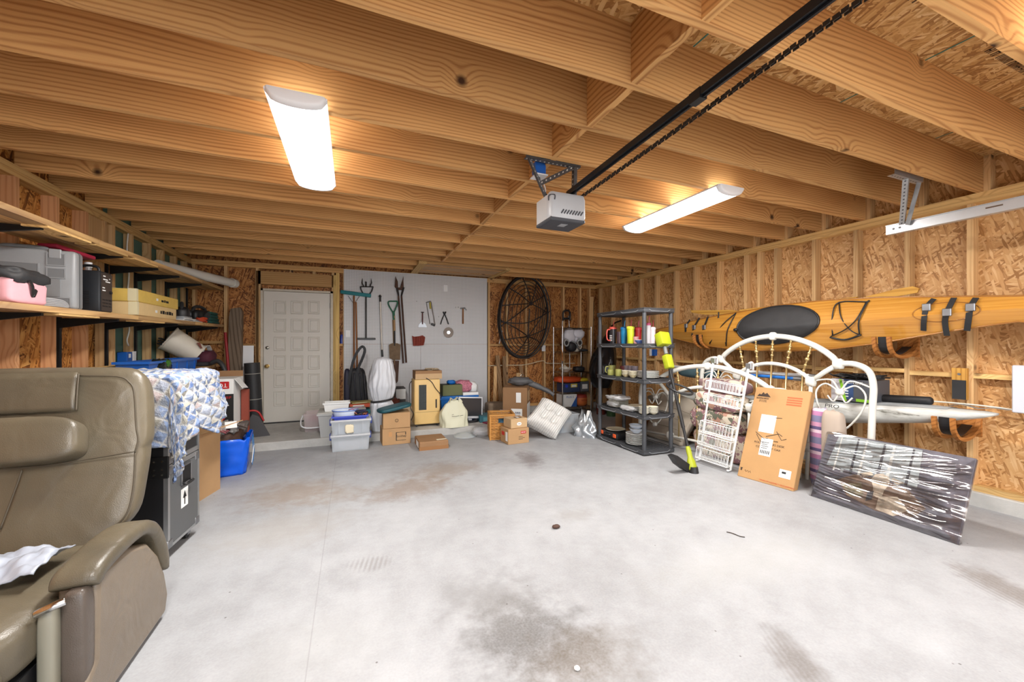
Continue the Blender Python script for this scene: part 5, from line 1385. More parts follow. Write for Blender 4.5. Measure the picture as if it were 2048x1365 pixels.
# plastic wrapped bundle
t = thing('wrapped_bundle', 'tall bundle wrapped in whitish plastic film with a black tie', 'bundle', (.40, 5.88, SZ))
WF = mat('white_film', (214, 216, 222), .28, alpha=.92, spec=.6)
def wf(a, b):
    ca, sa = math.cos(2 * PI * a), math.sin(2 * PI * a)
    prof = [(0, .14), (.2, .165), (.36, .16), (.41, .13), (.46, .16), (.6, .20), (.75, .185), (.9, .15), (.97, .12), (1, .02)]
    for (z0, r0), (z1, r1) in zip(prof[:-1], prof[1:]):
        if z0 <= b <= z1: r = lerp(r0, r1, (b - z0) / (z1 - z0))
    fold = .03 * mnoise.noise(Vector((ca * 5, sa * 5, b * 2.2))) + .02 * mnoise.noise(Vector((ca * 9, sa * 9, b * 7))) + .012 * mnoise.noise(Vector((ca * 20, sa * 20, b * 12)))
    r = r * (1 + fold * 4.2 + .16 * (.35 - abs(mnoise.noise(Vector((ca * 4 + 3, sa * 4, b * 3))))))
    return Vector((r * ca * .92 - .02 * (b > .33) * (.6 - b), r * sa * .6, 1.04 * b))
MB().grid(wf, 72, 60, cu=True).build('film', WF, t, smooth=180)
MB().tube([Vector((.15 * math.cos(2 * PI * i / 24), .115 * math.sin(2 * PI * i / 24), .427 + .02 * math.cos(2 * PI * i / 24))) for i in range(24)], .013, 6, True).build('tie', BLACK, t, smooth=180)
t = thing('long_level', 'dark slim bar standing behind the wrapped bundle', 'bar', (.60, 6.93, SZ))
MB().rbox(-.02, .02, -.02, .02, 0, .90, .003, 1, RY(R(-4))).build('bar', mat('dark_bar', (56, 54, 52), .5), t)
# stacked cartons with teal lid
t, a, b = box_thing('cardboard_box', 'brown cardboard box with black print, under another box', 'box', .36, .72, 5.37, 5.67, 0, .215, CARD, R(2))
fr = MB().box(-.01, .0, -b - .0012, -b, .05, .16).box(.11, .12, -b - .0012, -b, .12, .16).box(-.01, .12, -b - .0012, -b, .155, .16).box(-.01, .12, -b - .0012, -b, .05, .055).build('print_frame', INKB, t)
text('Smithey', .04, INKB, t, T(.06, -b - .001, .105) @ RX(PI / 2), 'lettering')
MB().box(-.1, -.06, -b - .001, -b, .11, .17).build('tape', KRAFT, t)
t, a, b = box_thing('cardboard_box', 'brown cardboard box with round stamp and open flap beneath teal lid', 'box', .375, .72, 5.36, 5.66, .217, .20, CARD, R(-1))
MB().tube([Vector((.02 * math.cos(2 * PI * i / 20), -b - .001, .1 + .02 * math.sin(2 * PI * i / 20))) for i in range(20)], .0022, 4, True, T(-.0, 0, 0)).build('stamp', INKB, t)
MB().cyl((-.007, -b - .001, .107), (-.007, -b, .107), .003, n=8).cyl((.007, -b - .001, .107), (.007, -b, .107), .003, n=8).tube(smooth_path([(-.009, -b - .001, .09), (0, -b - .001, .095), (.009, -b - .001, .09)], 4), .0015, 4).build('stamp', INKB, t)
MB().box(-.16, .16, -b - .12, -b, .0, .004, T(.02, .14, .2) @ RX(R(8))).build('flap', CARD, t)
t = thing('foam_kneeler', 'dark teal oval lid tilted on the cardboard boxes', 'foam pad', (.53, 5.47, .435), R(14))  # oval storage lid resting on the upper box
MB().sup((0, 0, .02), (.22, .13, .026), .35, .55, 40, 10, RY(R(-9)) @ T(0, 0, .02)).build('pad', mat('dark_teal_plastic', (22, 76, 86), .5), t, smooth=180)
t, a, b = box_thing('flat_parcel', 'flat taped brown parcel alone on the concrete floor', 'parcel', .77, 1.135, 4.93, 5.33, 0, .105, CARD2, R(0), .01)
MB().box(.03, .16, -.16, -.11, .105, .1062, RZ(.1)).build('shipping_label', mat('label_cream', (226, 214, 186), .7), t)
MB().box(-a - .001, a + .001, -b - .0015, -b + .03, .0, .045).build('tape', mat('brown_tape', (150, 106, 66), .25), t)
MB().box(-a - .0015, -a + .01, -.12, .05, .02, .09).build('label', PAPER, t)
t, a, b = box_thing('tan_box', 'tan box half hidden behind the teal lid', 'box', .66, .98, 6.1, 6.5, SZ, .27, mat('tan_box_card', (206, 184, 152), .75))
MB().box(-a, a, -.01, .01, .27, .2715).build('tape', KRAFT, t)
t = thing('rust_pot', 'dark rust round pot behind the boxes', 'pot', (.56, 6.44, SZ))
MB().lathe([(0, 0), (.10, 0), (.15, .2), (.14, .34), (.06, .39), (0, .39)], 24).build('pot', mat('rust_pot', (112, 52, 36), .7, var=.15), t, smooth=60)
MB().lathe([(.141, .335), (.146, .345), (.141, .355)], 24, cap=False).build('rim', mat('rust_pot', (112, 52, 36), .7), t)
# evaporative cooler
t = thing('air_cooler', 'tall beige evaporative air cooler with dark side grille', 'air cooler', (1.035, 6.02, SZ), R(0))
CRM = mat('beige_plastic', (226, 190, 124), .45, var=.03)
MB().rbox(-.19, .19, -.15, .17, .035, .70, .018, 3).build('body', CRM, t, smooth=40)
g = MB().box(-.125, -.015, -.152, -.145, .25, .62).build('grille', BLKMET, t)
for k in range(11):
    MB().box(-.122 + .010 * k, -.118 + .010 * k, -.158, -.15, .255, .615).build('slat', mat('grille_grey', (84, 90, 88), .5), g)
for z in (.36, .5):
    MB().box(-.125, -.015, -.157, -.151, z, z + .008).build('slat', BLKMET, g)
MB().box(.12, .14, -.153, -.148, .27, .40).build('handle_slot', INKB, t)
MB().box(-.191, .191, -.1515, -.1505, .215, .222).build('panel_line', mat('beige_line', (176, 148, 96), .6), t)
for x in (-.15, .15):
    for y in (-.11, .13):
        MB().cyl((x - .012, y, .018), (x + .012, y, .018), .018, n=12).build('caster', BLACK, t, smooth=50)
MB().tube(smooth_path([(-.19, .1, .66), (-.24, .0, .6), (-.24, -.1, .3), (-.2, -.12, .2), (-.23, -.1, .1)], 6), .006, 6).build('cord', BLACK, t, smooth=180)
MB().tube(smooth_path([(-.02, -.152, .72), (.06, -.16, .66), (.12, -.162, .56), (.2, -.16, .46), (.21, -.1, .4)], 6), .006, 6).build('cord', BLACK, t, smooth=180)
t, a, b = box_thing('cardboard_box', 'low cardboard box on top of the beige air cooler', 'box', .86, 1.25, 5.87, 6.17, SZ + .703, .125, CARD2)
MB().box(-a - .001, a + .001, -b - .001, -b + .002, .0, .08).build('front_panel', CARD3, t)
random.seed(9)
for k in range(8):
    MB().tube(smooth_path([Vector((random.uniform(-.05, .17), random.uniform(-.1, .1), .13 + random.uniform(0, .025))) for _ in range(5)], 4), .006, 5).build('raffia', mat('raffia', (178, 158, 130), .8), t, smooth=180)
t, a, b = box_thing('small_stand', 'dark small stand with white box beside the air cooler', 'stand', .66, .80, 6.52, 6.8, SZ, .52, mat('stand_dark', (70, 66, 66), .6))
MB().box(-.08, .07, -b - .01, -b, .34, .5).build('white_front', PAPER, t)
# cream bag
t = thing('cream_bag', 'cream plastic shopping bag slumped beside the air cooler', 'bag', (1.405, 5.76, SZ))
def cb(a, b):
    ca, sa = math.cos(2 * PI * a), math.sin(2 * PI * a)
    w = lerp(.2, .085, max(0, (b - .55) / .45) ** 1.2) ; d_ = lerp(.12, .03, b)
    k = 1 + .2 * mnoise.noise(Vector((ca * 2.6, sa * 2.6, b * 2.5))) * (.35 + .65 * (1 - b))
    return Vector((w * k * math.copysign(abs(ca) ** .7, ca) + .02 * (b > .9), d_ * k * math.copysign(abs(sa) ** .7, sa), .39 * b + (.02 * mnoise.noise(Vector((ca * 4, sa, 0))) if b > .8 else 0)))
MB().grid(cb, 48, 22, cu=True).build('bag', mat('cream_film', (214, 212, 186), .5, bump=.35, bscale=12), t, smooth=180)
MB().ribbon(smooth_path([(-.07, -.02, .36), (-.05, -.03, .42), (0, -.02, .39), (.05, -.03, .43), (.07, -.02, .37)], 4), .05, .004, (0, 1, .3)).build('handle', mat('cream_film', (214, 212, 186), .5), t)
for (x0, x1, z, r) in ((-.06, .05, .17, -.5), (.06, .11, .17, .4), (-.06, -.03, .19, .6)):
    MB().tube([(x0, -.128, z), ((x0 + x1) / 2, -.135, z + .012 * r), (x1, -.13, z + .005)], .0025, 4).build('print_mark', INKB, t)
# monitor
t = thing('monitor', 'silver framed flat computer monitor tilted on a black stand', 'monitor', (1.72, 5.97, SZ), R(4))
M = T(0, 0, .055) @ RY(R(4)) @ RX(R(-9))
MB().rbox(-.2, .2, -.02, .02, 0, .335, .006, 2, M).build('bezel', mat('silver_plastic', (206, 208, 212), .35), t, smooth=40)
MB().box(-.18, .18, -.0225, -.0195, .035, .315, M).build('screen', mat('screen_dark', (52, 54, 58), .18), t)
MB().rbox(-.03, .03, .0, .05, .02, .1, .006, 1).build('neck', mat('silver_plastic', (206, 208, 212), .35), t)
MB().sup((0, .01, .012), (.13, .1, .014), .5, .8, 32, 8).build('base', BLACK, t, smooth=180)
# blue tote with contents
t = thing('blue_tote', 'bright blue lidded plastic tote behind the monitor', 'storage tub', (1.60, 6.38, SZ))
BT = mat('tote_blue', (20, 106, 190), .4)
bin_shell(BT, .30, .2, .36, .005, .88, .018, t)
MB().rbox(-.32, .32, -.22, .22, .36, .39, .008, 2).build('lid', BT, t, smooth=50)
MB().cyl((.0, -.188, .25), (.0, -.194, .25), .015, n=14).build('emblem', WHITE, t)
t, a, b = box_thing('olive_box', 'olive green open storage box on the blue tote', 'box', 1.34, 1.66, 6.22, 6.46, SZ + .392, .175, mat('olive_card', (108, 112, 74), .75))
MB().box(-a + .01, a - .01, -b + .01, b - .01, .174, .177).build('opening', INKB, t)
t = thing('blue_rag', 'bright blue crumpled rag on the olive box', 'rag', (1.50, 6.34, SZ + .57))
MB().sup((0, 0, .03), (.07, .06, .035), .8, .8, 18, 12, fn=lambda q: q * (1 + .3 * mnoise.noise(q * 3))).build('cloth', BT, t, smooth=180)
t = thing('pink_towel', 'pink and white patterned towel heaped on the blue tote', 'towel', (1.76, 6.42, SZ + .392))
PKT = mat('pink_pattern', (204, 128, 146), .85, var=.5, vscale=45)
MB().sup((-.02, .04, .11), (.16, .12, .11), .8, .7, 26, 16, fn=lambda q: q * (1 + .25 * mnoise.noise(q * 2.4))).build('cloth', PKT, t, smooth=180)
t = thing('white_cloth', 'white crumpled cloth beside the pink towel', 'cloth', (1.89, 6.46, SZ + .392))
MB().sup((0, 0, .09), (.09, .1, .1), .8, .8, 22, 14, fn=lambda q: q * (1 + .3 * mnoise.noise(q * 2.6))).build('cloth', PAPER, t, smooth=180)
t, a, b = box_thing('white_tray', 'low white tray at the edge of the blue tote', 'tray', 1.66, 1.92, 6.17, 6.28, SZ + .392, .045, PAPER)
MB().box(-a + .01, a - .01, -b + .01, b - .01, .044, .047).build('inside', mat('pale_grey', (200, 200, 202), .6), t)

# ================================================================== rear wall, kayak side of the pegboard
# big oval frame
c0 = ay(1056, 633, 6.66)
t = thing('rattan_frame', 'large black oval frame of bent ribs hanging on the rear wall', 'frame', (c0.x, 6.90, c0.z), R(-4))
BLR = mat('black_rattan', (34, 28, 26), .5)
RA, RB_ = .50, .775
tl = R(-5)
def rimp(a, k=1.0, dp=0.):
    x, z = RA * math.cos(a) * k, RB_ * math.sin(a) * k
    return Vector((x * math.cos(tl) - z * math.sin(tl) * .6, -dp, z))
def ring_pts(k, dp, n=48): return [rimp(2 * PI * i / n, k, dp) for i in range(n)]
for k, d_, r in ((1.0, .03, .02), (.97, .10, .016), (1.01, .17, .014)):
    MB().tube(ring_pts(k, d_), r, 8, True).build('rim', BLR, t, smooth=180)
H1, H2 = Vector((.16, -.02, .26)), Vector((.10, -.02, -.37))
for hub, angs in ((H1, (35, 65, 100, 135, 165, 5, 195)), (H2, (185, 215, 250, 278, 318, 345, 20))):
    for a in angs:
        e = rimp(R(a), .985, .10)
        m = (hub + e) / 2 + Vector((0, -.10 if hub is H2 else -.06, 0))
        MB().tube(smooth_path([hub, m, e], 6), .011, 6).build('spoke', BLR, t, smooth=180)
    MB().ell(hub, (.035, .03, .035), 10, 8).build('hub', IRON, t, smooth=180)
for k in (.32, .46, .6, .73, .86):
    up = [H1.lerp(rimp(R(a), .97, .06), k) for a in range(180, -1, -12)]
    dn = [H2.lerp(rimp(R(a), .97, .06), k) for a in range(0, -181, -12)]
    MB().tube(up + dn, .0075, 5, True).build('rib', BLR, t, smooth=180)
MB().tube(smooth_path([rimp(R(188), .98, .14), Vector((0, -.22, -.12)), rimp(R(8), .98, .14)], 10), .012, 6).build('spoke', BLR, t, smooth=180)
MB().cyl(H1 + Vector((-.03, 0, -.1)), H2 + Vector((0, 0, .02)), .014, n=8).build('bar', BLR, t)
# wall cable and outlet behind
t2 = tag(MB().tube(smooth_path([ay(976, 732, YB - .01), ay(1012, 731, YB - .012), ay(1050, 730, YB - .012), ay(1085, 722, YB - .012), ay(1096, 727, YB - .012), ay(1150, 727, YB - .012)], 5), .009, 6).build('wall_cable', mat('cable_beige', (206, 190, 160), .5), None, smooth=180), 'beige cable stapled across the rear studs below the oval frame', 'cable')
t = thing('socket_plate', 'white socket plate on a rear stud below the oval frame', 'socket', ay(1087, 697, YB - .004))
MB().rbox(-.04, .04, -.01, .004, -.06, .06, .004, 1).build('plate', WHITE, t)
MB().box(-.015, .015, -.013, -.009, -.04, .04).build('insert', PAPER, t)
t = thing('white_stick', 'short white painted stick leaning beside the oval frame', 'stick', (2.58, YB - .01, 1.328))
MB().cyl((0, 0, 0), (.06, 0, .25), .01, n=8).build('stick', PAPER, t)
# folding ladder top / walker behind the wire rack
t = thing('folding_cart', 'folded silver luggage cart with black handle behind the wire rack', 'cart', (3.98, 6.92, .115))
for s in (-1, 1):
    MB().tube(smooth_path([(s * .09, 0, 0), (s * .09, 0, 1.0), (s * .085, 0, 1.5), (s * .06, 0, 1.78)], 5), .01, 8).build('tube', ALU, t, smooth=180)
MB().tube(smooth_path([(-.07, -.02, 1.68), (-.08, -.04, 1.84), (0, -.05, 1.88), (.07, -.04, 1.84), (.08, -.02, 1.68)], 6), .02, 8).build('handle', BLACK, t, smooth=180)
MB().rbox(-.08, .08, -.03, .0, 1.70, 1.74, .008, 1).build('grip', BLACK, t)
# offcut boards leaning on the rear wall
offs = [(2.42, .82, .06, 4, 'thin pale offcut board leaning against rear wall, closest to pegboard'), (2.56, 1.02, .08, -2, 'tall grey offcut board leaning beside the thin pale one'), (2.63, 1.0, .07, 2, 'tall brown offcut board leaning against the rear blocking'), (2.72, .9, .06, -2, 'narrow brown offcut board leaning beside a stud'), (2.90, .78, .09, 3, 'short dark offcut board leaning right of the stud'), (3.07, .92, .07, -5, 'dark narrow offcut board leaning behind the brown carton')]
for x, h_, w, a, lb in offs:
    t = thing('offcut_board', lb, 'board', (x, 6.80, SZ if x < 2.68 else 0), 0, 'offcut boards leaning on the rear wall')
    MB().box(-w / 2, w / 2, -.012, .012, 0, h_, RY(R(a)) @ RX(R(-8))).build('board', W_DARKOLD if a < 3 else W_STUD, t)
# brown carton with white front, umbrella
t = thing('diaper_carton', 'large brown carton with white side panel and stickers behind pillow', 'carton', (2.52, 6.0, 0), R(-32))
MB().rbox(-.2, .2, -.17, .17, 0, .62, .005, 1).build('box', CARD2, t)
MB().box(.2, .2015, -.17, .17, .1, .36).build('white_panel', PAPER, t)
MB().box(.2, .2022, -.10, .12, .40, .56).build('tape', CARD3, t)
MB().box(.02, .10, -.1715, -.17, .38, .54).build('sticker', PAPER, t)
q = MB().rbox(-.06, .12, -.172, -.169, .1, .28, .001, 1).build('round_sticker', PAPER, t)
scribble(t, T(.03, -.1725, .19) @ RX(PI / 2), .11, .09, mat('navy_print', (40, 50, 90), .6), 2, 5)
MB().box(-.2, .2, .1, .17, .62, .625, RX(R(4))).build('flap', CARD2, t)
t = thing('umbrella', 'folded grey umbrella lying across the brown carton', 'umbrella', (2.66, 6.02, .63), R(-28))
GRF = mat('grey_nylon', (96, 96, 98), .55, bump=.25, bscale=20)
MB().sup((-.06, 0, .07), (.2, .12, .07), .9, .9, 24, 14, fn=lambda q: q * (1 + .25 * mnoise.noise(q * 2.5))).build('canopy', GRF, t, smooth=180)
MB().tube(smooth_path([(.05, 0, .06), (.25, .02, -.02), (.42, .03, -.1), (.5, .02, -.16)], 6), [.05] * 7 + [.04] * 6 + [.03] * 6, 8).build('folds', GRF, t, smooth=180)
t = thing('metal_hook', 'small bent metal fitting on the folded umbrella', 'fitting', (2.60, 5.97, .775))
MB().tube(smooth_path([(0, 0, 0), (-.02, 0, .03), (.01, 0, .05), (.05, 0, .02)], 4), .006, 6).build('hook', CHROME, t, smooth=180)
# low things between monitor and basket
t = thing('teal_case', 'flat teal folder lying behind the wicker basket', 'folder', (2.02, 5.98, SZ), R(-10))
MB().rbox(-.16, .16, -.16, .16, 0, .10, .006, 1).build('case', mat('teal_case', (44, 96, 108), .5), t)
MB().box(-.1, .12, -.161, -.15, .02, .08).build('print', mat('teal_print', (86, 140, 150), .5), t)
t = thing('stone_slab', 'rounded grey brown stone block behind the wicker basket', 'stone', (2.30, 6.42, SZ))
MB().sup((0, 0, .11), (.17, .12, .11), .3, .3, 24, 12).build('stone', mat('stone_brown', (136, 116, 96), .85, var=.15, bump=.4), t, smooth=180)
t = thing('mail_stack', 'white printed leaflets lying beside the wicker basket', 'leaflets', (2.22, 5.76, SZ), R(-30))
MB().rbox(-.1, .1, -.13, .13, 0, .17, .004, 1).build('pages', mat('leaflet_mix', (200, 196, 204), .6, var=.3, vscale=20), t)
MB().box(-.08, .08, -.1, .05, .17, .172).build('print', mat('leaflet_blue', (120, 130, 170), .6), t)
t = thing('red_booklet', 'crimson booklet flat on the step beside the monitor', 'booklet', (1.98, 5.78, SZ), R(20))
MB().rbox(-.1, .1, -.06, .06, 0, .018, .003, 1).build('cover', mat('crimson_cover', (130, 30, 60), .5), t)
MB().box(-.098, .098, -.061, -.058, .003, .015).build('pages', PAPER, t)
t = thing('glass_lid', 'clear round glass lid lying flat on the step edge', 'lid', (1.50, 5.50, 0))
MB().lathe([(.0, .05), (.06, .047), (.12, .03), (.16, .0), (.163, .0), (.123, .034), (.06, .052), (.0, .056)], 32).build('glass', mat('thin_glass', (225, 232, 232), .08, alpha=.3, spec=.8), t, smooth=60)
MB().tube([Vector((.163 * math.cos(2 * PI * i / 32), .163 * math.sin(2 * PI * i / 32), .006)) for i in range(32)], .005, 6, True).build('rim', CLEARP, t, smooth=180)
t = thing('film_scrap', 'crumpled clear plastic film beside the wicker basket', 'plastic film', (1.72, 5.42, 0))
MB().sup((0, 0, .06), (.13, .1, .07), .8, .8, 26, 14, fn=lambda q: q * (1 + .3 * mnoise.noise(q * 3))).build('film', FILM, t, smooth=180)
# wicker basket
WK = wood('wicker', (206, 150, 82), (150, 96, 44), 'X', rings=60, dist=3, knots=False)
t = thing('wicker_basket', 'square woven wicker basket with side handles holes on the floor', 'basket', (1.96, 5.24, 0), R(-14))
a_, h_ = .165, .335
for k in range(17):
    z = .012 + k * .0195
    pts = []
    for s in range(4):
        for j in range(12):
            f_ = -1 + 2 * j / 12
            w = a_ + .006 * (1 if (j + k) % 2 else -1)
            p = [(f_ * a_, -w), (w, f_ * a_), (-f_ * a_, w), (-w, -f_ * a_)][s]
            pts.append(Vector((p[0], p[1], z)))
    if 12 <= k <= 14:
        for s in range(2):
            sub = [p for p in pts]
        seg = [p for p in pts if not (abs(p.x) < .05 and p.y < 0)]
        i0 = next(i for i, p in enumerate(seg) if p.y < 0 and p.x > .04)
        seg = seg[i0:] + seg[:i0]
        MB().tube(seg, .0095, 5).build('weave', WK, t, smooth=180)
    else:
        MB().tube(pts, .0095, 5, True).build('weave', WK, t, smooth=180)
for sx_, sy_ in ((-1, -1), (1, -1), (1, 1), (-1, 1)):
    MB().cyl((sx_ * a_, sy_ * a_, 0), (sx_ * a_, sy_ * a_, h_), .013, n=8).build('corner_post', WK, t)
for j in range(1, 6):
    f_ = -1 + 2 * j / 6
    for p in ((f_ * a_, -a_), (a_, f_ * a_), (-a_, f_ * a_)):
        MB().cyl((p[0], p[1], 0), (p[0], p[1], .22 if abs(f_) < .4 and p[1] == -a_ else h_), .006, n=6).build('stake', WK, t)
rp = []
MB().box(-a_ - .012, a_ + .012, -a_ - .014, -a_ + .012, h_ - .01, h_ + .018).box(-a_ - .012, a_ + .012, a_ - .012, a_ + .014, h_ - .01, h_ + .018).box(-a_ - .014, -a_ + .012, -a_, a_, h_ - .01, h_ + .018).box(a_ - .012, a_ + .014, -a_, a_, h_ - .01, h_ + .018).build('rim', WK, t)
t2 = thing('basket_papers', 'blue and tan folders standing inside the wicker basket', 'folders', (1.96, 5.24, .03), R(-14))
for k, c in enumerate(((70, 120, 150), (200, 160, 110), (110, 80, 60), (190, 150, 100), (60, 100, 130))):
    MB().box(-.13, .13, -.11 + .05 * k, -.08 + .05 * k, 0, .27 - .01 * (k % 2)).build('folder', mat('folder_%d' % k, c, .7), t2)
# two boxes in front of the basket
t, a, b = box_thing('cardboard_box', 'brown cardboard box with red label and shipping sticker, lower', 'box', 1.885, 2.195, 4.80, 5.04, 0, .20, CARD, R(4))
MB().box(.03, .11, -b - .0012, -b, .13, .165).build('red_label', RED, t)
scribble(t, T(.07, -b - .0013, .147) @ RX(PI / 2), .06, .02, PAPER, 1, 6)
for k in range(3): MB().box(.0, .06 + .03 * (k % 2), -b - .001, -b, .055 + .018 * k, .06 + .018 * k).build('print', INKB, t)
MB().box(-a - .0012, -a, -.10, -.04, .04, .16).build('sticker', PAPER, t)
MB().box(-a - .0012, -a, .0, .08, .1, .15).build('red_label', RED, t)
t, a, b = box_thing('cardboard_box', 'small cardboard box with oval white label on another box', 'box', 1.93, 2.18, 4.83, 5.04, .202, .125, CARD3, R(7))
MB().sup((0, -b - .001, .055), (.035, .001, .022), .8, .8, 20, 8).build('oval_label', PAPER, t, smooth=180)
scribble(t, T(0, -b - .0025, .055) @ RX(PI / 2), .035, .015, INKB, 1, 7)
MB().box(-.02, .07, -.06, .03, .125, .1262).build('print', mat('dark_brown_print', (70, 48, 36), .6), t)
MB().box(.0, .04, -.05, .01, .1262, .127).build('print', PAPER, t)
# white ribbed pillow
t = thing('floor_cushion', 'large white ribbed tufted cushion leaning on the brown carton', 'cushion', (2.60, 4.93, 0))
def ribmat():
    q = NT('ribbed_corduroy'); co = q.n('TexCoord').outputs['UV']
    s = q.n('SeparateXYZ', {0: co})
    w = q.math('MULTIPLY_ADD', q.math('SINE', q.math('MULTIPLY', s.outputs[0], 2 * PI * 17)), .5, .5)
    q.set(Base_Color=q.mix(w, lin((194, 192, 188)), lin((220, 218, 214))), Roughness=.9, Specular_IOR_Level=.1, Sheen_Weight=.2)
    q.bump(w, .45, .012)
    return q.m
CM = RIB = ribmat()
cB, cL, cT, cR = Vector((2.64, 4.80, .04)), ay(1044, 838, 4.98), ay(1090, 796, 5.22), ay(1137, 824, 5.06)
ax_, bx2 = ((cR - cL) + (cB - cT)) / 4, ((cR - cL) - (cB - cT)) / 4
ccen = (cB + cL + cT + cR) / 4 - Vector((2.60, 4.93, 0))
n_ = ax_.cross(bx2).normalized()
if n_.y > 0: n_ = -n_
ex, ez = ax_ / .275 * 1.06, bx2 / .275 * 1.06
uvq = []
vs_ = []; NQ = 41
for side in (1, -1):
    for j in range(NQ):
        for i in range(NQ):
            x, y = -1 + 2 * i / (NQ - 1), -1 + 2 * j / (NQ - 1)
            ed_ = (1 - abs(x) ** 3.5) * (1 - abs(y) ** 3.5)
            th_ = .15 * max(0, ed_) ** .42
            for bx_, by_ in ((-.3, .3), (.3, .3), (-.3, -.3), (.3, -.3)):
                d2 = (x - bx_) ** 2 + (y - by_) ** 2
                th_ -= .085 * math.exp(-d2 / .05)
            pin = 1 - .10 * (1 - abs(x)) * abs(y) ** 6 if False else 1
            wx = .275 * x * (1 - .08 * (1 - y * y) * abs(x) ** 4); wy = .275 * y * (1 - .08 * (1 - x * x) * abs(y) ** 4)
            th_ += .012 * mnoise.noise(Vector((x * 2.5, y * 2.5, side)))* ed_
            vs_.append(ccen + ex * wx + ez * wy + n_ * th_ * side); uvq.append((i / (NQ - 1), j / (NQ - 1)))
zmin = min(v.z for v in vs_)
vs_ = [v + Vector((0, 0, -zmin)) for v in vs_]
fs_ = []
for sd_ in range(2):
    o_ = sd_ * NQ * NQ
    for j in range(NQ - 1):
        for i in range(NQ - 1):
            fs_.append((o_ + j * NQ + i, o_ + j * NQ + i + 1, o_ + (j + 1) * NQ + i + 1, o_ + (j + 1) * NQ + i))
po = MB().add(vs_, fs_).build('cushion_body', CM, t, smooth=180)
ul = po.data.uv_layers.new(name='UVMap')
for l in po.data.loops: ul.data[l.index].uv = uvq[l.vertex_index]
# clear tote
t = clear_tub('clear_tote', 'open clear plastic tote with odds and ends behind the cushion', 2.80, 3.17, 5.12, 5.5, 0, .27)
MB().cyl((-.02, 0, .01), (-.02, .0, .2), .05, n=16).build('blue_bottle', mat('bottle_blue', (50, 110, 170), .3, alpha=.8), t, smooth=50)
MB().sup((-.1, -.02, .09), (.07, .1, .08), .8, .8, 16, 10).build('grey_cloth', mat('grey_cloth', (170, 172, 178), .8), t, smooth=180)
MB().box(.05, .13, -.1, .0, .01, .09, RZ(.3)).build('wood_block', W_STUD, t)
MB().box(.02, .05, -.06, -.03, .02, .2, RY(-.4)).build('wood_stick', W_STUD, t)
# silver bag on floor
t = thing('silver_bag', 'crumpled shiny silver foil bag on the floor by the shelf', 'bag', (3.13, 4.86, 0), R(10))
def sb(a, b):
    ca, sa = math.cos(2 * PI * a), math.sin(2 * PI * a)
    r = lerp(.15, .05, max(0, (b - .35) / .65)) * (1 + .4 * mnoise.noise(Vector((ca * 2.4, sa * 2.4, b * 4))))
    return Vector((r * ca, r * sa * 1.2, .3 * b * (1 + .35 * mnoise.noise(Vector((ca * 3, sa * 3, 9))) * b)))
MB().grid(sb, 44, 22, cu=True).build('bag', mat('foil_silver', (196, 202, 208), .2, .6), t, smooth=180)
MB().ribbon(smooth_path([(-.06, -.04, .22), (-.02, -.05, .30), (.03, -.03, .36), (.06, -.02, .3), (.08, 0, .2)], 5), .05, .004, (0, 1, 0)).build('handle', PAPER, t)

# ------------------------------------------------------------------ chrome wire rack
WX0, WX1, WY0, WY1 = 3.67, 4.30, 6.50, 6.86
t = thing('wire_rack', 'four post chrome wire rack in the rear corner', 'wire rack', ((WX0 + WX1) / 2, (WY0 + WY1) / 2, 0))
hx, hy = (WX1 - WX0) / 2, (WY1 - WY0) / 2
for sx_ in (-1, 1):
    for sy_ in (-1, 1):
        MB().cyl((sx_ * hx, sy_ * hy, 0), (sx_ * hx, sy_ * hy, 1.66), .013, n=10).build('post', CHROME, t, smooth=60)
WZ = [.12, .40, .785, 1.175, 1.63]
for z in WZ:
    g = MB()
    for s in (-1, 1):
        g.cyl((-hx, s * hy, z), (hx, s * hy, z), .006, n=6).cyl((-hx, s * hy, z - .025), (hx, s * hy, z - .025), .004, n=6)
        g.cyl((s * hx, -hy, z), (s * hx, hy, z), .006, n=6).cyl((s * hx, -hy, z - .025), (s * hx, hy, z - .025), .004, n=6)
    for k in range(1, 20):
        x = lerp(-hx, hx, k / 20); g.cyl((x, -hy, z), (x, hy, z), .0025, n=4)
    g.build('wire_shelf', CHROME, t, smooth=60)
POT = mat('porcelain', (226, 220, 204), .25)
def teapot(x, y, z, s, lb, sit=None):
    t = thing('teapot', lb, 'teapot', (x, y, z))
    MB().lathe([(0, 0), (.05 * s, 0), (.085 * s, .05 * s), (.08 * s, .1 * s), (.035 * s, .125 * s), (0, .128 * s)], 20).build('pot', POT, t, smooth=60)
    MB().lathe([(.036 * s, .124 * s), (.02 * s, .14 * s), (.008 * s, .15 * s), (.014 * s, .165 * s), (0, .17 * s)], 14).build('lid', POT, t, smooth=60)
    MB().tube(smooth_path([(-.075 * s, 0, .09 * s), (-.13 * s, 0, .1 * s), (-.12 * s, 0, .04 * s), (-.08 * s, 0, .03 * s)], 5), .009 * s, 6).build('handle', POT, t, smooth=180)
    MB().tube(smooth_path([(.07 * s, 0, .05 * s), (.11 * s, 0, .07 * s), (.135 * s, 0, .11 * s)], 5), [.018 * s] * 6 + [.01 * s] * 5, 8).build('spout', POT, t, smooth=180)
teapot(4.03, 6.60, WZ[3] + .003, .9, 'white teapot on the wire rack below the folded stroller')
t = thing('serving_bowl', 'cream scalloped bowl with teacups on the wire rack', 'bowl', (3.80, 6.62, WZ[2] + .003))
MB().lathe([(0, 0), (.05, 0), (.06, .015), (.11, .055), (.13, .065), (.125, .072), (.1, .062), (.05, .02), (0, .018)], 24).build('bowl', POT, t, smooth=60)
teapot(3.79, 6.62, WZ[2] + .024, .72, 'small cream teapot sitting in the scalloped bowl')
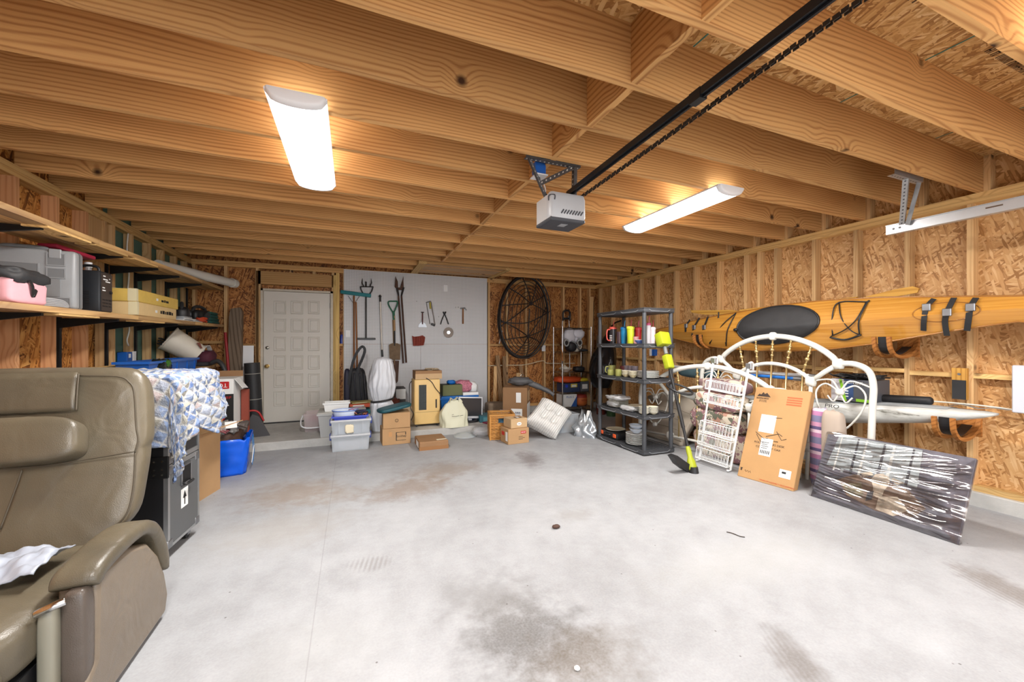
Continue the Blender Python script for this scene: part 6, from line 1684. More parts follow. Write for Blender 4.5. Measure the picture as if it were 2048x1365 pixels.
t = thing('dark_helmet', 'black rounded camera bag on the wire rack beside the bowl', 'bag', (4.1, 6.63, WZ[2] + .003))
MB().sup((0, 0, .05), (.11, .09, .05), .6, .6, 20, 12, fn=lambda q: q * (1 + .15 * mnoise.noise(q * 2.5))).build('bag', BF, t, smooth=180)
MB().sup((.07, -.02, .055), (.04, .06, .035), .7, .7, 14, 10).build('pocket', mat('brown_leather', (72, 42, 34), .5), t, smooth=180)
# folded umbrella stroller on the rack
t = thing('folded_pushchair', 'folded pushchair with white cloth and black wheels on the rack', 'pushchair', (3.86, 6.62, WZ[3] + .003))
CL = mat('pale_lilac_cloth', (204, 202, 210), .8)
for c, r in (((.0, -.02, .30), (.12, .1, .15)), ((.2, -.02, .34), (.13, .09, .1)), ((.18, 0, .24), (.1, .08, .07))):
    MB().sup(c, r, .8, .8, 20, 14, fn=lambda q: q * (1 + .25 * mnoise.noise(q * 2.4 + Vector(c) * 7))).build('cloth', CL, t, smooth=180)
for x, z in ((-.13, .17), (.16, .17)):
    MB().tube([Vector((x + .045 * math.cos(2 * PI * i / 20), -.16, z + .06 * math.sin(2 * PI * i / 20))) for i in range(20)], .016, 6, True).build('wheel', mat('tyre_grey', (150, 150, 148), .6), t, smooth=180)
    MB().cyl((x, -.17, z), (x, -.15, z), .035, n=14).build('hub', BLACK, t, smooth=50)
MB().sup((.03, -.05, .1), (.1, .1, .1), .7, .7, 18, 12).build('seat', BF, t, smooth=180)
MB().tube(smooth_path([(.0, -.12, .2), (.08, -.14, .16), (.14, -.14, .06), (.2, -.12, .03)], 5), .014, 6).build('frame_tube', STEEL, t, smooth=180)
MB().tube(smooth_path([(-.14, -.1, .42), (-.05, -.1, .46), (.1, -.1, .44), (.24, -.1, .45)], 5), .01, 6).build('frame_tube', BLACK, t, smooth=180)
t = thing('dark_gloves', 'pair of black gloves lying on the wire rack by the teapot', 'gloves', (4.19, 6.62, WZ[3] + .003))
MB().sup((0, 0, .025), (.08, .1, .028), .7, .7, 18, 10, fn=lambda q: q * (1 + .3 * mnoise.noise(q * 3))).build('glove', BF, t, smooth=180)
t = thing('hand_rake', 'wooden handled tool hanging at the side of the rack', 'tool', (3.655, 6.478, 1.0))
MB().cyl((0, 0, 0), (.01, .03, .22), .014, n=8).build('handle', HWOOD, t, smooth=60)
MB().cyl((0, 0, 0), (0, 0, -.05), .02, .006, n=8).build('tip', STEEL, t)
# lower rack contents
t = thing('orange_tarp', 'bright orange folded tarpaulin on the wire rack', 'tarpaulin', (3.86, 6.64, WZ[1] + .18))
MB().sup((0, 0, .06), (.27, .14, .06), .6, .5, 26, 12, fn=lambda q: q * (1 + .18 * mnoise.noise(q * 2.4))).build('cloth', mat('orange_tarp', (206, 78, 30), .6), t, smooth=180)
t = thing('yellow_bag', 'yellow rolled strap beside the orange tarpaulin', 'strap', (4.18, 6.60, WZ[1] + .2))
MB().sup((0, 0, .03), (.1, .07, .035), .6, .6, 18, 10).build('roll', mat('strap_yellow', (214, 188, 46), .5), t, smooth=180)
t, a, b = box_thing('pump_case', 'dark blue and yellow product cartons under the orange tarpaulin', 'carton', 3.70, 4.06, 6.52, 6.78, WZ[1] + .006, .17, mat('navy_carton', (48, 62, 96), .5))
MB().box(-.02, .12, -b - .001, -b, .09, .16).build('print', mat('yellow_print', (216, 196, 60), .5), t)
MB().box(.0, .1, -b - .002, -b, .10, .14).build('print', PAPER, t)
MB().cyl((-.11, -b - .002, .12), (-.11, -b + .001, .12), .03, n=16).build('print', mat('royal_blue', (40, 60, 180), .5), t)
t, a, b = box_thing('motor_oil_box', 'dark carton in the wire rack behind the yellow strap', 'carton', 4.09, 4.28, 6.54, 6.80, WZ[1] + .006, .19, mat('slate_carton', (86, 90, 96), .6))
MB().box(-.06, .06, -b - .001, -b, .05, .14).build('print', PAPER, t)
t, a, b = box_thing('formula_box', 'white and blue printed carton on the lowest wire shelf', 'carton', 3.70, 4.0, 6.53, 6.80, WZ[0] + .006, .24, PAPER)
MB().prism([(.02, .0), (.15, .0), (.15, .2)], .001, basis((0, -b - .0005, 0), (1, 0, 0), (0, 0, 1), (0, -1, 0))).build('print', mat('print_blue', (50, 96, 170), .5), t)
text('PLUS 5', .055, mat('print_blue', (50, 96, 170), .5), t, T(.0, -b - .001, .185) @ RX(PI / 2), 'lettering')
t = thing('banded_tub', 'rounded orange tub with red top band in the wire rack', 'tub', (4.15, 6.64, WZ[0] + .008))
MB().lathe([(0, 0), (.10, 0), (.125, .04), (.13, .10), (.125, .16), (.1, .21), (0, .22)], 24).build('tub', mat('tub_orange', (190, 100, 44), .6), t, smooth=60)
MB().lathe([(.1275, .155), (.118, .19), (.103, .213), (0, .224)], 24, cap=False).build('top_band', mat('tub_red', (150, 50, 34), .6), t, smooth=60)
scribble(t, T(0, -.132, .11) @ RX(PI / 2), .12, .04, mat('tub_red', (150, 50, 34), .6), 1, 9)
# timbers leaning in the corner
for k, (x, y, h_, lx, lb, m) in enumerate(((4.47, 6.86, 2.30, .1, 'long pale timber leaning in the rear corner, foremost', W_STUD), (4.56, 6.90, 2.2, .05, 'long brown timber leaning in the corner behind the pale one', W_DARKOLD), (4.60, 6.70, 1.5, .04, 'shorter grey timber standing in the rear corner', W_OLD), (4.40, 6.90, 1.3, .03, 'short dark timber standing behind the wire rack', W_DARKOLD), (4.62, 6.52, 1.7, .03, 'brown timber leaning on the kayak wall near the corner', W_DARKOLD))):
    t = thing('leaning_timber', lb, 'timber', (x, y, .115 if y > 6.93 else 0), 0, 'timbers leaning in the corner')
    MB().box(-.045, .045, -.02, .02, 0, h_, Matrix(((1, 0, lx / h_, 0), (0, 1, .02, 0), (0, 0, 1, 0), (0, 0, 0, 1)))).build('timber', m, t)
# black sack hanging near the shelf
t = thing('black_sack', 'black plastic refuse sack hanging behind the dark shelving', 'sack', (4.30, 6.16, .52))
def sk(a, b):
    ca, sa = math.cos(2 * PI * a), math.sin(2 * PI * a)
    r = (.30 * math.sin(PI * min(1, .14 + b * .86) ** .75)) if b < .999 else .01
    r = max(r, .03)
    k = 1 + .22 * mnoise.noise(Vector((ca * 3, sa * 3, b * 3)))
    return Vector((r * k * ca * .7 + .25 * b * b, r * k * sa * .9, 1.16 * b))
MB().grid(sk, 40, 26, cu=True).build('sack', mat('refuse_film', (22, 22, 24), .22, bump=.4, bscale=14), t, smooth=180)
MB().tube(smooth_path([(.25, 0, 1.13), (.3, 0, 1.2), (.445, 0, 1.25)], 4), .015, 8).build('tied_neck', mat('refuse_film', (22, 22, 24), .22), t, smooth=180)
# paint tins behind the shelf
for k, (x, y, c, lb) in enumerate(((4.42, 6.02, (60, 90, 56), 'green paint tin on the floor behind the dark shelving'), (4.50, 5.75, (150, 140, 120), 'beige paint tin on the floor behind the dark shelving'), (4.36, 6.26, (110, 48, 40), 'dark red paint tin beside the wire rack'), (4.58, 6.28, (70, 70, 74), 'grey paint tin against the kayak wall curb'))):
    t = thing('paint_tin', lb, 'paint tin', (x, y, 0), k, 'paint tins in the corner')
    MB().lathe([(0, 0), (.085, 0), (.085, .19), (0, .19)], 18).build('tin', mat('tin_%d' % k, c, .4, .3, var=.3, vscale=25), t, smooth=40)
    MB().lathe([(.088, .185), (.088, .2), (.07, .2), (.068, .192), (0, .192)], 18).build('lid', STEEL, t, smooth=40)

# ================================================================== dark plastic shelving
t = thing('plastic_shelving', 'dark grey five tier plastic shelving unit full of crockery', 'shelving', (3.405, 4.17, 0), R(0))
DG = mat('charcoal_plastic', (66, 68, 72), .42, var=.06, vscale=20); DGL = mat('worn_edge', (150, 152, 156), .5)
SX, SY = .215, .46
TZ = [.06, .475, .90, 1.325, 1.75]
for k, z in enumerate(TZ):
    g = MB().rbox(-SX - .02, SX + .02, -SY - .02, SY + .02, z - .05, z - .006, .012, 2)
    sh = g.build('tier', DG, t, smooth=40)
    gr = MB()
    for i in range(9):
        x = lerp(-SX + .02, SX - .02, i / 8); gr.box(x - .006, x + .006, -SY + .02, SY - .02, z - .008, z)
    for i in range(17):
        y = lerp(-SY + .02, SY - .02, i / 16); gr.box(-SX + .02, SX - .02, y - .005, y + .005, z - .008, z - .0005)
    gr.build('grid_top', DG, sh)
    for s in (-1, 1):
        MB().box(-SX - .021, SX + .021, s * (SY + .02) - .002, s * (SY + .02) + .002, z - .004, z + .004).build('lip', DG, sh)
        MB().box(s * (SX + .02) - .002, s * (SX + .02) + .002, -SY - .02, SY + .02, z - .004, z + .004).build('lip', DG, sh)
    for y0, y1 in ((-.38, -.05), (.05, .38)):
        MB().tube([(-SX - .0215, y0, z - .018), (-SX - .0215, y0 + .04, z - .036), (-SX - .0215, y1 - .04, z - .036), (-SX - .0215, y1, z - .018)], .003, 4).build('scuffed_rib', DGL, sh)
    MB().tube([(-.16, -SY - .0215, z - .014), (-.12, -SY - .0215, z - .036), (.12, -SY - .0215, z - .036), (.16, -SY - .0215, z - .014)], .003, 4).build('scuffed_rib', DGL, sh)
for sx_ in (-1, 1):
    for sy_ in (-1, 1):
        for z0, z1 in zip(TZ[:-1], TZ[1:]):
            MB().cyl((sx_ * (SX - .012), sy_ * (SY - .012), z0 - .02), (sx_ * (SX - .012), sy_ * (SY - .012), z1 - .04), .026, .024, n=14).build('post', DG, t, smooth=60)
def sh(u, v, tier, dx=0.):   # a place on a tier seen at a pixel
    p = az(u, v, TZ[tier]); return Vector((p.x + dx, p.y, TZ[tier] + .001))
def tumbler(u, v, tier, r, h_, c, lb, lid=None, straw=None, handle=None, alpha=1., x=None):
    p = ax(u, v, x if x else 3.30); p.z = TZ[tier] + .001
    t = thing('tumbler', lb, 'tumbler', p, 0, 'tumblers on the plastic shelving')
    nm = 'cup_%02x%02x%02x' % c
    MB().lathe([(0, 0), (r * .78, 0), (r, h_), (r * .94, h_), (r * .74, .006), (0, .006)], 18).build('cup', mat(nm, c, .25, alpha=alpha, spec=.6), t, smooth=50)
    if lid: MB().lathe([(r * 1.06, h_ - .012), (r * 1.08, h_ + .008), (r * .8, h_ + .02), (0, h_ + .022)], 18).build('lid', mat('cup_%02x%02x%02x_lid' % lid, lid, .4), t, smooth=50)
    if straw: MB().tube(smooth_path([(0, 0, .02), (.01, 0, h_ + .05), (.015, 0, h_ + .09), (.03, .01, h_ + .105)], 4), .005, 6).build('straw', mat('straw_%02x%02x%02x' % straw, straw, .4), t, smooth=180)
    if handle: MB().tube(smooth_path([(-r, 0, h_ * .9), (-r - .045, 0, h_ * .85), (-r - .045, 0, h_ * .3), (-r * .85, 0, h_ * .2)], 5), .009, 6).build('handle', mat('cup_%02x%02x%02x_lid' % handle, handle, .4), t, smooth=180)
    return t
ST_ = 3
t_ = tumbler(1226, 688, 3, .05, .21, (36, 36, 40), 'black tumbler with coral red lid and handle', (198, 84, 72), (198, 84, 72), (198, 84, 72), x=3.27)
for k in range(4): MB().box(-.047, -.046, -.02, .02, .04 + .022 * k, .048 + .022 * k, RZ(.3)).build('print', PAPER, t_)
tumbler(1239, 688, 3, .04, .16, (70, 54, 60), 'dark patterned tumbler beside the blue one', x=3.28)
tumbler(1248, 688, 3, .045, .2, (36, 140, 190), 'translucent blue tumbler with blue straw', (30, 120, 180), (60, 160, 220), alpha=.8, x=3.30)
tumbler(1261, 688, 3, .048, .2, (196, 204, 50), 'yellow green tumbler between blue and red tumblers', (200, 206, 60), (206, 80, 100), alpha=.85, x=3.26)
tumbler(1276, 686, 3, .045, .19, (190, 46, 52), 'translucent red tumbler with pink curled straw', (196, 60, 64), (216, 96, 130), alpha=.85, x=3.36)
tumbler(1272, 688, 3, .036, .09, (206, 150, 150), 'short pale pink cup behind the blue bowl', x=3.30)
tumbler(1297, 688, 3, .03, .24, (200, 196, 200), 'tall patterned white tumbler beside the shelf post', (180, 70, 110), (210, 90, 120), x=3.42)
tumbler(1305, 688, 3, .038, .19, (222, 206, 210), 'pale floral tumbler near the front shelf corner', (226, 214, 216), (196, 60, 70), x=3.48)
def bowl(p, r, h_, m, lb, n=1, name='bowl', group=None):
    for k in range(n):
        t = thing(name, lb if n == 1 else '%s, %s' % (lb, ['bottom one', 'second up', 'third up', 'fourth up', 'fifth up', 'sixth up', 'seventh up', 'eighth up'][k]), name, (p[0], p[1], p[2] + k * h_ * (.42 if name == 'bowl' else 1.0)), 0, group)
        if name == 'bowl':
            MB().lathe([(0, 0), (r * .45, 0), (r * .5, h_ * .12), (r * .85, h_ * .6), (r, h_), (r * .95, h_), (r * .8, h_ * .6), (r * .4, h_ * .16), (0, h_ * .14)], 24).build('bowl', m, t, smooth=60)
        else:
            MB().lathe([(0, 0), (r * .6, 0), (r * .65, h_ * .5), (r, h_ * 1.25), (r * .99, h_ * 1.5), (r * .62, h_ * .8), (0, h_ * .7)], 28).build('plate', m, t, smooth=60)
        MB().tube([Vector((r * .985 * math.cos(2 * PI * i / 28), r * .985 * math.sin(2 * PI * i / 28), h_ * (1.0 if name == 'bowl' else 1.36))) for i in range(28)], .0025, 5, True).build('rim', mat('rim_line', (196, 196, 190), .3), t, smooth=180)
CHW = mat('china_white', (226, 226, 224), .25); CHC = mat('china_cream', (222, 212, 184), .3, var=.08, vscale=60); CHB = mat('china_blue_grey', (186, 194, 206), .25)
def T_(u, v, tier, x):
    p = ax(u, v, x); return (p.x, p.y, TZ[tier] + .002)
bowl(T_(1279, 688, 3, 3.24), .06, .045, mat('periwinkle', (96, 120, 190), .35), 'small blue bowl at the front of the tumbler tier')
# mugs, cups and plates tier
OLV = mat('olive_glaze', (150, 150, 84), .35)
def mug(u, x, tier, r, h_, m, lb, ang=2.5):
    p = ax(u, 700, x); t = thing('mug', lb, 'mug', (p.x, p.y, TZ[tier] + .002), ang, 'mugs on the plastic shelving')
    MB().lathe([(0, 0), (r * .9, 0), (r, .01), (r, h_), (r * .92, h_), (r * .9, .012), (0, .012)], 20).build('cup', m, t, smooth=50)
    MB().tube(smooth_path([(r * .95, 0, h_ * .85), (r + .035, 0, h_ * .8), (r + .035, 0, h_ * .3), (r * .95, 0, h_ * .2)], 5), .008, 6).build('handle', m, t, smooth=180)
mug(1224, 3.30, 2, .048, .13, OLV, 'tall olive green mug with handle toward the shelf end', 2.6)
mug(1221, 3.24, 2, .042, .075, OLV, 'low olive green mug in front of the tall one', .4)
mug(1237, 3.24, 2, .042, .09, OLV, 'olive green mug beside the floral bowls', .3)
mug(1247, 3.44, 2, .05, .12, mat('maroon_glaze', (110, 52, 52), .35), 'maroon mug behind the olive mugs', 1.2)
for k, u in enumerate((1254, 1262, 1270)):
    mug(u, 3.46, 2, .042, .13, mat('lilac_glass', (170, 158, 168), .2, alpha=.75), ['pale lilac glass mug, closest to the maroon mug', 'pale lilac glass mug in the middle of three', 'pale lilac glass mug nearest the shelf post'][k], 1.6)
FLO = mat('floral_cream', (220, 206, 164), .35, var=.25, vscale=55)
bowl(T_(1252, 762, 2, 3.245), .055, .045, FLO, 'cream floral bowl beside the olive mug', 3, 'bowl', 'cream floral bowls')
bowl(T_(1266, 762, 2, 3.245), .055, .045, FLO, 'cream floral bowl beside the white plates', 3, 'bowl', 'cream floral bowls')
bowl(T_(1296, 762, 2, 3.38), .13, .012, CHW, 'white dinner plate on the mug tier', 7, 'plate', 'white plates on the mug tier')
# wrapped plates tier
bowl(T_(1237, 830, 1, 3.33), .13, .012, CHC, 'cream plate in the plastic wrapped stack', 8, 'plate', 'wrapped cream plates')
bowl(T_(1276, 832, 1, 3.36), .13, .012, CHC, 'cream plate in the low stack behind the small bowls', 5, 'plate', 'low cream plates')
bowl(T_(1288, 832, 1, 3.24), .062, .03, CHC, 'small cream dish stack, farther from the shelf end', 6, 'bowl', 'small cream dishes')
bowl(T_(1306, 832, 1, 3.36), .06, .03, CHC, 'small cream dish stack, nearer the shelf end', 6, 'bowl', 'small cream dishes')
for k, (u, x, z, r) in enumerate(((1236, 3.29, .135, (.12, .17, .03)), (1256, 3.24, .035, (.05, .14, .03)), (1226, 3.25, .05, (.06, .1, .04)))):
    p = ax(u, 800, x)
    o = MB().sup((0, 0, 0), r, .8, .8, 30, 14, fn=lambda q: q * (1 + .4 * mnoise.noise(q * 3 + Vector((k * 3, 0, 0))))).build('cling_wrap', mat('white_cling', (230, 230, 232), .2, alpha=.5, spec=.8), None, (p.x, p.y, TZ[1] + z), smooth=180)
    tag(o, ['crumpled clear wrap lying over the cream plates', 'crumpled clear wrap spilling at the tier front', 'crumpled clear wrap at the tier corner'][k], 'plastic wrap')
# bottom tier: drill case, plates
p = ax(1231, 880, 3.33)
t = thing('drill_case', 'black tool case with orange latches under a white plate', 'tool case', (p.x, p.y, TZ[0] + .002), R(90))
MB().rbox(-.19, .19, -.12, .12, 0, .085, .014, 2).build('case', mat('case_black', (34, 34, 36), .45), t, smooth=40)
for x in (-.14, .14): MB().rbox(x - .03, x + .03, .115, .13, .02, .07, .006, 1).build('latch', mat('latch_orange', (232, 92, 40), .45), t)
MB().tube(smooth_path([(-.06, .12, .05), (-.05, .15, .05), (.05, .15, .05), (.06, .12, .05)], 4), .01, 6).build('handle', BLACK, t, smooth=180)
bowl((p.x, p.y, TZ[0] + .09), .13, .014, CHC, 'single cream plate lying on the black tool case', 1, 'plate')
pp = T_(1272, 900, 0, 3.31)
bowl(pp, .125, .017, CHW, 'white dinner plate at the base of the shelving', 8, 'plate', 'white plates on the lowest tier')
bowl((pp[0], pp[1], pp[2] + .14), .085, .06, CHB, 'blue grey bowl on the white plates', 1, 'bowl')
bowl((pp[0], pp[1], pp[2] + .185), .085, .06, CHB, 'blue grey bowl nested on top of another', 1, 'bowl')

# ================================================================== string trimmer
LIME = mat('lime_plastic', (160, 168, 34), .4)
t = thing('string_trimmer', 'lime green and black string trimmer leaning on the dark shelving', 'trimmer', (3.20, 3.12, 0))
o = Vector(t.location)
A = Vector((3.20, 3.10, .12)); B = Vector((3.125, 3.70, 1.36))      # bottom and top of the shaft
A = ay(1378, 905, 3.12); B = ay(1326, 680, 3.60)
d = (B - A).normalized()
def S(k): return A + (B - A) * k - o
sd = d.cross(Vector((0, -1, .3))).normalized(); up_ = sd.cross(d).normalized()
def along(k, L=1): return basis(S(k), sd, up_, d)
MB().cyl(S(0), S(.72), .015, n=12).build('shaft', BLACK, t, smooth=60)
MB().cyl(S(.2), S(.42), .019, n=12).build('coupler', BLACK, t, smooth=60)
MB().rbox(-.045, .045, -.04, .04, -.075, .09, .014, 2, along(.78)).build('trigger_housing', LIME, t, smooth=40)
MB().cyl(S(.86), S(.93), .022, n=12).build('neck', mat('grey_grip', (110, 112, 110), .5), t, smooth=60)
MB().rbox(-.07, .07, -.055, .055, -.05, .11, .016, 2, along(.98)).build('battery_housing', LIME, t, smooth=40)
MB().rbox(-.04, .04, -.062, -.05, -.02, .08, .006, 1, along(.98)).build('battery_latch', mat('lime_dark', (120, 130, 30), .5), t)
hl = S(.52)
MB().tube([hl + sd * (.13 * math.cos(2 * PI * i / 28)) + Vector((.05, -.02, .02)) + Vector((.0, .13, .05)) * math.sin(2 * PI * i / 28) for i in range(28)], .012, 8, True).build('loop_handle', BLACK, t, smooth=180)
h0 = A - o
MB().loft([[h0 + sd * (w * math.cos(2 * PI * i / 14)) + up_ * (w * .8 * math.sin(2 * PI * i / 14)) + d * z for i in range(14)] for z, w in ((.06, .022), (.02, .03), (-.05, .028), (-.09, .045), (-.16, .05), (-.2, .042))]).build('motor_head', LIME, t, smooth=50)
gc = h0 - d * .2
gp_ = [(-.20, -.02), (-.16, -.09), (-.06, -.10), (.03, -.075), (.06, .0), (.02, .05), (-.12, .06), (-.19, .03)]
gq = [ay(u, v, 3.10) - o for u, v in ((1342, 913), (1349, 910), (1376, 929), (1391, 937), (1386, 946), (1368, 941), (1353, 930))]
MB().prism([(p.x, p.z) for p in gq], .09, basis((0, .03, 0), (1, 0, 0), (0, 0, 1), (0, -1, 0))).build('guard', BLACK, t)
MB().cyl((gc.x, gc.y, .0), (gc.x, gc.y, .06), .05, .04, n=16).build('spool', BLACK, t, smooth=50)

# ================================================================== iron bed ends
IW = mat('white_iron', (222, 220, 212), .45, var=.05); BRS = mat('bed_brass', (204, 176, 122), .32, .8)
def bed_end(label, yc, x0, lean, w1, w2, w3, zs, spindles, rz=0.):
    """w1: post half spacing, w2: arch half span, w3: outer half width; zs: rail, inner spring, inner top, outer spring, outer top, shoulder"""
    zr, zi, zit, zo, zot = zs
    t = thing('bed_end', label, 'bed frame', (x0, yc, 0), -PI / 2 + rz, 'white iron bed ends')
    Ml = RX(-lean)
    def tube(pts, r, nm, m=IW, n=10): return MB().tube(pts, r, n, M=Ml).build(nm, m, t, smooth=180)
    def arch(w, z0, z1, n=24): return [Vector((-w + 2 * w * i / n, 0, z0 + (z1 - z0) * (1 - (-1 + 2 * i / n) ** 2) ** .8)) for i in range(n + 1)]
    tube(arch(w2, zo, zot), .028, 'arch_tube'); tube(arch(w1, zi, zit), .020, 'arch_tube')
    for s in (-1, 1):
        tube([(s * w1, 0, .0), (s * w1, 0, zi)], .017, 'post')
        tube([(s * w1, 0, zi), (s * (w1 + w2) / 2, 0, lerp(zi, zo, .55)), (s * w2, 0, zo)], .022, 'diagonal')
        tube(smooth_path([(s * w2, 0, zo), (s * lerp(w2, w3, .45), 0, zo + .005), (s * lerp(w2, w3, .85), 0, zo - .05), (s * w3, 0, zo - .18), (s * w3, 0, zo - .4), (s * w3, 0, 0)], 7), .026, 'outer_post')
        for (x, z) in ((w1, zi), (w2, zo), (w1, zr)):
            MB().sup((s * x, 0, z), (.048, .038, .048), .7, .7, 14, 10, Ml, fn=lambda q: q * (1 + .25 * mnoise.noise(q * 5))).build('cast_joint', IW, t, smooth=180)
        # heart scroll in the wing
        hc, hz = (w1 + w3) / 2, lerp(zr, zo, .68)
        hw = (w3 - w1) * .40
        tube(smooth_path([(s * hc, 0, hz), (s * (hc + hw * .6), 0, hz + .07), (s * (hc + hw), 0, hz - .02), (s * (hc + hw * .75), 0, hz - .2), (s * (hc), 0, hz - .36), (s * (hc - hw * .75), 0, hz - .2), (s * (hc - hw), 0, hz - .02), (s * (hc - hw * .6), 0, hz + .07), (s * hc, 0, hz)], 6), .008, 'scroll', n=6)
        tube(smooth_path([(s * w1, 0, hz + .08), (s * (hc - hw * .4), 0, hz + .11), (s * hc, 0, hz + .02), (s * (hc + hw * .4), 0, hz + .11), (s * w3, 0, hz + .06)], 6), .008, 'scroll', n=6)
        tube(smooth_path([(s * (hc - hw * .5), 0, hz - .04), (s * (hc - hw * .25), 0, hz - .09), (s * hc, 0, hz - .02), (s * (hc + hw * .25), 0, hz - .09), (s * (hc + hw * .5), 0, hz - .04)], 6), .007, 'scroll', n=6)
        for z in (hz, hz - .36):
            MB().sup((s * hc, 0, z), (.035, .022, .03), .8, .8, 14, 10, Ml, fn=lambda q: q * (1 + .3 * mnoise.noise(q * 6))).build('cast_joint', IW, t, smooth=180)
    tube([(-w3, 0, zr), (w3, 0, zr)], .015, 'rail')
    MB().sup((0, 0, zot), (.04, .03, .045), .7, .7, 14, 10, Ml).build('cast_joint', IW, t, smooth=180)
    for k in range(spindles):
        f = -1 + 2 * (k + .5) / spindles
        xb = f * w1; xt = f * w2 * .78
        zt = zo + (zot - zo) * (1 - (xt / w2) ** 2) ** .8; zm = zi + (zit - zi) * (1 - f * f) ** .8
        g = MB()
        a_, b_ = Vector((xb, 0, zm)), Vector((xt, 0, zt))
        g.cyl(a_, b_, .010, n=8, M=Ml)
        for q, r in ((.12, .014), (.3, .018), (.5, .024), (.7, .018), (.88, .014)):
            c = a_.lerp(b_, q); g.ell(c, (r, r, r * .9), 10, 6, M=Ml)
        g.build('brass_spindle', BRS, t, smooth=180)
        g = MB().cyl((xb, 0, zr), (xb, 0, zm), .010, n=8, M=Ml)
        for q in (.45, .55): g.ell((xb, 0, lerp(zr, zm, q)), (.018, .018, .022), 10, 6, M=Ml)
        g.build('brass_spindle', BRS, t, smooth=180)
        MB().ell((xb, 0, zm), (.024, .02, .024), 10, 8, M=Ml).build('cast_joint', IW, t, smooth=180)
    return t
bed_end('tall white iron headboard with brass spindles, behind the desk carton', 2.88, 4.12, R(4), .40, .63, .90, (.32, .955, 1.115, 1.14, 1.41), 5)
bed_end('lower white iron footboard with brass spindles, beside the dark shelving', 3.44, 3.87, R(2), .47, .67, .93, (.15, .63, .81, .84, 1.06), 4, R(13))

# ================================================================== white wire rack
t = thing('door_rack', 'white wire hanging rack with five baskets leaning on the bed ends', 'wire rack', (3.66, 3.18, 0))
o = Vector(t.location); RP, RN = (3.64, 0, 0), (1, 0, -.06)
def rk(u, v): return pl(u, v, RP, RN) - o
WW = mat('white_wire', (238, 238, 236), .4)
Lb, Lt, Rb, Rt = rk(1399, 920), rk(1427, 722), rk(1461, 941), rk(1498, 733)
Lb = Vector((Lb.x, Lb.y, .012)); Rb = Vector((Rb.x, Rb.y, .012))
for a, b in ((Lb, Lt), (Rb, Rt)):
    MB().tube([a + Vector((-.05, 0, 0)), a, a.lerp(b, .5), b], .011, 8).build('side_rail', WW, t, smooth=180)
    MB().tube(smooth_path([b, b + Vector((.01, 0, .03)), b + Vector((.05, 0, .03)), b + Vector((.055, 0, -.04))], 4), .012, 8).build('hook', WW, t, smooth=180)
    MB().rbox(-.012, .012, -.03, .03, -.03, .03, .004, 1, T(*b)).build('hook_plate', ALU, t)
for k0, k1 in ((.73, .81), (.60, .68), (.30, .41), (.18, .28), (.04, .15)):
    P0, P1 = Lb.lerp(Lt, k0), Rb.lerp(Rt, k0); Q0, Q1 = Lb.lerp(Lt, k1), Rb.lerp(Rt, k1)
    out = Vector((-.09, -.02, 0))
    g = MB()
    for a, b in ((P0, P1), (Q0, Q1), (P0 + out, P1 + out), (Q0 + out, Q1 + out)):
        g.cyl(a, b, .0045, n=6)
    for a, b in ((P0, Q0), (P1, Q1)):
        g.cyl(a, a + out, .0045, n=6).cyl(b, b + out, .0045, n=6).cyl(a + out, b + out, .0045, n=6)
    n = 22
    for i in range(1, n):
        a, b = P0.lerp(P1, i / n), Q0.lerp(Q1, i / n)
        g.cyl(a + out, b + out, .002, n=4).cyl(a, a + out, .002, n=4)
        if i % 2: g.cyl(a, b, .002, n=4)
    g.build('wire_basket', WW, t, smooth=60)

# ================================================================== leaning flat carton
BL, BR = az(1474, 952), az(1586, 984)
ux = (BR - BL).normalized(); nx = Vector((-ux.y, ux.x, 0))
if nx.x < 0: nx = -nx
hgt = Vector((nx.x * .355, nx.y * .355, .87)).normalized()
nrm = ux.cross(hgt).normalized()
if nrm.x > 0: nrm = -nrm
Wd, Hd, Dd = (BR - BL).length, .945, .085
t = thing('desk_carton', 'tall brown flat-pack desk carton leaning on the bed ends', 'carton', BL)
Mc = basis((0, 0, 0), ux, hgt, nrm)
Mc = T(0, 0, Dd * abs(nrm.z) * 0 + .0) @ Mc
MB().rbox(0, Wd, 0, Hd, -Dd, 0, .006, 1, Mc).build('carton', mat('carton_orange_kraft', (180, 138, 90), .75, var=.06, vscale=4), t)
def flat(x0, x1, y0, y1, nm, m, z=.0012): return MB().box(x0 * Wd, x1 * Wd, y0 * Hd, y1 * Hd, -.001, z, Mc).build(nm, m, t)
lb = flat(.22, .50, .51, .70, 'paper_sheet', PAPER, .002)
lb = flat(.31, .52, .27, .45, 'shipping_label', PAPER, .002)
for k in range(6): MB().box((.33 + .03 * k) * Wd, (.345 + .03 * k) * Wd, .29 * Hd, .325 * Hd, .0018, .0028, Mc).build('barcode', INKB, lb)
for k in range(4): MB().box(.33 * Wd, (.44 + .02 * (k % 2)) * Wd, (.345 + .02 * k) * Hd, (.351 + .02 * k) * Hd, .0018, .0028, Mc).build('print', INKB, lb)
lb = flat(.73, .92, .10, .18, 'sticker', PAPER, .002)
MB().box(.77 * Wd, .84 * Wd, .14 * Hd, .16 * Hd, .0018, .0028, Mc).build('barcode', INKB, lb)
DKP = mat('carton_print', (60, 44, 34), .7)
MB().prism([(.06, .895), (.10, .925), (.13, .915), (.17, .945), (.20, .925), (.24, .94), (.32, .895)], .0012, Mc @ Matrix.Diagonal((Wd, Hd, 1, 1))).build('mountain_logo', DKP, t)
def ctext(s, size, x, y, m=DKP, sx=1.0): text(s, size, m, t, Mc @ T(x * Wd, y * Hd, .001), 'lettering', .0006, sx=sx)
scribble(t, Mc @ T(.19 * Wd, .875 * Hd, .001), .13, .025, DKP, 1, 2); scribble(t, Mc @ T(.19 * Wd, .845 * Hd, .001), .07, .025, DKP, 2, 3)
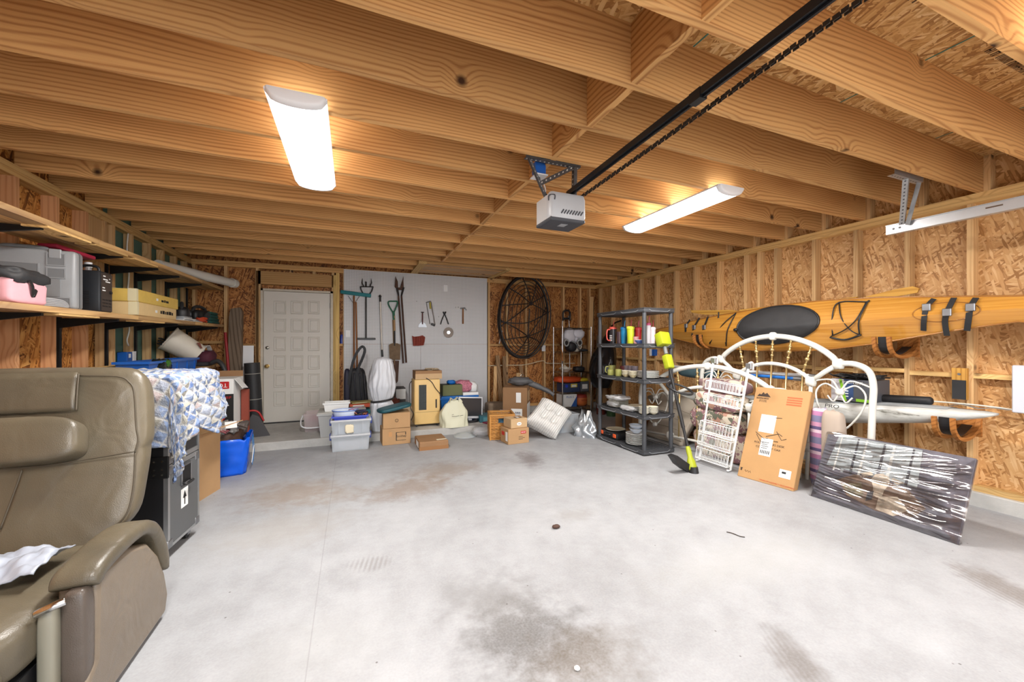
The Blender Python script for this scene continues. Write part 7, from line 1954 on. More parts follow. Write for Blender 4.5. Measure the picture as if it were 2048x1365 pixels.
ctext('ROLL', .028, .255, .395); ctext('RS DESK', .028, .63, .395); ctext('CO', .028, .275, .352); ctext('Y OAK', .028, .60, .352); scribble(t, Mc @ T(.575 * Wd, .435 * Hd, .001), .04, .018, DKP, 1, 8)
ORP = mat('orange_stamp', (190, 92, 50), .7)
for k in range(4): flat(.62, .88, .83 + .025 * k, .845 + .025 * k, 'stamp_line', ORP)
ctext('MINIMUM ASSEMBLY REQUIREMENT', .019, .72, .025, ORP)
g_ = MB().tube([Mc @ Vector(((.12 + .015 * i) * Wd, (.075 + .012 * math.sin(i * 2.1)) * Hd, .001)) for i in range(9)], .0015, 4).build('print_script', DKP, t); MB().prism([(.04, .07), (.07, .07), (.07, .09), (.08, .10), (.03, .10), (.04, .09)], .0012, Mc @ Matrix.Diagonal((Wd, Hd, 1, 1))).build('tree_logo', DKP, t)
g = MB()
for pts in ([(.18, .50), (.36, .44), (.42, .455)], [(.2, .48), (.3, .41), (.36, .40)], [(.38, .47), (.60, .52), (.66, .50)], [(.55, .54), (.66, .46), (.74, .48)], [(.48, .68), (.60, .685)]):
    g.tube([Vector((x * Wd, y * Hd, .001)) for x, y in pts], .003, 5, M=Mc)
g.build('print_drawing', DKP, t)

# ================================================================== wrapped picture
BL, BR = az(1621, 992), az(1915, 1090)
ux = (BR - BL).normalized(); nx = Vector((-ux.y, ux.x, 0)); nx = nx if nx.x > 0 else -nx
hgt = Vector((nx.x * .25, nx.y * .25, .54)).normalized(); nrm = ux.cross(hgt).normalized()
if nrm.x > 0: nrm = -nrm
Wd, Hd, Dd = (BR - BL).length, .595, .035
t = thing('wrapped_picture', 'wide canvas picture of a cow among birches wrapped in plastic', 'picture', BL)
Mc = basis((0, 0, 0), ux, hgt, nrm)
MB().rbox(0, Wd, 0, Hd, -Dd, 0, .003, 1, Mc).build('canvas', mat('canvas_grey', (116, 114, 126), .6, var=.35, vscale=9), t)
def art(poly, m, z): return MB().prism([(x * Wd, y * Hd) for x, y in poly], .0008, Mc, z).build('painted_shape', m, t)
random.seed(21)
MISTY = mat('paint_mist', (186, 194, 198), .7, var=.25, vscale=14); BIRCH = mat('paint_birch', (236, 236, 232), .7, var=.2, vscale=30); DUSK = mat('paint_dusk', (96, 98, 106), .7, var=.3, vscale=20)
art([(.06, .5), (.72, .5), (.70, .98), (.10, .98)], MISTY, .0005)
for k in range(9):
    x = .12 + .065 * k; w = random.uniform(.012, .026)
    art([(x, .45), (x + w, .45), (x + w * .8, .97), (x + w * .1, .97)], [BIRCH, MISTY, DUSK][k % 3], .0014)
COW = mat('paint_cow', (236, 220, 200), .75, var=.35, vscale=22); COWD = mat('paint_cow_dark', (150, 128, 114), .75, var=.4, vscale=22)
art([(.18, .34), (.3, .47), (.5, .5), (.68, .44), (.80, .28), (.72, .12), (.5, .08), (.28, .16)], COWD, .0022)
art([(.42, .46), (.44, .54), (.49, .57), (.54, .54), (.55, .46), (.525, .36), (.52, .27), (.49, .25), (.455, .27), (.45, .36)], COW, .003)
art([(.33, .50), (.41, .56), (.43, .52), (.37, .475)], COW, .0034); art([(.56, .55), (.64, .52), (.60, .475), (.55, .51)], COW, .0034)
art([(.50, .27), (.62, .33), (.70, .2), (.62, .08), (.50, .10)], COW, .0026)
art([(.22, .3), (.36, .38), (.40, .22), (.30, .16)], mat('paint_moss', (150, 140, 116), .75, var=.5, vscale=30), .0027)
art([(.42, .3), (.46, .32), (.46, .2), (.42, .16)], DUSK, .0046)
g = MB()
random.seed(4)
def wrap(a, b):
    x = lerp(-.012, Wd + .012, a); y = lerp(-.006, Hd + .012, b)
    z = .016
    qq = Vector((x * 1.6, y * 17 - x * 5.0 * (b - .4), 3))
    z += .02 * (.5 - abs(mnoise.noise(qq))) * (.35 + .65 * a) + .011 * (.5 - abs(mnoise.noise(qq * 2.3 + Vector((4, 1, 2)))))
    e = min(a, 1 - a, b, 1 - b)
    z = lerp(.004, z, min(1, e * 12))
    return Mc @ Vector((x, y, z))
g.grid(wrap, 90, 120)
g.build('plastic_wrap', film_mat('glossy_film', .10, .05, (.98, .98, .98, 1), 1.15), t, smooth=180)
g = MB()
for s in range(2):
    def edge(a, b, s=s):
        y = lerp(-.004, Hd + .008, a); z = lerp(.006, -Dd - .004, b)
        return Mc @ Vector((Wd + .008 + .004 * mnoise.noise(Vector((y * 30, z * 30, 1))) if s else -.008 + .004 * mnoise.noise(Vector((y * 30, z * 30, 1))), y, z))
    g.grid(edge, 40, 5)
g.build('wrap_side', film_mat('glossy_film', .10, .05, (.98, .98, .98, 1), 1.15), t, smooth=180)

# ================================================================== kayaks
def kay_sec(y, zt, zb, xd, xw, bul, keel, n=20):
    zc_, hh = (zt + zb) / 2, (zt - zb) / 2
    r = []
    for k in range(n):
        a = 2 * PI * k / n
        s_, c_ = math.sin(a), math.cos(a)
        z = zc_ + hh * math.copysign(abs(s_) ** .85, s_)
        if c_ < 0: x = xd - bul * (abs(c_) ** 1.0)
        else: x = xd + keel * (c_ ** .8)
        r.append(Vector((x, y, z)))
    return r
XD = 4.44
KW = None
def kayak_wood(name, c1, c2, c3):
    q = NT(name); co = q.n('TexCoord').outputs['Object']; s = q.n('SeparateXYZ', {0: co})
    st = q.math('FRACT', q.math('MULTIPLY', s.outputs[2], 16.0))
    wn = q.n('TexWhiteNoise', {'W': q.math('FLOOR', q.math('MULTIPLY', s.outputs[2], 16.0))}, noise_dimensions='1D').outputs['Value']
    v = q.n('CombineXYZ', {0: 0., 1: q.math('MULTIPLY', s.outputs[1], 1.2), 2: q.math('MULTIPLY', s.outputs[2], 60)}).outputs[0]
    nz = q.n('TexNoise', {'Vector': v, 'Scale': 1.0, 'Detail': 3.0}).outputs[0]
    f = q.math('ADD', q.math('MULTIPLY', wn, .12), q.math('MULTIPLY', nz, .8))
    col = q.ramp(f, [(.2, lin(c1)), (.5, lin(c2)), (.85, lin(c3))])
    q.set(Base_Color=col, Roughness=.22, Specular_IOR_Level=.5, Coat_Weight=.4, Coat_Roughness=.15)
    return q.m
KWD = kayak_wood('kayak_strip_deck', (170, 112, 44), (196, 138, 58), (214, 164, 86)); KWH = kayak_wood('kayak_strip_hull', (136, 88, 38), (158, 106, 50), (176, 124, 64))
stn = [(1304, 661, 663), (1340, 654, 675), (1400, 639, 690), (1450, 629, 697), (1500, 621, 701), (1560, 611, 703), (1640, 602, 701), (1760, 595, 687), (1850, 594, 671), (1950, 593, 655), (2048, 592, 642)]
st3 = []
for u, vt, vb in stn:
    a, b = ax(u, vt, XD), ax(u, vb, XD); st3.append((a.y, a.z, b.z))
y_, zt_, zb_ = st3[-1]
zm_ = 1.50
for k, (yy, hh) in enumerate(((.8, .17), (.4, .12), (0., .07), (-.35, .02))): st3.append((yy, lerp(zt_, 1.56, .3 * k), lerp(zt_, 1.56, .3 * k) - 2 * hh))
# smooth the stations
def interp(y):
    for (y0, a0, b0), (y1, a1, b1) in zip(st3[:-1], st3[1:]):
        if y0 >= y >= y1:
            k = (y0 - y) / (y0 - y1); return lerp(a0, a1, k), lerp(b0, b1, k)
    return st3[-1][1:]
kt = thing('wooden_kayak', 'long varnished wooden strip kayak racked on its side on the wall', 'kayak', (4.5, 2.2, 1.2))
KO = Vector(kt.location)
rings_d, rings_h = [], []
ysK = [st3[0][0] - (st3[0][0] - st3[-1][0]) * i / 60 for i in range(61)]
def kay(y):
    zt, zb = interp(y); hh = (zt - zb) / 2
    return zt, zb, hh, .10 * min(1, hh / .2), .26 * min(1, hh / .22)
for y in ysK:
    zt, zb, hh, bu, ke = kay(y)
    n = 14; rd = []; rh = []
    for k in range(n + 1):
        a = -PI / 2 + PI * k / n
        rd.append(Vector((XD - bu * (1 - abs(math.sin(a))) ** .85, y, (zt + zb) / 2 + hh * math.sin(a))) - KO)
        rh.append(Vector((XD + ke * math.cos(a) ** .7 if math.cos(a) > 0 else XD, y, (zt + zb) / 2 + hh * math.sin(a))) - KO)
    rings_d.append(rd); rings_h.append(rh)
def sheet(rings):
    g = MB(); n = len(rings[0]); vs = [p for r in rings for p in r]; fs = []
    for j in range(len(rings) - 1):
        for i in range(n - 1): fs.append((j * n + i, j * n + i + 1, (j + 1) * n + i + 1, (j + 1) * n + i))
    return g.add(vs, fs)
sheet(rings_d).build('deck', KWD, kt, smooth=14)
sheet(rings_h).build('hull', KWH, kt, smooth=180)
MB().tube([r[0] for r in rings_d], .008, 6).build('sheer_strip', KWH, kt, smooth=180)
MB().tube([r[-1] for r in rings_d], .008, 6).build('sheer_strip', KWH, kt, smooth=180)
def deck(u, v, off=.0):
    p = ax(u, v, XD - .08)
    for _ in range(4):
        zt, zb, hh, bu, ke = kay(p.y); s_ = max(-1, min(1, (p.z - (zt + zb) / 2) / max(hh, .01)))
        p = ax(u, v, XD - bu * max(0, 1 - abs(s_)) ** .85 - off)
    return p - KO
# cockpit cover
cov = []
for j in range(9):
    for i in range(36):
        a = 2 * PI * i / 36; k = j / 8
        u = 1556 + 82 * math.cos(a) * k; v = 650 + 37 * math.sin(a) * k - 9 * math.cos(a) * k
        p = deck(u, v, .035 * math.sqrt(max(0, 1 - k ** 4)) + .006 + .006 * mnoise.noise(Vector((u * .05, v * .09, 0))))
        cov.append(p)
cf = [(j * 36 + i, j * 36 + (i + 1) % 36, (j + 1) * 36 + (i + 1) % 36, (j + 1) * 36 + i) for j in range(8) for i in range(36)]
MB().add(cov, cf).build('cockpit_cover', mat('cover_black', (48, 48, 50), .7, var=.15, vscale=10), kt, smooth=180)
MB().tube(cov[-36:], .011, 6, True).build('cockpit_rim', BLACK, kt, smooth=180)
MB().ell(deck(1471, 660, .02), (.02, .03, .02), 10, 8).build('toggle', BLACK, kt, smooth=180)
def bung(pts, r=.006): return MB().tube(smooth_path([deck(u, v, .012) for u, v in pts], 4), r, 6).build('bungee_cord', BLACK, kt, smooth=180)
bung([(1419, 688), (1437, 632), (1437, 632), (1452, 690)]); bung([(1419, 688), (1445, 650), (1472, 626)]); bung([(1472, 626), (1455, 660), (1452, 692)])
bung([(1665, 672), (1665, 630), (1678, 605), (1733, 604), (1735, 604), (1718, 640), (1719, 670)]); bung([(1678, 605), (1682, 635), (1700, 660), (1719, 670)], .005); bung([(1733, 604), (1712, 640), (1690, 660), (1662, 673)], .005)
bung([(1660, 675), (1690, 680), (1722, 670)], .009)
def strap(pts, w=.035): 
    o_ = MB().ribbon(smooth_path([deck(u, v, .012) for u, v in pts], 4), w, .005, (0, 1, 0)).build('strap', mat('webbing_black', (34, 34, 36), .7), kt)
    p = deck(*pts[1], .018)
    MB().rbox(-.012, .012, -.026, .026, -.03, .03, .004, 1, T(*p)).build('buckle', STEEL, o_)
strap([(1868, 598), (1853, 615), (1848, 640), (1847, 662)]); strap([(1908, 596), (1894, 625), (1890, 645), (1894, 672)]); strap([(1952, 596), (1941, 615), (1937, 640), (1934, 662)])
strap([(1380, 640), (1372, 652), (1371, 664)], .025); strap([(1399, 636), (1388, 655), (1384, 672)], .025); strap([(1416, 634), (1408, 655), (1402, 678)], .025)
hp = [deck(1893 + 68 * math.cos(2 * PI * i / 36), 624 + 19 * math.sin(2 * PI * i / 36) - 5 * math.cos(2 * PI * i / 36), .003) for i in range(36)]
MB().tube(hp, .0035, 4, True).build('hatch_outline', KWH, kt, smooth=180)
# J hooks
HKW = wood('hook_plywood', (186, 122, 62), (140, 84, 38), 'X', rings=30, dist=2, knots=False)
def jhook(y, z, label, reach=.46, lift=.12):
    t = thing('kayak_hook', label, 'kayak hook', (XR, y, z), 0, 'bent plywood kayak hooks')
    for dy in (-.075, .03):
        pts = smooth_path([(-.005, dy, .08), (-.06, dy, .0), (-.2, dy, -.055), (-reach + .1, dy, -.045), (-reach + .02, dy, .02), (-reach, dy, lift)], 5)
        MB().ribbon(pts, .028, .026, (0, 1, 0)).build('arm', HKW, t)
    MB().ribbon(smooth_path([(-.05, -.02, .03), (-.2, -.02, -.03), (-reach + .1, -.02, -.02), (-reach + .035, -.02, .03), (-reach + .02, -.02, lift)], 5), .06, .008, (0, 1, 0)).build('pad', BLACK, t)
    MB().box(-.02, .0, -.09, .06, -.06, .16).build('mount', HKW, t)
jhook(1.99, 1.265, 'plywood hook under the middle of the wooden kayak'); jhook(4.01, 1.33, 'plywood hook under the far end of the wooden kayak', .42)
jhook(.79, 1.36, 'plywood hook under the near end of the wooden kayak')
jhook(1.61, .625, 'plywood hook under the pale kayak near its tip', .44); jhook(3.62, .50, 'plywood hook under the pale kayak behind the bedding', .46)
t = thing('rack_strap_mount', 'yellow varnished wood mount with black pad on the wall stud', 'mount', (XR - .005, 1.64, .86))
MB().box(-.03, 0, -.045, .045, 0, .26).build('mount', wood('mount_wood', (214, 162, 80), (170, 116, 50), 'Z', knots=False), t)
MB().box(-.04, -.03, -.04, .04, 0, .16).build('pad', mat('rubber_black', (44, 44, 46), .8), t)
MB().cyl((-.03, 0, .21), (-.036, 0, .21), .01, n=10).build('bolt', STEEL, t)
# paddle on top of kayak
t = thing('kayak_paddle', 'varnished wooden double paddle lying on top of the kayak', 'paddle', ax(1600, 605, 4.58)); o = Vector(t.location)
pA, pB = ax(1480, 622, 4.56), ax(1715, 597, 4.56)
PW = wood('paddle_wood', (214, 164, 78), (174, 120, 48), 'Y', rings=20, dist=3, knots=False)
MB().cyl(pA - o, pB - o, .016, n=10).build('shaft', PW, t, smooth=60)
MB().cyl(pA.lerp(pB, .38) - o, pA.lerp(pB, .62) - o, .018, n=10).build('grip', BLACK, t, smooth=60)
for pts in ([(1712, 600), (1745, 590), (1790, 579), (1825, 573), (1838, 577), (1834, 586), (1800, 592), (1750, 598)], [(1484, 624), (1450, 629), (1412, 630), (1384, 626), (1380, 621), (1420, 621), (1460, 620)]):
    pr = [ax(u, v, 4.55) - o for u, v in pts]
    MB().prism([(p.y, p.z) for p in pr], .018, basis((pr[0].x, 0, 0), (0, 1, 0), (0, 0, 1), (1, 0, 0)) if False else Matrix(((0, 0, 1, pr[0].x), (1, 0, 0, 0), (0, 1, 0, 0), (0, 0, 0, 1)))).build('blade', PW, t)
# pale kayak
kt2 = thing('pale_kayak', 'pale grey scuffed racing kayak racked low on the wall', 'kayak', (4.45, 2.6, .6)); KO2 = Vector(kt2.location)
def scuff():
    q = NT('scuffed_gelcoat'); co = q.n('TexCoord').outputs['Object']
    n1 = q.n('TexNoise', {'Vector': q.vmath('MULTIPLY', co, (4, 1.0, 6)), 'Scale': 3.0, 'Detail': 6.0, 'Roughness': .7}).outputs[0]
    q.set(Base_Color=q.ramp(n1, [(.36, lin((108, 106, 98))), (.44, lin((186, 186, 180))), (.7, lin((212, 213, 210)))]), Roughness=.35)
    return q.m
SC = scuff()
xk = 4.42
ks = []
for u, vt, vb in [(1988, 828, 833), (1960, 823, 838), (1900, 817, 843), (1850, 812, 847), (1760, 806, 847), (1650, 800, 847), (1560, 795, 845), (1450, 790, 838), (1380, 786, 826), (1330, 784, 812), (1300, 790, 800)]:
    a, b = ax(u, vt, xk), ax(u, vb, xk); ks.append((a.y, a.z, b.z))
rr2 = []
for y, zt, zb in ks:
    hh = (zt - zb) / 2; wdt = min(.21, .03 + hh * 1.5); r = []
    for k in range(24):
        a = 2 * PI * k / 24; c_, s_ = math.cos(a), math.sin(a)
        r.append(Vector((xk + .04 + wdt * math.copysign(abs(c_) ** .7, c_), y, (zt + zb) / 2 + hh * math.copysign(abs(s_) ** (.55 if s_ > 0 else .8), s_))) - KO2)
    rr2.append(r)
MB().loft(rr2).build('hull', SC, kt2, smooth=180)
dk = [[Vector((p.x * 1 + 0, p.y, p.z + .004)) for p in r[3:10]] for r in rr2[2:-1]]
sheet(dk).build('deck_panel', mat('deck_grey', (170, 176, 180), .5), kt2, smooth=180)
text('PRO', .045, INKB, kt2, basis(Vector((4.19, 2.30, .735)) - KO2, (0, -1, 0), (.35, 0, 1), (-1, 0, .35)), 'lettering', .001, sx=1.4)
t = thing('lashing_cord', 'loose grey strap and cord lying on the pale kayak tip', 'strap', ax(1945, 816, 4.45))
MB().ribbon(smooth_path([(0, .12, .0), (-.02, .05, .02), (.0, -.03, .0), (.02, -.1, .012), (.0, -.18, .01)], 5), .03, .005, (1, 0, 0)).build('strap', mat('grey_webbing', (120, 116, 110), .7), t)
t = thing('padded_board', 'long black padded paddle bag lying on the pale kayak', 'paddle bag', ax(1800, 806, 4.5)); o = Vector(t.location)
pA, pB = ax(1745, 796, 4.5) - o, ax(1866, 803, 4.5) - o
MB().tube(smooth_path([pA, pA.lerp(pB, .3), pA.lerp(pB, .7), pA.lerp(pB, .93), pB], 4), [.03] + [.036] * 13 + [.03, .025, .012], 12).build('bag', mat('bag_black', (30, 30, 32), .6), t, smooth=180)
# light fixture carton with black wires
a_ = ax(1660, 800, 4.30); b_ = ax(1742, 804, 4.30)
t, aa, bb = box_thing('lamp_carton', 'blue and grey lamp carton standing on the pale kayak', 'carton', 4.32, 4.60, b_.y, a_.y, .785, .205, mat('carton_slate', (76, 78, 84), .5))
f = -aa
MB().box(f - .0015, f, -.02, bb * .35, .02, .204).build('print_panel', mat('print_navy', (46, 70, 112), .5), t)
MB().box(f - .0015, f, bb * .35, bb, .0, .204).build('print_panel', mat('print_pale', (190, 186, 190), .5), t)
MB().prism([(bb * .45, .2), (bb * .6, .2), (bb * .35, .0), (bb * .2, .0)], .001, Matrix(((0, 0, -1, f - .0016), (1, 0, 0, 0), (0, 1, 0, 0), (0, 0, 0, 1)))).build('green_arc', mat('print_lime', (140, 200, 50), .5), t)
text('HAMPTON BAY', .032, PAPER, t, basis((f - .002, bb * .12, .175), (0, -1, 0), (0, 0, 1), (-1, 0, 0)), 'lettering', .0006)
text('HAMPTON', .03, mat('print_tan', (150, 140, 130), .5), t, basis((f - .002, -bb * .62, .165), (0, -1, 0), (0, 0, 1), (-1, 0, 0)), 'lettering', .0006)
for k in range(4): MB().box(f - .002, f, .02, .06, .04 + .025 * k, .05 + .025 * k).build('print', PAPER, t)
MB().box(f - .002, f, -bb * .9, -.04, .004, .03).build('green_strip', mat('print_lime', (140, 200, 50), .5), t)
t = thing('string_lights', 'tangled black string light cable heaped on the lamp carton', 'cable', (4.44, (a_.y + b_.y) / 2, .99))
random.seed(12)
for k in range(7):
    MB().tube(smooth_path([Vector((random.uniform(-.11, .1), random.uniform(-.2, .2), random.uniform(.008, .05))) for _ in range(10)], 4), .007, 5).build('strand', BLACK, t, smooth=180)
# window sash standing against wall
t = thing('vinyl_window', 'white vinyl window sash with bluish glass beside the kayak tip', 'window sash', (XR - .05, 1.12, .80))
VN = mat('vinyl_white', (206, 209, 218), .4)
for k, (y0, y1, z0, z1) in enumerate(((.16, .225, 0, .36), (-.225, -.16, 0, .36), (-.16, .16, .30, .36), (-.16, .16, 0, .06))):
    MB().rbox(-.03, .03, y0, y1, z0, z1, .006, 1).build('frame', VN, t)
MB().box(-.005, .005, -.16, .16, .06, .30).build('pane', mat('bluish_glass', (120, 140, 170), .1), t)
MB().box(-.015, .015, .135, .16, .06, .30).build('bead', VN, t)
t2 = tag(MB().tube(smooth_path([ax(1690, 790, XR - .012), ax(1800, 798, XR - .012), ax(1925, 808, XR - .012), ax(1990, 815, XR - .012), ax(2048, 822, XR - .012), Vector((XR - .012, .8, .83))], 5), .007, 6).build('stretched_rope', mat('cord_white', (226, 222, 210), .5), None, smooth=180), 'thin white cord strung along the kayak wall studs', 'cord')

# ================================================================== bedding behind the bed ends
def floral(name, cols, sc):
    q = NT(name); co = q.n('TexCoord').outputs['Object']
    v = q.n('TexVoronoi', {'Vector': co, 'Scale': sc}).outputs['Color']
    r_ = q.n('SeparateColor', {0: v}).outputs[0]
    nz = q.n('TexNoise', {'Vector': co, 'Scale': sc * 2.5, 'Detail': 2.0}).outputs[0]
    q.set(Base_Color=q.ramp(q.math('ADD', q.math('MULTIPLY', r_, .7), q.math('MULTIPLY', nz, .3)), [(i / (len(cols) - 1) * .8 + .1, lin(c)) for i, c in enumerate(cols)], 'CONSTANT'), Roughness=.9)
    return q.m
FL = floral('floral_bedding', [(206, 192, 172), (150, 110, 116), (222, 210, 190), (110, 112, 96), (196, 150, 130), (120, 100, 130)], 14)
t = thing('folded_comforter', 'folded floral patterned comforter stacked between the bed ends', 'comforter', (3.965, 3.30, .0), 0)
for k, (z, hx_, hy_, hz_) in enumerate(((.16, .10, .34, .16), (.44, .10, .33, .13), (.66, .10, .30, .10))):
    MB().sup((-.02 * k, .05 * (k % 2), z), (hx_, hy_, hz_), .45, .35, 34, 16, fn=lambda q: q * (1 + .10 * mnoise.noise(q * 2.6 + Vector((0, 0, k))))).build('fold', FL, t, smooth=180)
t = thing('mauve_blanket', 'mauve and cream blanket rolled on the floral comforter', 'blanket', (3.97, 3.28, .755))
MB().sup((0, 0, .08), (.11, .30, .09), .6, .4, 30, 14, fn=lambda q: q * (1 + .12 * mnoise.noise(q * 2.5))).build('roll', floral('mauve_mix', [(120, 92, 96), (140, 112, 112), (190, 176, 160), (110, 84, 92)], 9), t, smooth=180)
t = thing('mattress_pad', 'beige quilted pad slumped beside the dark shelving', 'pad', (4.12, 4.12, 0), R(0))
def pad(a, b):
    y = lerp(-.34, .34, a); z = .62 * b
    return Vector((-.16 + .22 * b + .04 * mnoise.noise(Vector((y * 3, z * 3, 1))), y + .1 * (1 - b), z * (1 - .25 * ((y - .1) * 1.6) ** 2)))
MB().grid(pad, 24, 18).build('pad', mat('beige_pad', (186, 174, 158), .85, bump=.4, bscale=8), t, smooth=180, solid=.09)
for k in range(4): MB().tube([pad(a / 10, .12 + .2 * k) + Vector((-.047, 0, 0)) for a in range(11)], .004, 4).build('stitching', mat('pad_stitch', (150, 138, 122), .9), t)
t = thing('teal_bolster', 'dark teal bolster lying on the pale kayak behind the footboard', 'bolster', (4.36, 3.98, .86))
MB().sup((0, 0, .07), (.12, .3, .07), .7, .4, 26, 12).build('bolster', mat('slate_teal', (72, 96, 104), .7), t, smooth=180)
t = thing('pink_roll', 'rolled mauve and pink striped towel beside the desk carton', 'towel', (4.03, 2.31, 0))
def strm():
    q = NT('mauve_stripes'); co = q.n('TexCoord').outputs['Object']; s = q.n('SeparateXYZ', {0: co})
    w = q.math('FRACT', q.math('MULTIPLY', s.outputs[2], 5.0))
    q.set(Base_Color=q.ramp(w, [(0, lin((120, 118, 150))), (.3, lin((176, 120, 160))), (.5, lin((216, 190, 206))), (.65, lin((90, 80, 120))), (.8, lin((190, 140, 170)))], 'CONSTANT'), Roughness=.9)
    return q.m
MB().sup((0, 0, .36), (.05, .08, .36), .35, .8, 18, 20, fn=lambda q: q * (1 + .08 * mnoise.noise(q * 3))).build('towel', strm(), t, smooth=180)
t = thing('taupe_pillow', 'taupe pillow standing on end beside the striped towel', 'pillow', (4.0, 2.18, 0))
MB().sup((0, 0, .36), (.06, .09, .36), .4, .8, 18, 20, fn=lambda q: q * (1 + .08 * mnoise.noise(q * 2))).build('pillow', mat('taupe_linen', (176, 160, 146), .9), t, smooth=180)
# poles along the wall
for k, (z, x, m, lb, y0, y1) in enumerate(((1.0, 4.30, PAPER, 'white plastic pole lying along the pale kayak', 2.5, 4.4), (.965, 4.25, mat('pole_blue', (40, 110, 190), .4), 'bright blue pole lying beside the white pole', 2.62, 3.3))):
    t = thing('long_pole', lb, 'pole', (x, (y0 + y1) / 2, z))
    MB().cyl((0, -(y1 - y0) / 2, 0), (0, (y1 - y0) / 2, 0), .018, n=10).build('pole', m, t, smooth=60)
    MB().cyl((0, -(y1 - y0) / 2 - .02, 0), (0, -(y1 - y0) / 2 + .06, 0), .021, n=10).build('end_cap', STEEL, t, smooth=60)
# timber strips on the floor
for k, (x, y0, y1, z, lb) in enumerate(((4.30, 1.9, 4.5, 0, 'long pale timber batten on the floor nearest the wall'), (4.42, 1.7, 4.2, 0, 'long timber batten on the floor below the pale kayak'), (4.55, 1.9, 4.4, 0, 'long timber batten tight against the wall curb'))):
    t = thing('floor_batten', lb, 'batten', (x, (y0 + y1) / 2, z), 0, 'timber battens on the floor')
    MB().box(-.035, .035, -(y1 - y0) / 2, (y1 - y0) / 2, 0, .06).build('batten', W_SHELF, t)
# blue box on right wall stud behind the shelving
t = thing('wall_outlet', 'blue electrical box on a kayak wall stud behind the trimmer', 'outlet', ax(1307, 705, XR - .01))
MB().rbox(-.02, .04, -.05, .05, -.06, .05, .004, 1).build('box', BLUEPL, t)
MB().box(-.026, -.02, .02, .07, -.06, .055).build('cover_plate', WHITE, t)
t = thing('brown_shelf_box', 'plain brown carton standing behind the plastic shelving', 'carton', (3.92, 4.82, 0))
MB().rbox(-.16, .16, -.2, .2, 0, .38, .005, 1).build('box', CARD2, t)
MB().box(-.02, .02, -.201, .201, .379, .3815).build('tape', KRAFT, t)

# ================================================================== garage door opener, rail, track
t = thing('door_opener', 'grey garage door opener hanging from the joists on perforated straps', 'door opener', (1.30, 2.55, HC)); o = Vector(t.location)
ZB = 2.14
c1, c2, c3 = az(1105, 437, ZB), az(1169, 448, ZB), az(1074, 457, ZB)
ox0, ox1, oy0, oy1 = c1.x, c2.x, (c1.y + c2.y) / 2, c3.y
OG = mat('opener_grey', (188, 190, 192), .35, .1); OD = mat('opener_dark', (62, 64, 70), .5)
zt = 2.32
def L(x, y, z): return Vector((x, y, z)) - o
MB().box(ox0 - o.x, ox1 - o.x, oy0 + .05 - o.y, oy1 - o.y, ZB + .02 - o.z, zt - o.z).build('housing', OG, t)
secs = []
for k, (dy, sz_, dz) in enumerate(((.06, 1.0, 0), (.03, 1.0, 0), (.008, .97, .006), (0, .9, .02))):
    x0, x1 = ox0 - .006, ox1 + .006; cx_ = (x0 + x1) / 2; hw = (x1 - x0) / 2 * sz_
    z0, z1 = ZB + .01 + dz, zt + .012 - dz
    secs.append([L(cx_ + sx_ * hw * kx, oy0 + dy, z) for sx_, kx, z in ((-1, 1, z0 + .02), (-1, .94, z0), (1, .94, z0), (1, 1, z0 + .02), (1, 1, z1 - .03), (1, .9, z1), (-1, .9, z1), (-1, 1, z1 - .03))])
MB().loft(secs).build('front_cover', mat('opener_cover', (176, 178, 182), .35), t, smooth=40)
MB().rbox(ox0 - .004 - o.x, ox1 + .004 - o.x, oy0 + .005 - o.y, oy1 + .004 - o.y, ZB - o.z, ZB + .024 - o.z, .006, 1).build('bottom_tray', OD, t)
for k in range(8):
    x = lerp(ox0 + .08, ox1 - .03, k / 7)
    MB().box(-.004, .004, -.004, .004, -.016, .016, T(*L(x, oy0 - .001, ZB + .06)) @ RY(R(35))).build('vent', OD, t)
MB().box(lerp(ox0, ox1, .42) - o.x, lerp(ox0, ox1, .62) - o.x, lerp(oy0, oy1, .3) - o.y, lerp(oy0, oy1, .55) - o.y, ZB - .0015 - o.z, ZB - o.z).build('label_plate', mat('label_grey', (150, 152, 156), .5), t)
MB().tube(smooth_path([L(ox0 - .007, oy0 + .03, zt - .05), L(ox0 - .01, oy0 + .02, zt - .02), L(ox0 + .02, oy0 - .004, zt - .02), L(ox0 + .02, oy0 - .004, zt - .05)], 4), .004, 6).build('emblem', OD, t)
PERF = mat('galvanised_dark', (96, 96, 98), .45, .7, var=.2, vscale=30); HOLE = mat('punched_hole', (206, 200, 190), .7); PERFL = mat('galvanised', (176, 178, 180), .4, .8, var=.1, vscale=30)
def perf(p, q, w, side, parent, m=PERF, hm=None, nh=None, wing=True):
    p, q, side = Vector(p), Vector(q), Vector(side).normalized(); d = (q - p).normalized(); nn = d.cross(side).normalized()
    Lh = (q - p).length
    M = basis(p, d, side, nn)
    g = MB().box(0, Lh, -w / 2, w / 2, -.0015, .0015, M)
    if wing: g.box(0, Lh, -w / 2, -w / 2 + .003, 0, w * .8, M)
    ob = g.build('perforated_strap', m, parent)
    n = nh or max(3, int(Lh / .032)); h = MB()
    for k in range(n):
        x = Lh * (k + .5) / n
        for s in (-1, 1): h.cyl((x, 0, s * .0016), (x, 0, s * .0024), .006, n=8, M=M)
    h.build('hole', hm or HOLE, ob)
    return ob
bl, br_ = az(1050, 316, HC - .01) - o, az(1163, 334, HC - .01) - o
perf(bl, Vector((br_.x, bl.y, bl.z)), .035, (0, 1, 0), t)
sB = L(ox0 + .02, oy0 + .12, zt); sT = Vector((bl.x + .03, bl.y, bl.z))
perf(sT, sB, .03, (1, 0, 0), t)
sT2 = Vector((br_.x - .05, bl.y, bl.z)); sB2 = L(ox1 - .04, oy0 + .10, zt)
perf(sT2, sB2, .03, (0, 1, 0), t)
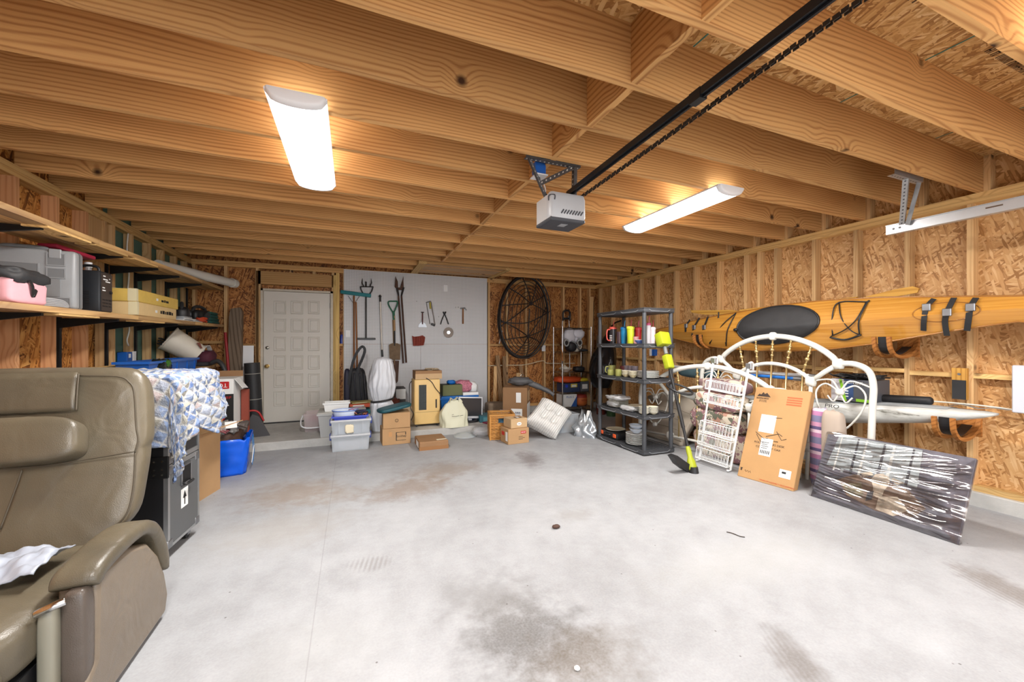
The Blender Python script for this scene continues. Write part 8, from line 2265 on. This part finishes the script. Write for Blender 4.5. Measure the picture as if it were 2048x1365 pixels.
perf(sT2, sT.lerp(sB, .62), .03, (0, 0, 1), t)
# outlet above the opener
oc = az(1078, 350, HC - .06)
t2 = thing('ceiling_outlet', 'blue electrical box and white outlet on the joist above the opener', 'outlet', (oc.x, oc.y, HC))
MB().rbox(-.04, .04, -.03, .03, -.07, .02, .004, 1).build('box', BLUEPL, t2)
MB().box(-.045, .045, -.05, .05, -.078, -.07).build('cover_plate', WHITE, t2)
MB().tube(smooth_path([(0, 0, -.08), (.0, -.02, -.14), (.02, -.05, -.2), (.03, -.08, -.24)], 5), .008, 6).build('plug_cord', BLACK, t2, smooth=180)
MB().tube(smooth_path([(.03, .02, -.07), (.05, .0, -.15), (.03, -.04, -.2), (.04, -.08, -.24)], 5), .004, 6).build('wire', WHITE, t2, smooth=180)
# rail and chain
t = thing('opener_rail', 'long black steel rail with chain running to the door opener', 'rail', (1.36, 1.2, 2.34)); o = Vector(t.location)
rA, rB = Vector((lerp(ox0, ox1, .55), oy0 + .1, 2.34)), Vector((1.28, -1.2, 2.36))
rA = az(1148, 384, 2.345); rB_ = az(1655, 2, 2.345)
dr_ = (rB_ - rA).normalized()
rE = rA + dr_ * 3.3; rS = rA - dr_ * .08
a_, b_ = rS - o, rE - o
sd_ = dr_.cross(Vector((0, 0, 1))).normalized()
MR = basis(a_, dr_, sd_, (0, 0, 1)); LL = (b_ - a_).length
MB().box(0, LL, -.017, .017, -.004, .0, MR).box(0, LL, -.017, -.013, 0, .028, MR).box(0, LL, .013, .017, 0, .028, MR).box(0, LL, -.003, .003, -.012, -.004, MR).build('rail', mat('rail_black', (40, 42, 46), .3, .7), t)
MB().box(0, LL, -.0185, -.0165, -.002, .028, MR).build('rail_edge', ALU, t)
ch = MB()
nl = 130
for k in range(nl):
    p0_, p1_ = a_ + dr_ * (LL * k / nl), a_ + dr_ * (LL * (k + .8) / nl)
    off = sd_ * -.075 + Vector((0, 0, -.012))
    w = .009 if k % 2 else .006
    Mk = basis(p0_ + off, dr_, sd_, (0, 0, 1)); l_ = (p1_ - p0_).length
    ch.box(0, l_, -w, -w + .003, -.008, .008, Mk).box(0, l_, w - .003, w, -.008, .008, Mk)
ch.build('chain', mat('chain_steel', (64, 60, 56), .45, .7), t)
for k in (.33, .62):
    MB().box(LL * k, LL * k + .06, -.019, .019, -.014, .03, MR).build('splice', mat('rail_black', (40, 42, 46), .3, .7), t)
# side track with hanger
t = thing('door_track', 'galvanised door track hanging from the joists by the kayak wall', 'track', (4.1, 1.6, HC)); o = Vector(t.location)
XT = 4.1
p1_, p2_ = ax(1772, 462, XT), ax(2048, 402, XT)
zt_ = (p1_.z + p2_.z) / 2
GT = mat('galvanised_track', (196, 200, 204), .35, .7, var=.05)
yA, yB_ = p1_.y, -1.1
MB().box(XT - o.x - .002, XT - o.x + .002, yB_ - o.y, yA - o.y, zt_ - .035 - o.z, zt_ + .035 - o.z).box(XT - o.x, XT - o.x + .05, yB_ - o.y, yA - o.y, zt_ - .037 - o.z, zt_ - .033 - o.z).box(XT - o.x - .012, XT - o.x + .002, yB_ - o.y, yA - o.y, zt_ + .033 - o.z, zt_ + .037 - o.z).build('track', GT, t)
MB().box(XT - o.x - .003, XT - o.x - .0015, 1.22 - o.y, 1.30 - o.y, zt_ + .002 - o.z, zt_ + .012 - o.z).build('slot', mat('slot_rust', (92, 72, 56), .7), t)
h1, h2 = az(1782, 350, HC - .012), az(1840, 366, HC - .012)
hp = [Vector((h1.x, h1.y, HC - .012)) - o, Vector((h2.x, h1.y, HC - .012)) - o]
perf(hp[0], hp[1], .045, (0, 1, 0), t, PERFL, OD)
perf(hp[0].lerp(hp[1], .5), Vector((XT, yA - .10, zt_ + .02)) - o, .035, (0, 1, 0), t, PERFL, OD)
perf(hp[0].lerp(hp[1], .95), Vector((XT, yA - .13, zt_ + .01)) - o, .035, (1, 0, 0), t, PERFL, OD)
for y in (yA - .05, yA - .09): MB().cyl((XT - .006 - o.x, y - o.y, zt_ - o.z), (XT - .001 - o.x, y - o.y, zt_ - o.z), .008, n=10).build('bolt', PERF, t)

# small things on the floor
for nm, lb, u, v, r, c in (('pine_cone', 'small brown dried seed pod on the open floor', 1112, 1057, (.03, .02, .012), (74, 50, 40)), ('bottle_cap', 'white bottle cap lying on the floor', 1154, 1340, (.012, .012, .006), (232, 230, 226))):
    p = az(u, v, 0)
    t = thing(nm, lb, nm.replace('_', ' '), p)
    MB().sup((0, 0, r[2]), r, .8, .9, 14, 8, fn=lambda q: q * (1 + .15 * mnoise.noise(q * 3))).build('body', mat(nm, c, .7), t, smooth=180)
t = thing('twig', 'short dark twig lying on the open floor', 'twig', az(1470, 1071, 0))
MB().tube(smooth_path([(-.02, .05, .004), (.0, .02, .004), (.01, -.03, .004), (.03, -.05, .004)], 4), .003, 5).build('stick', mat('twig_brown', (60, 48, 40), .8), t, smooth=180)
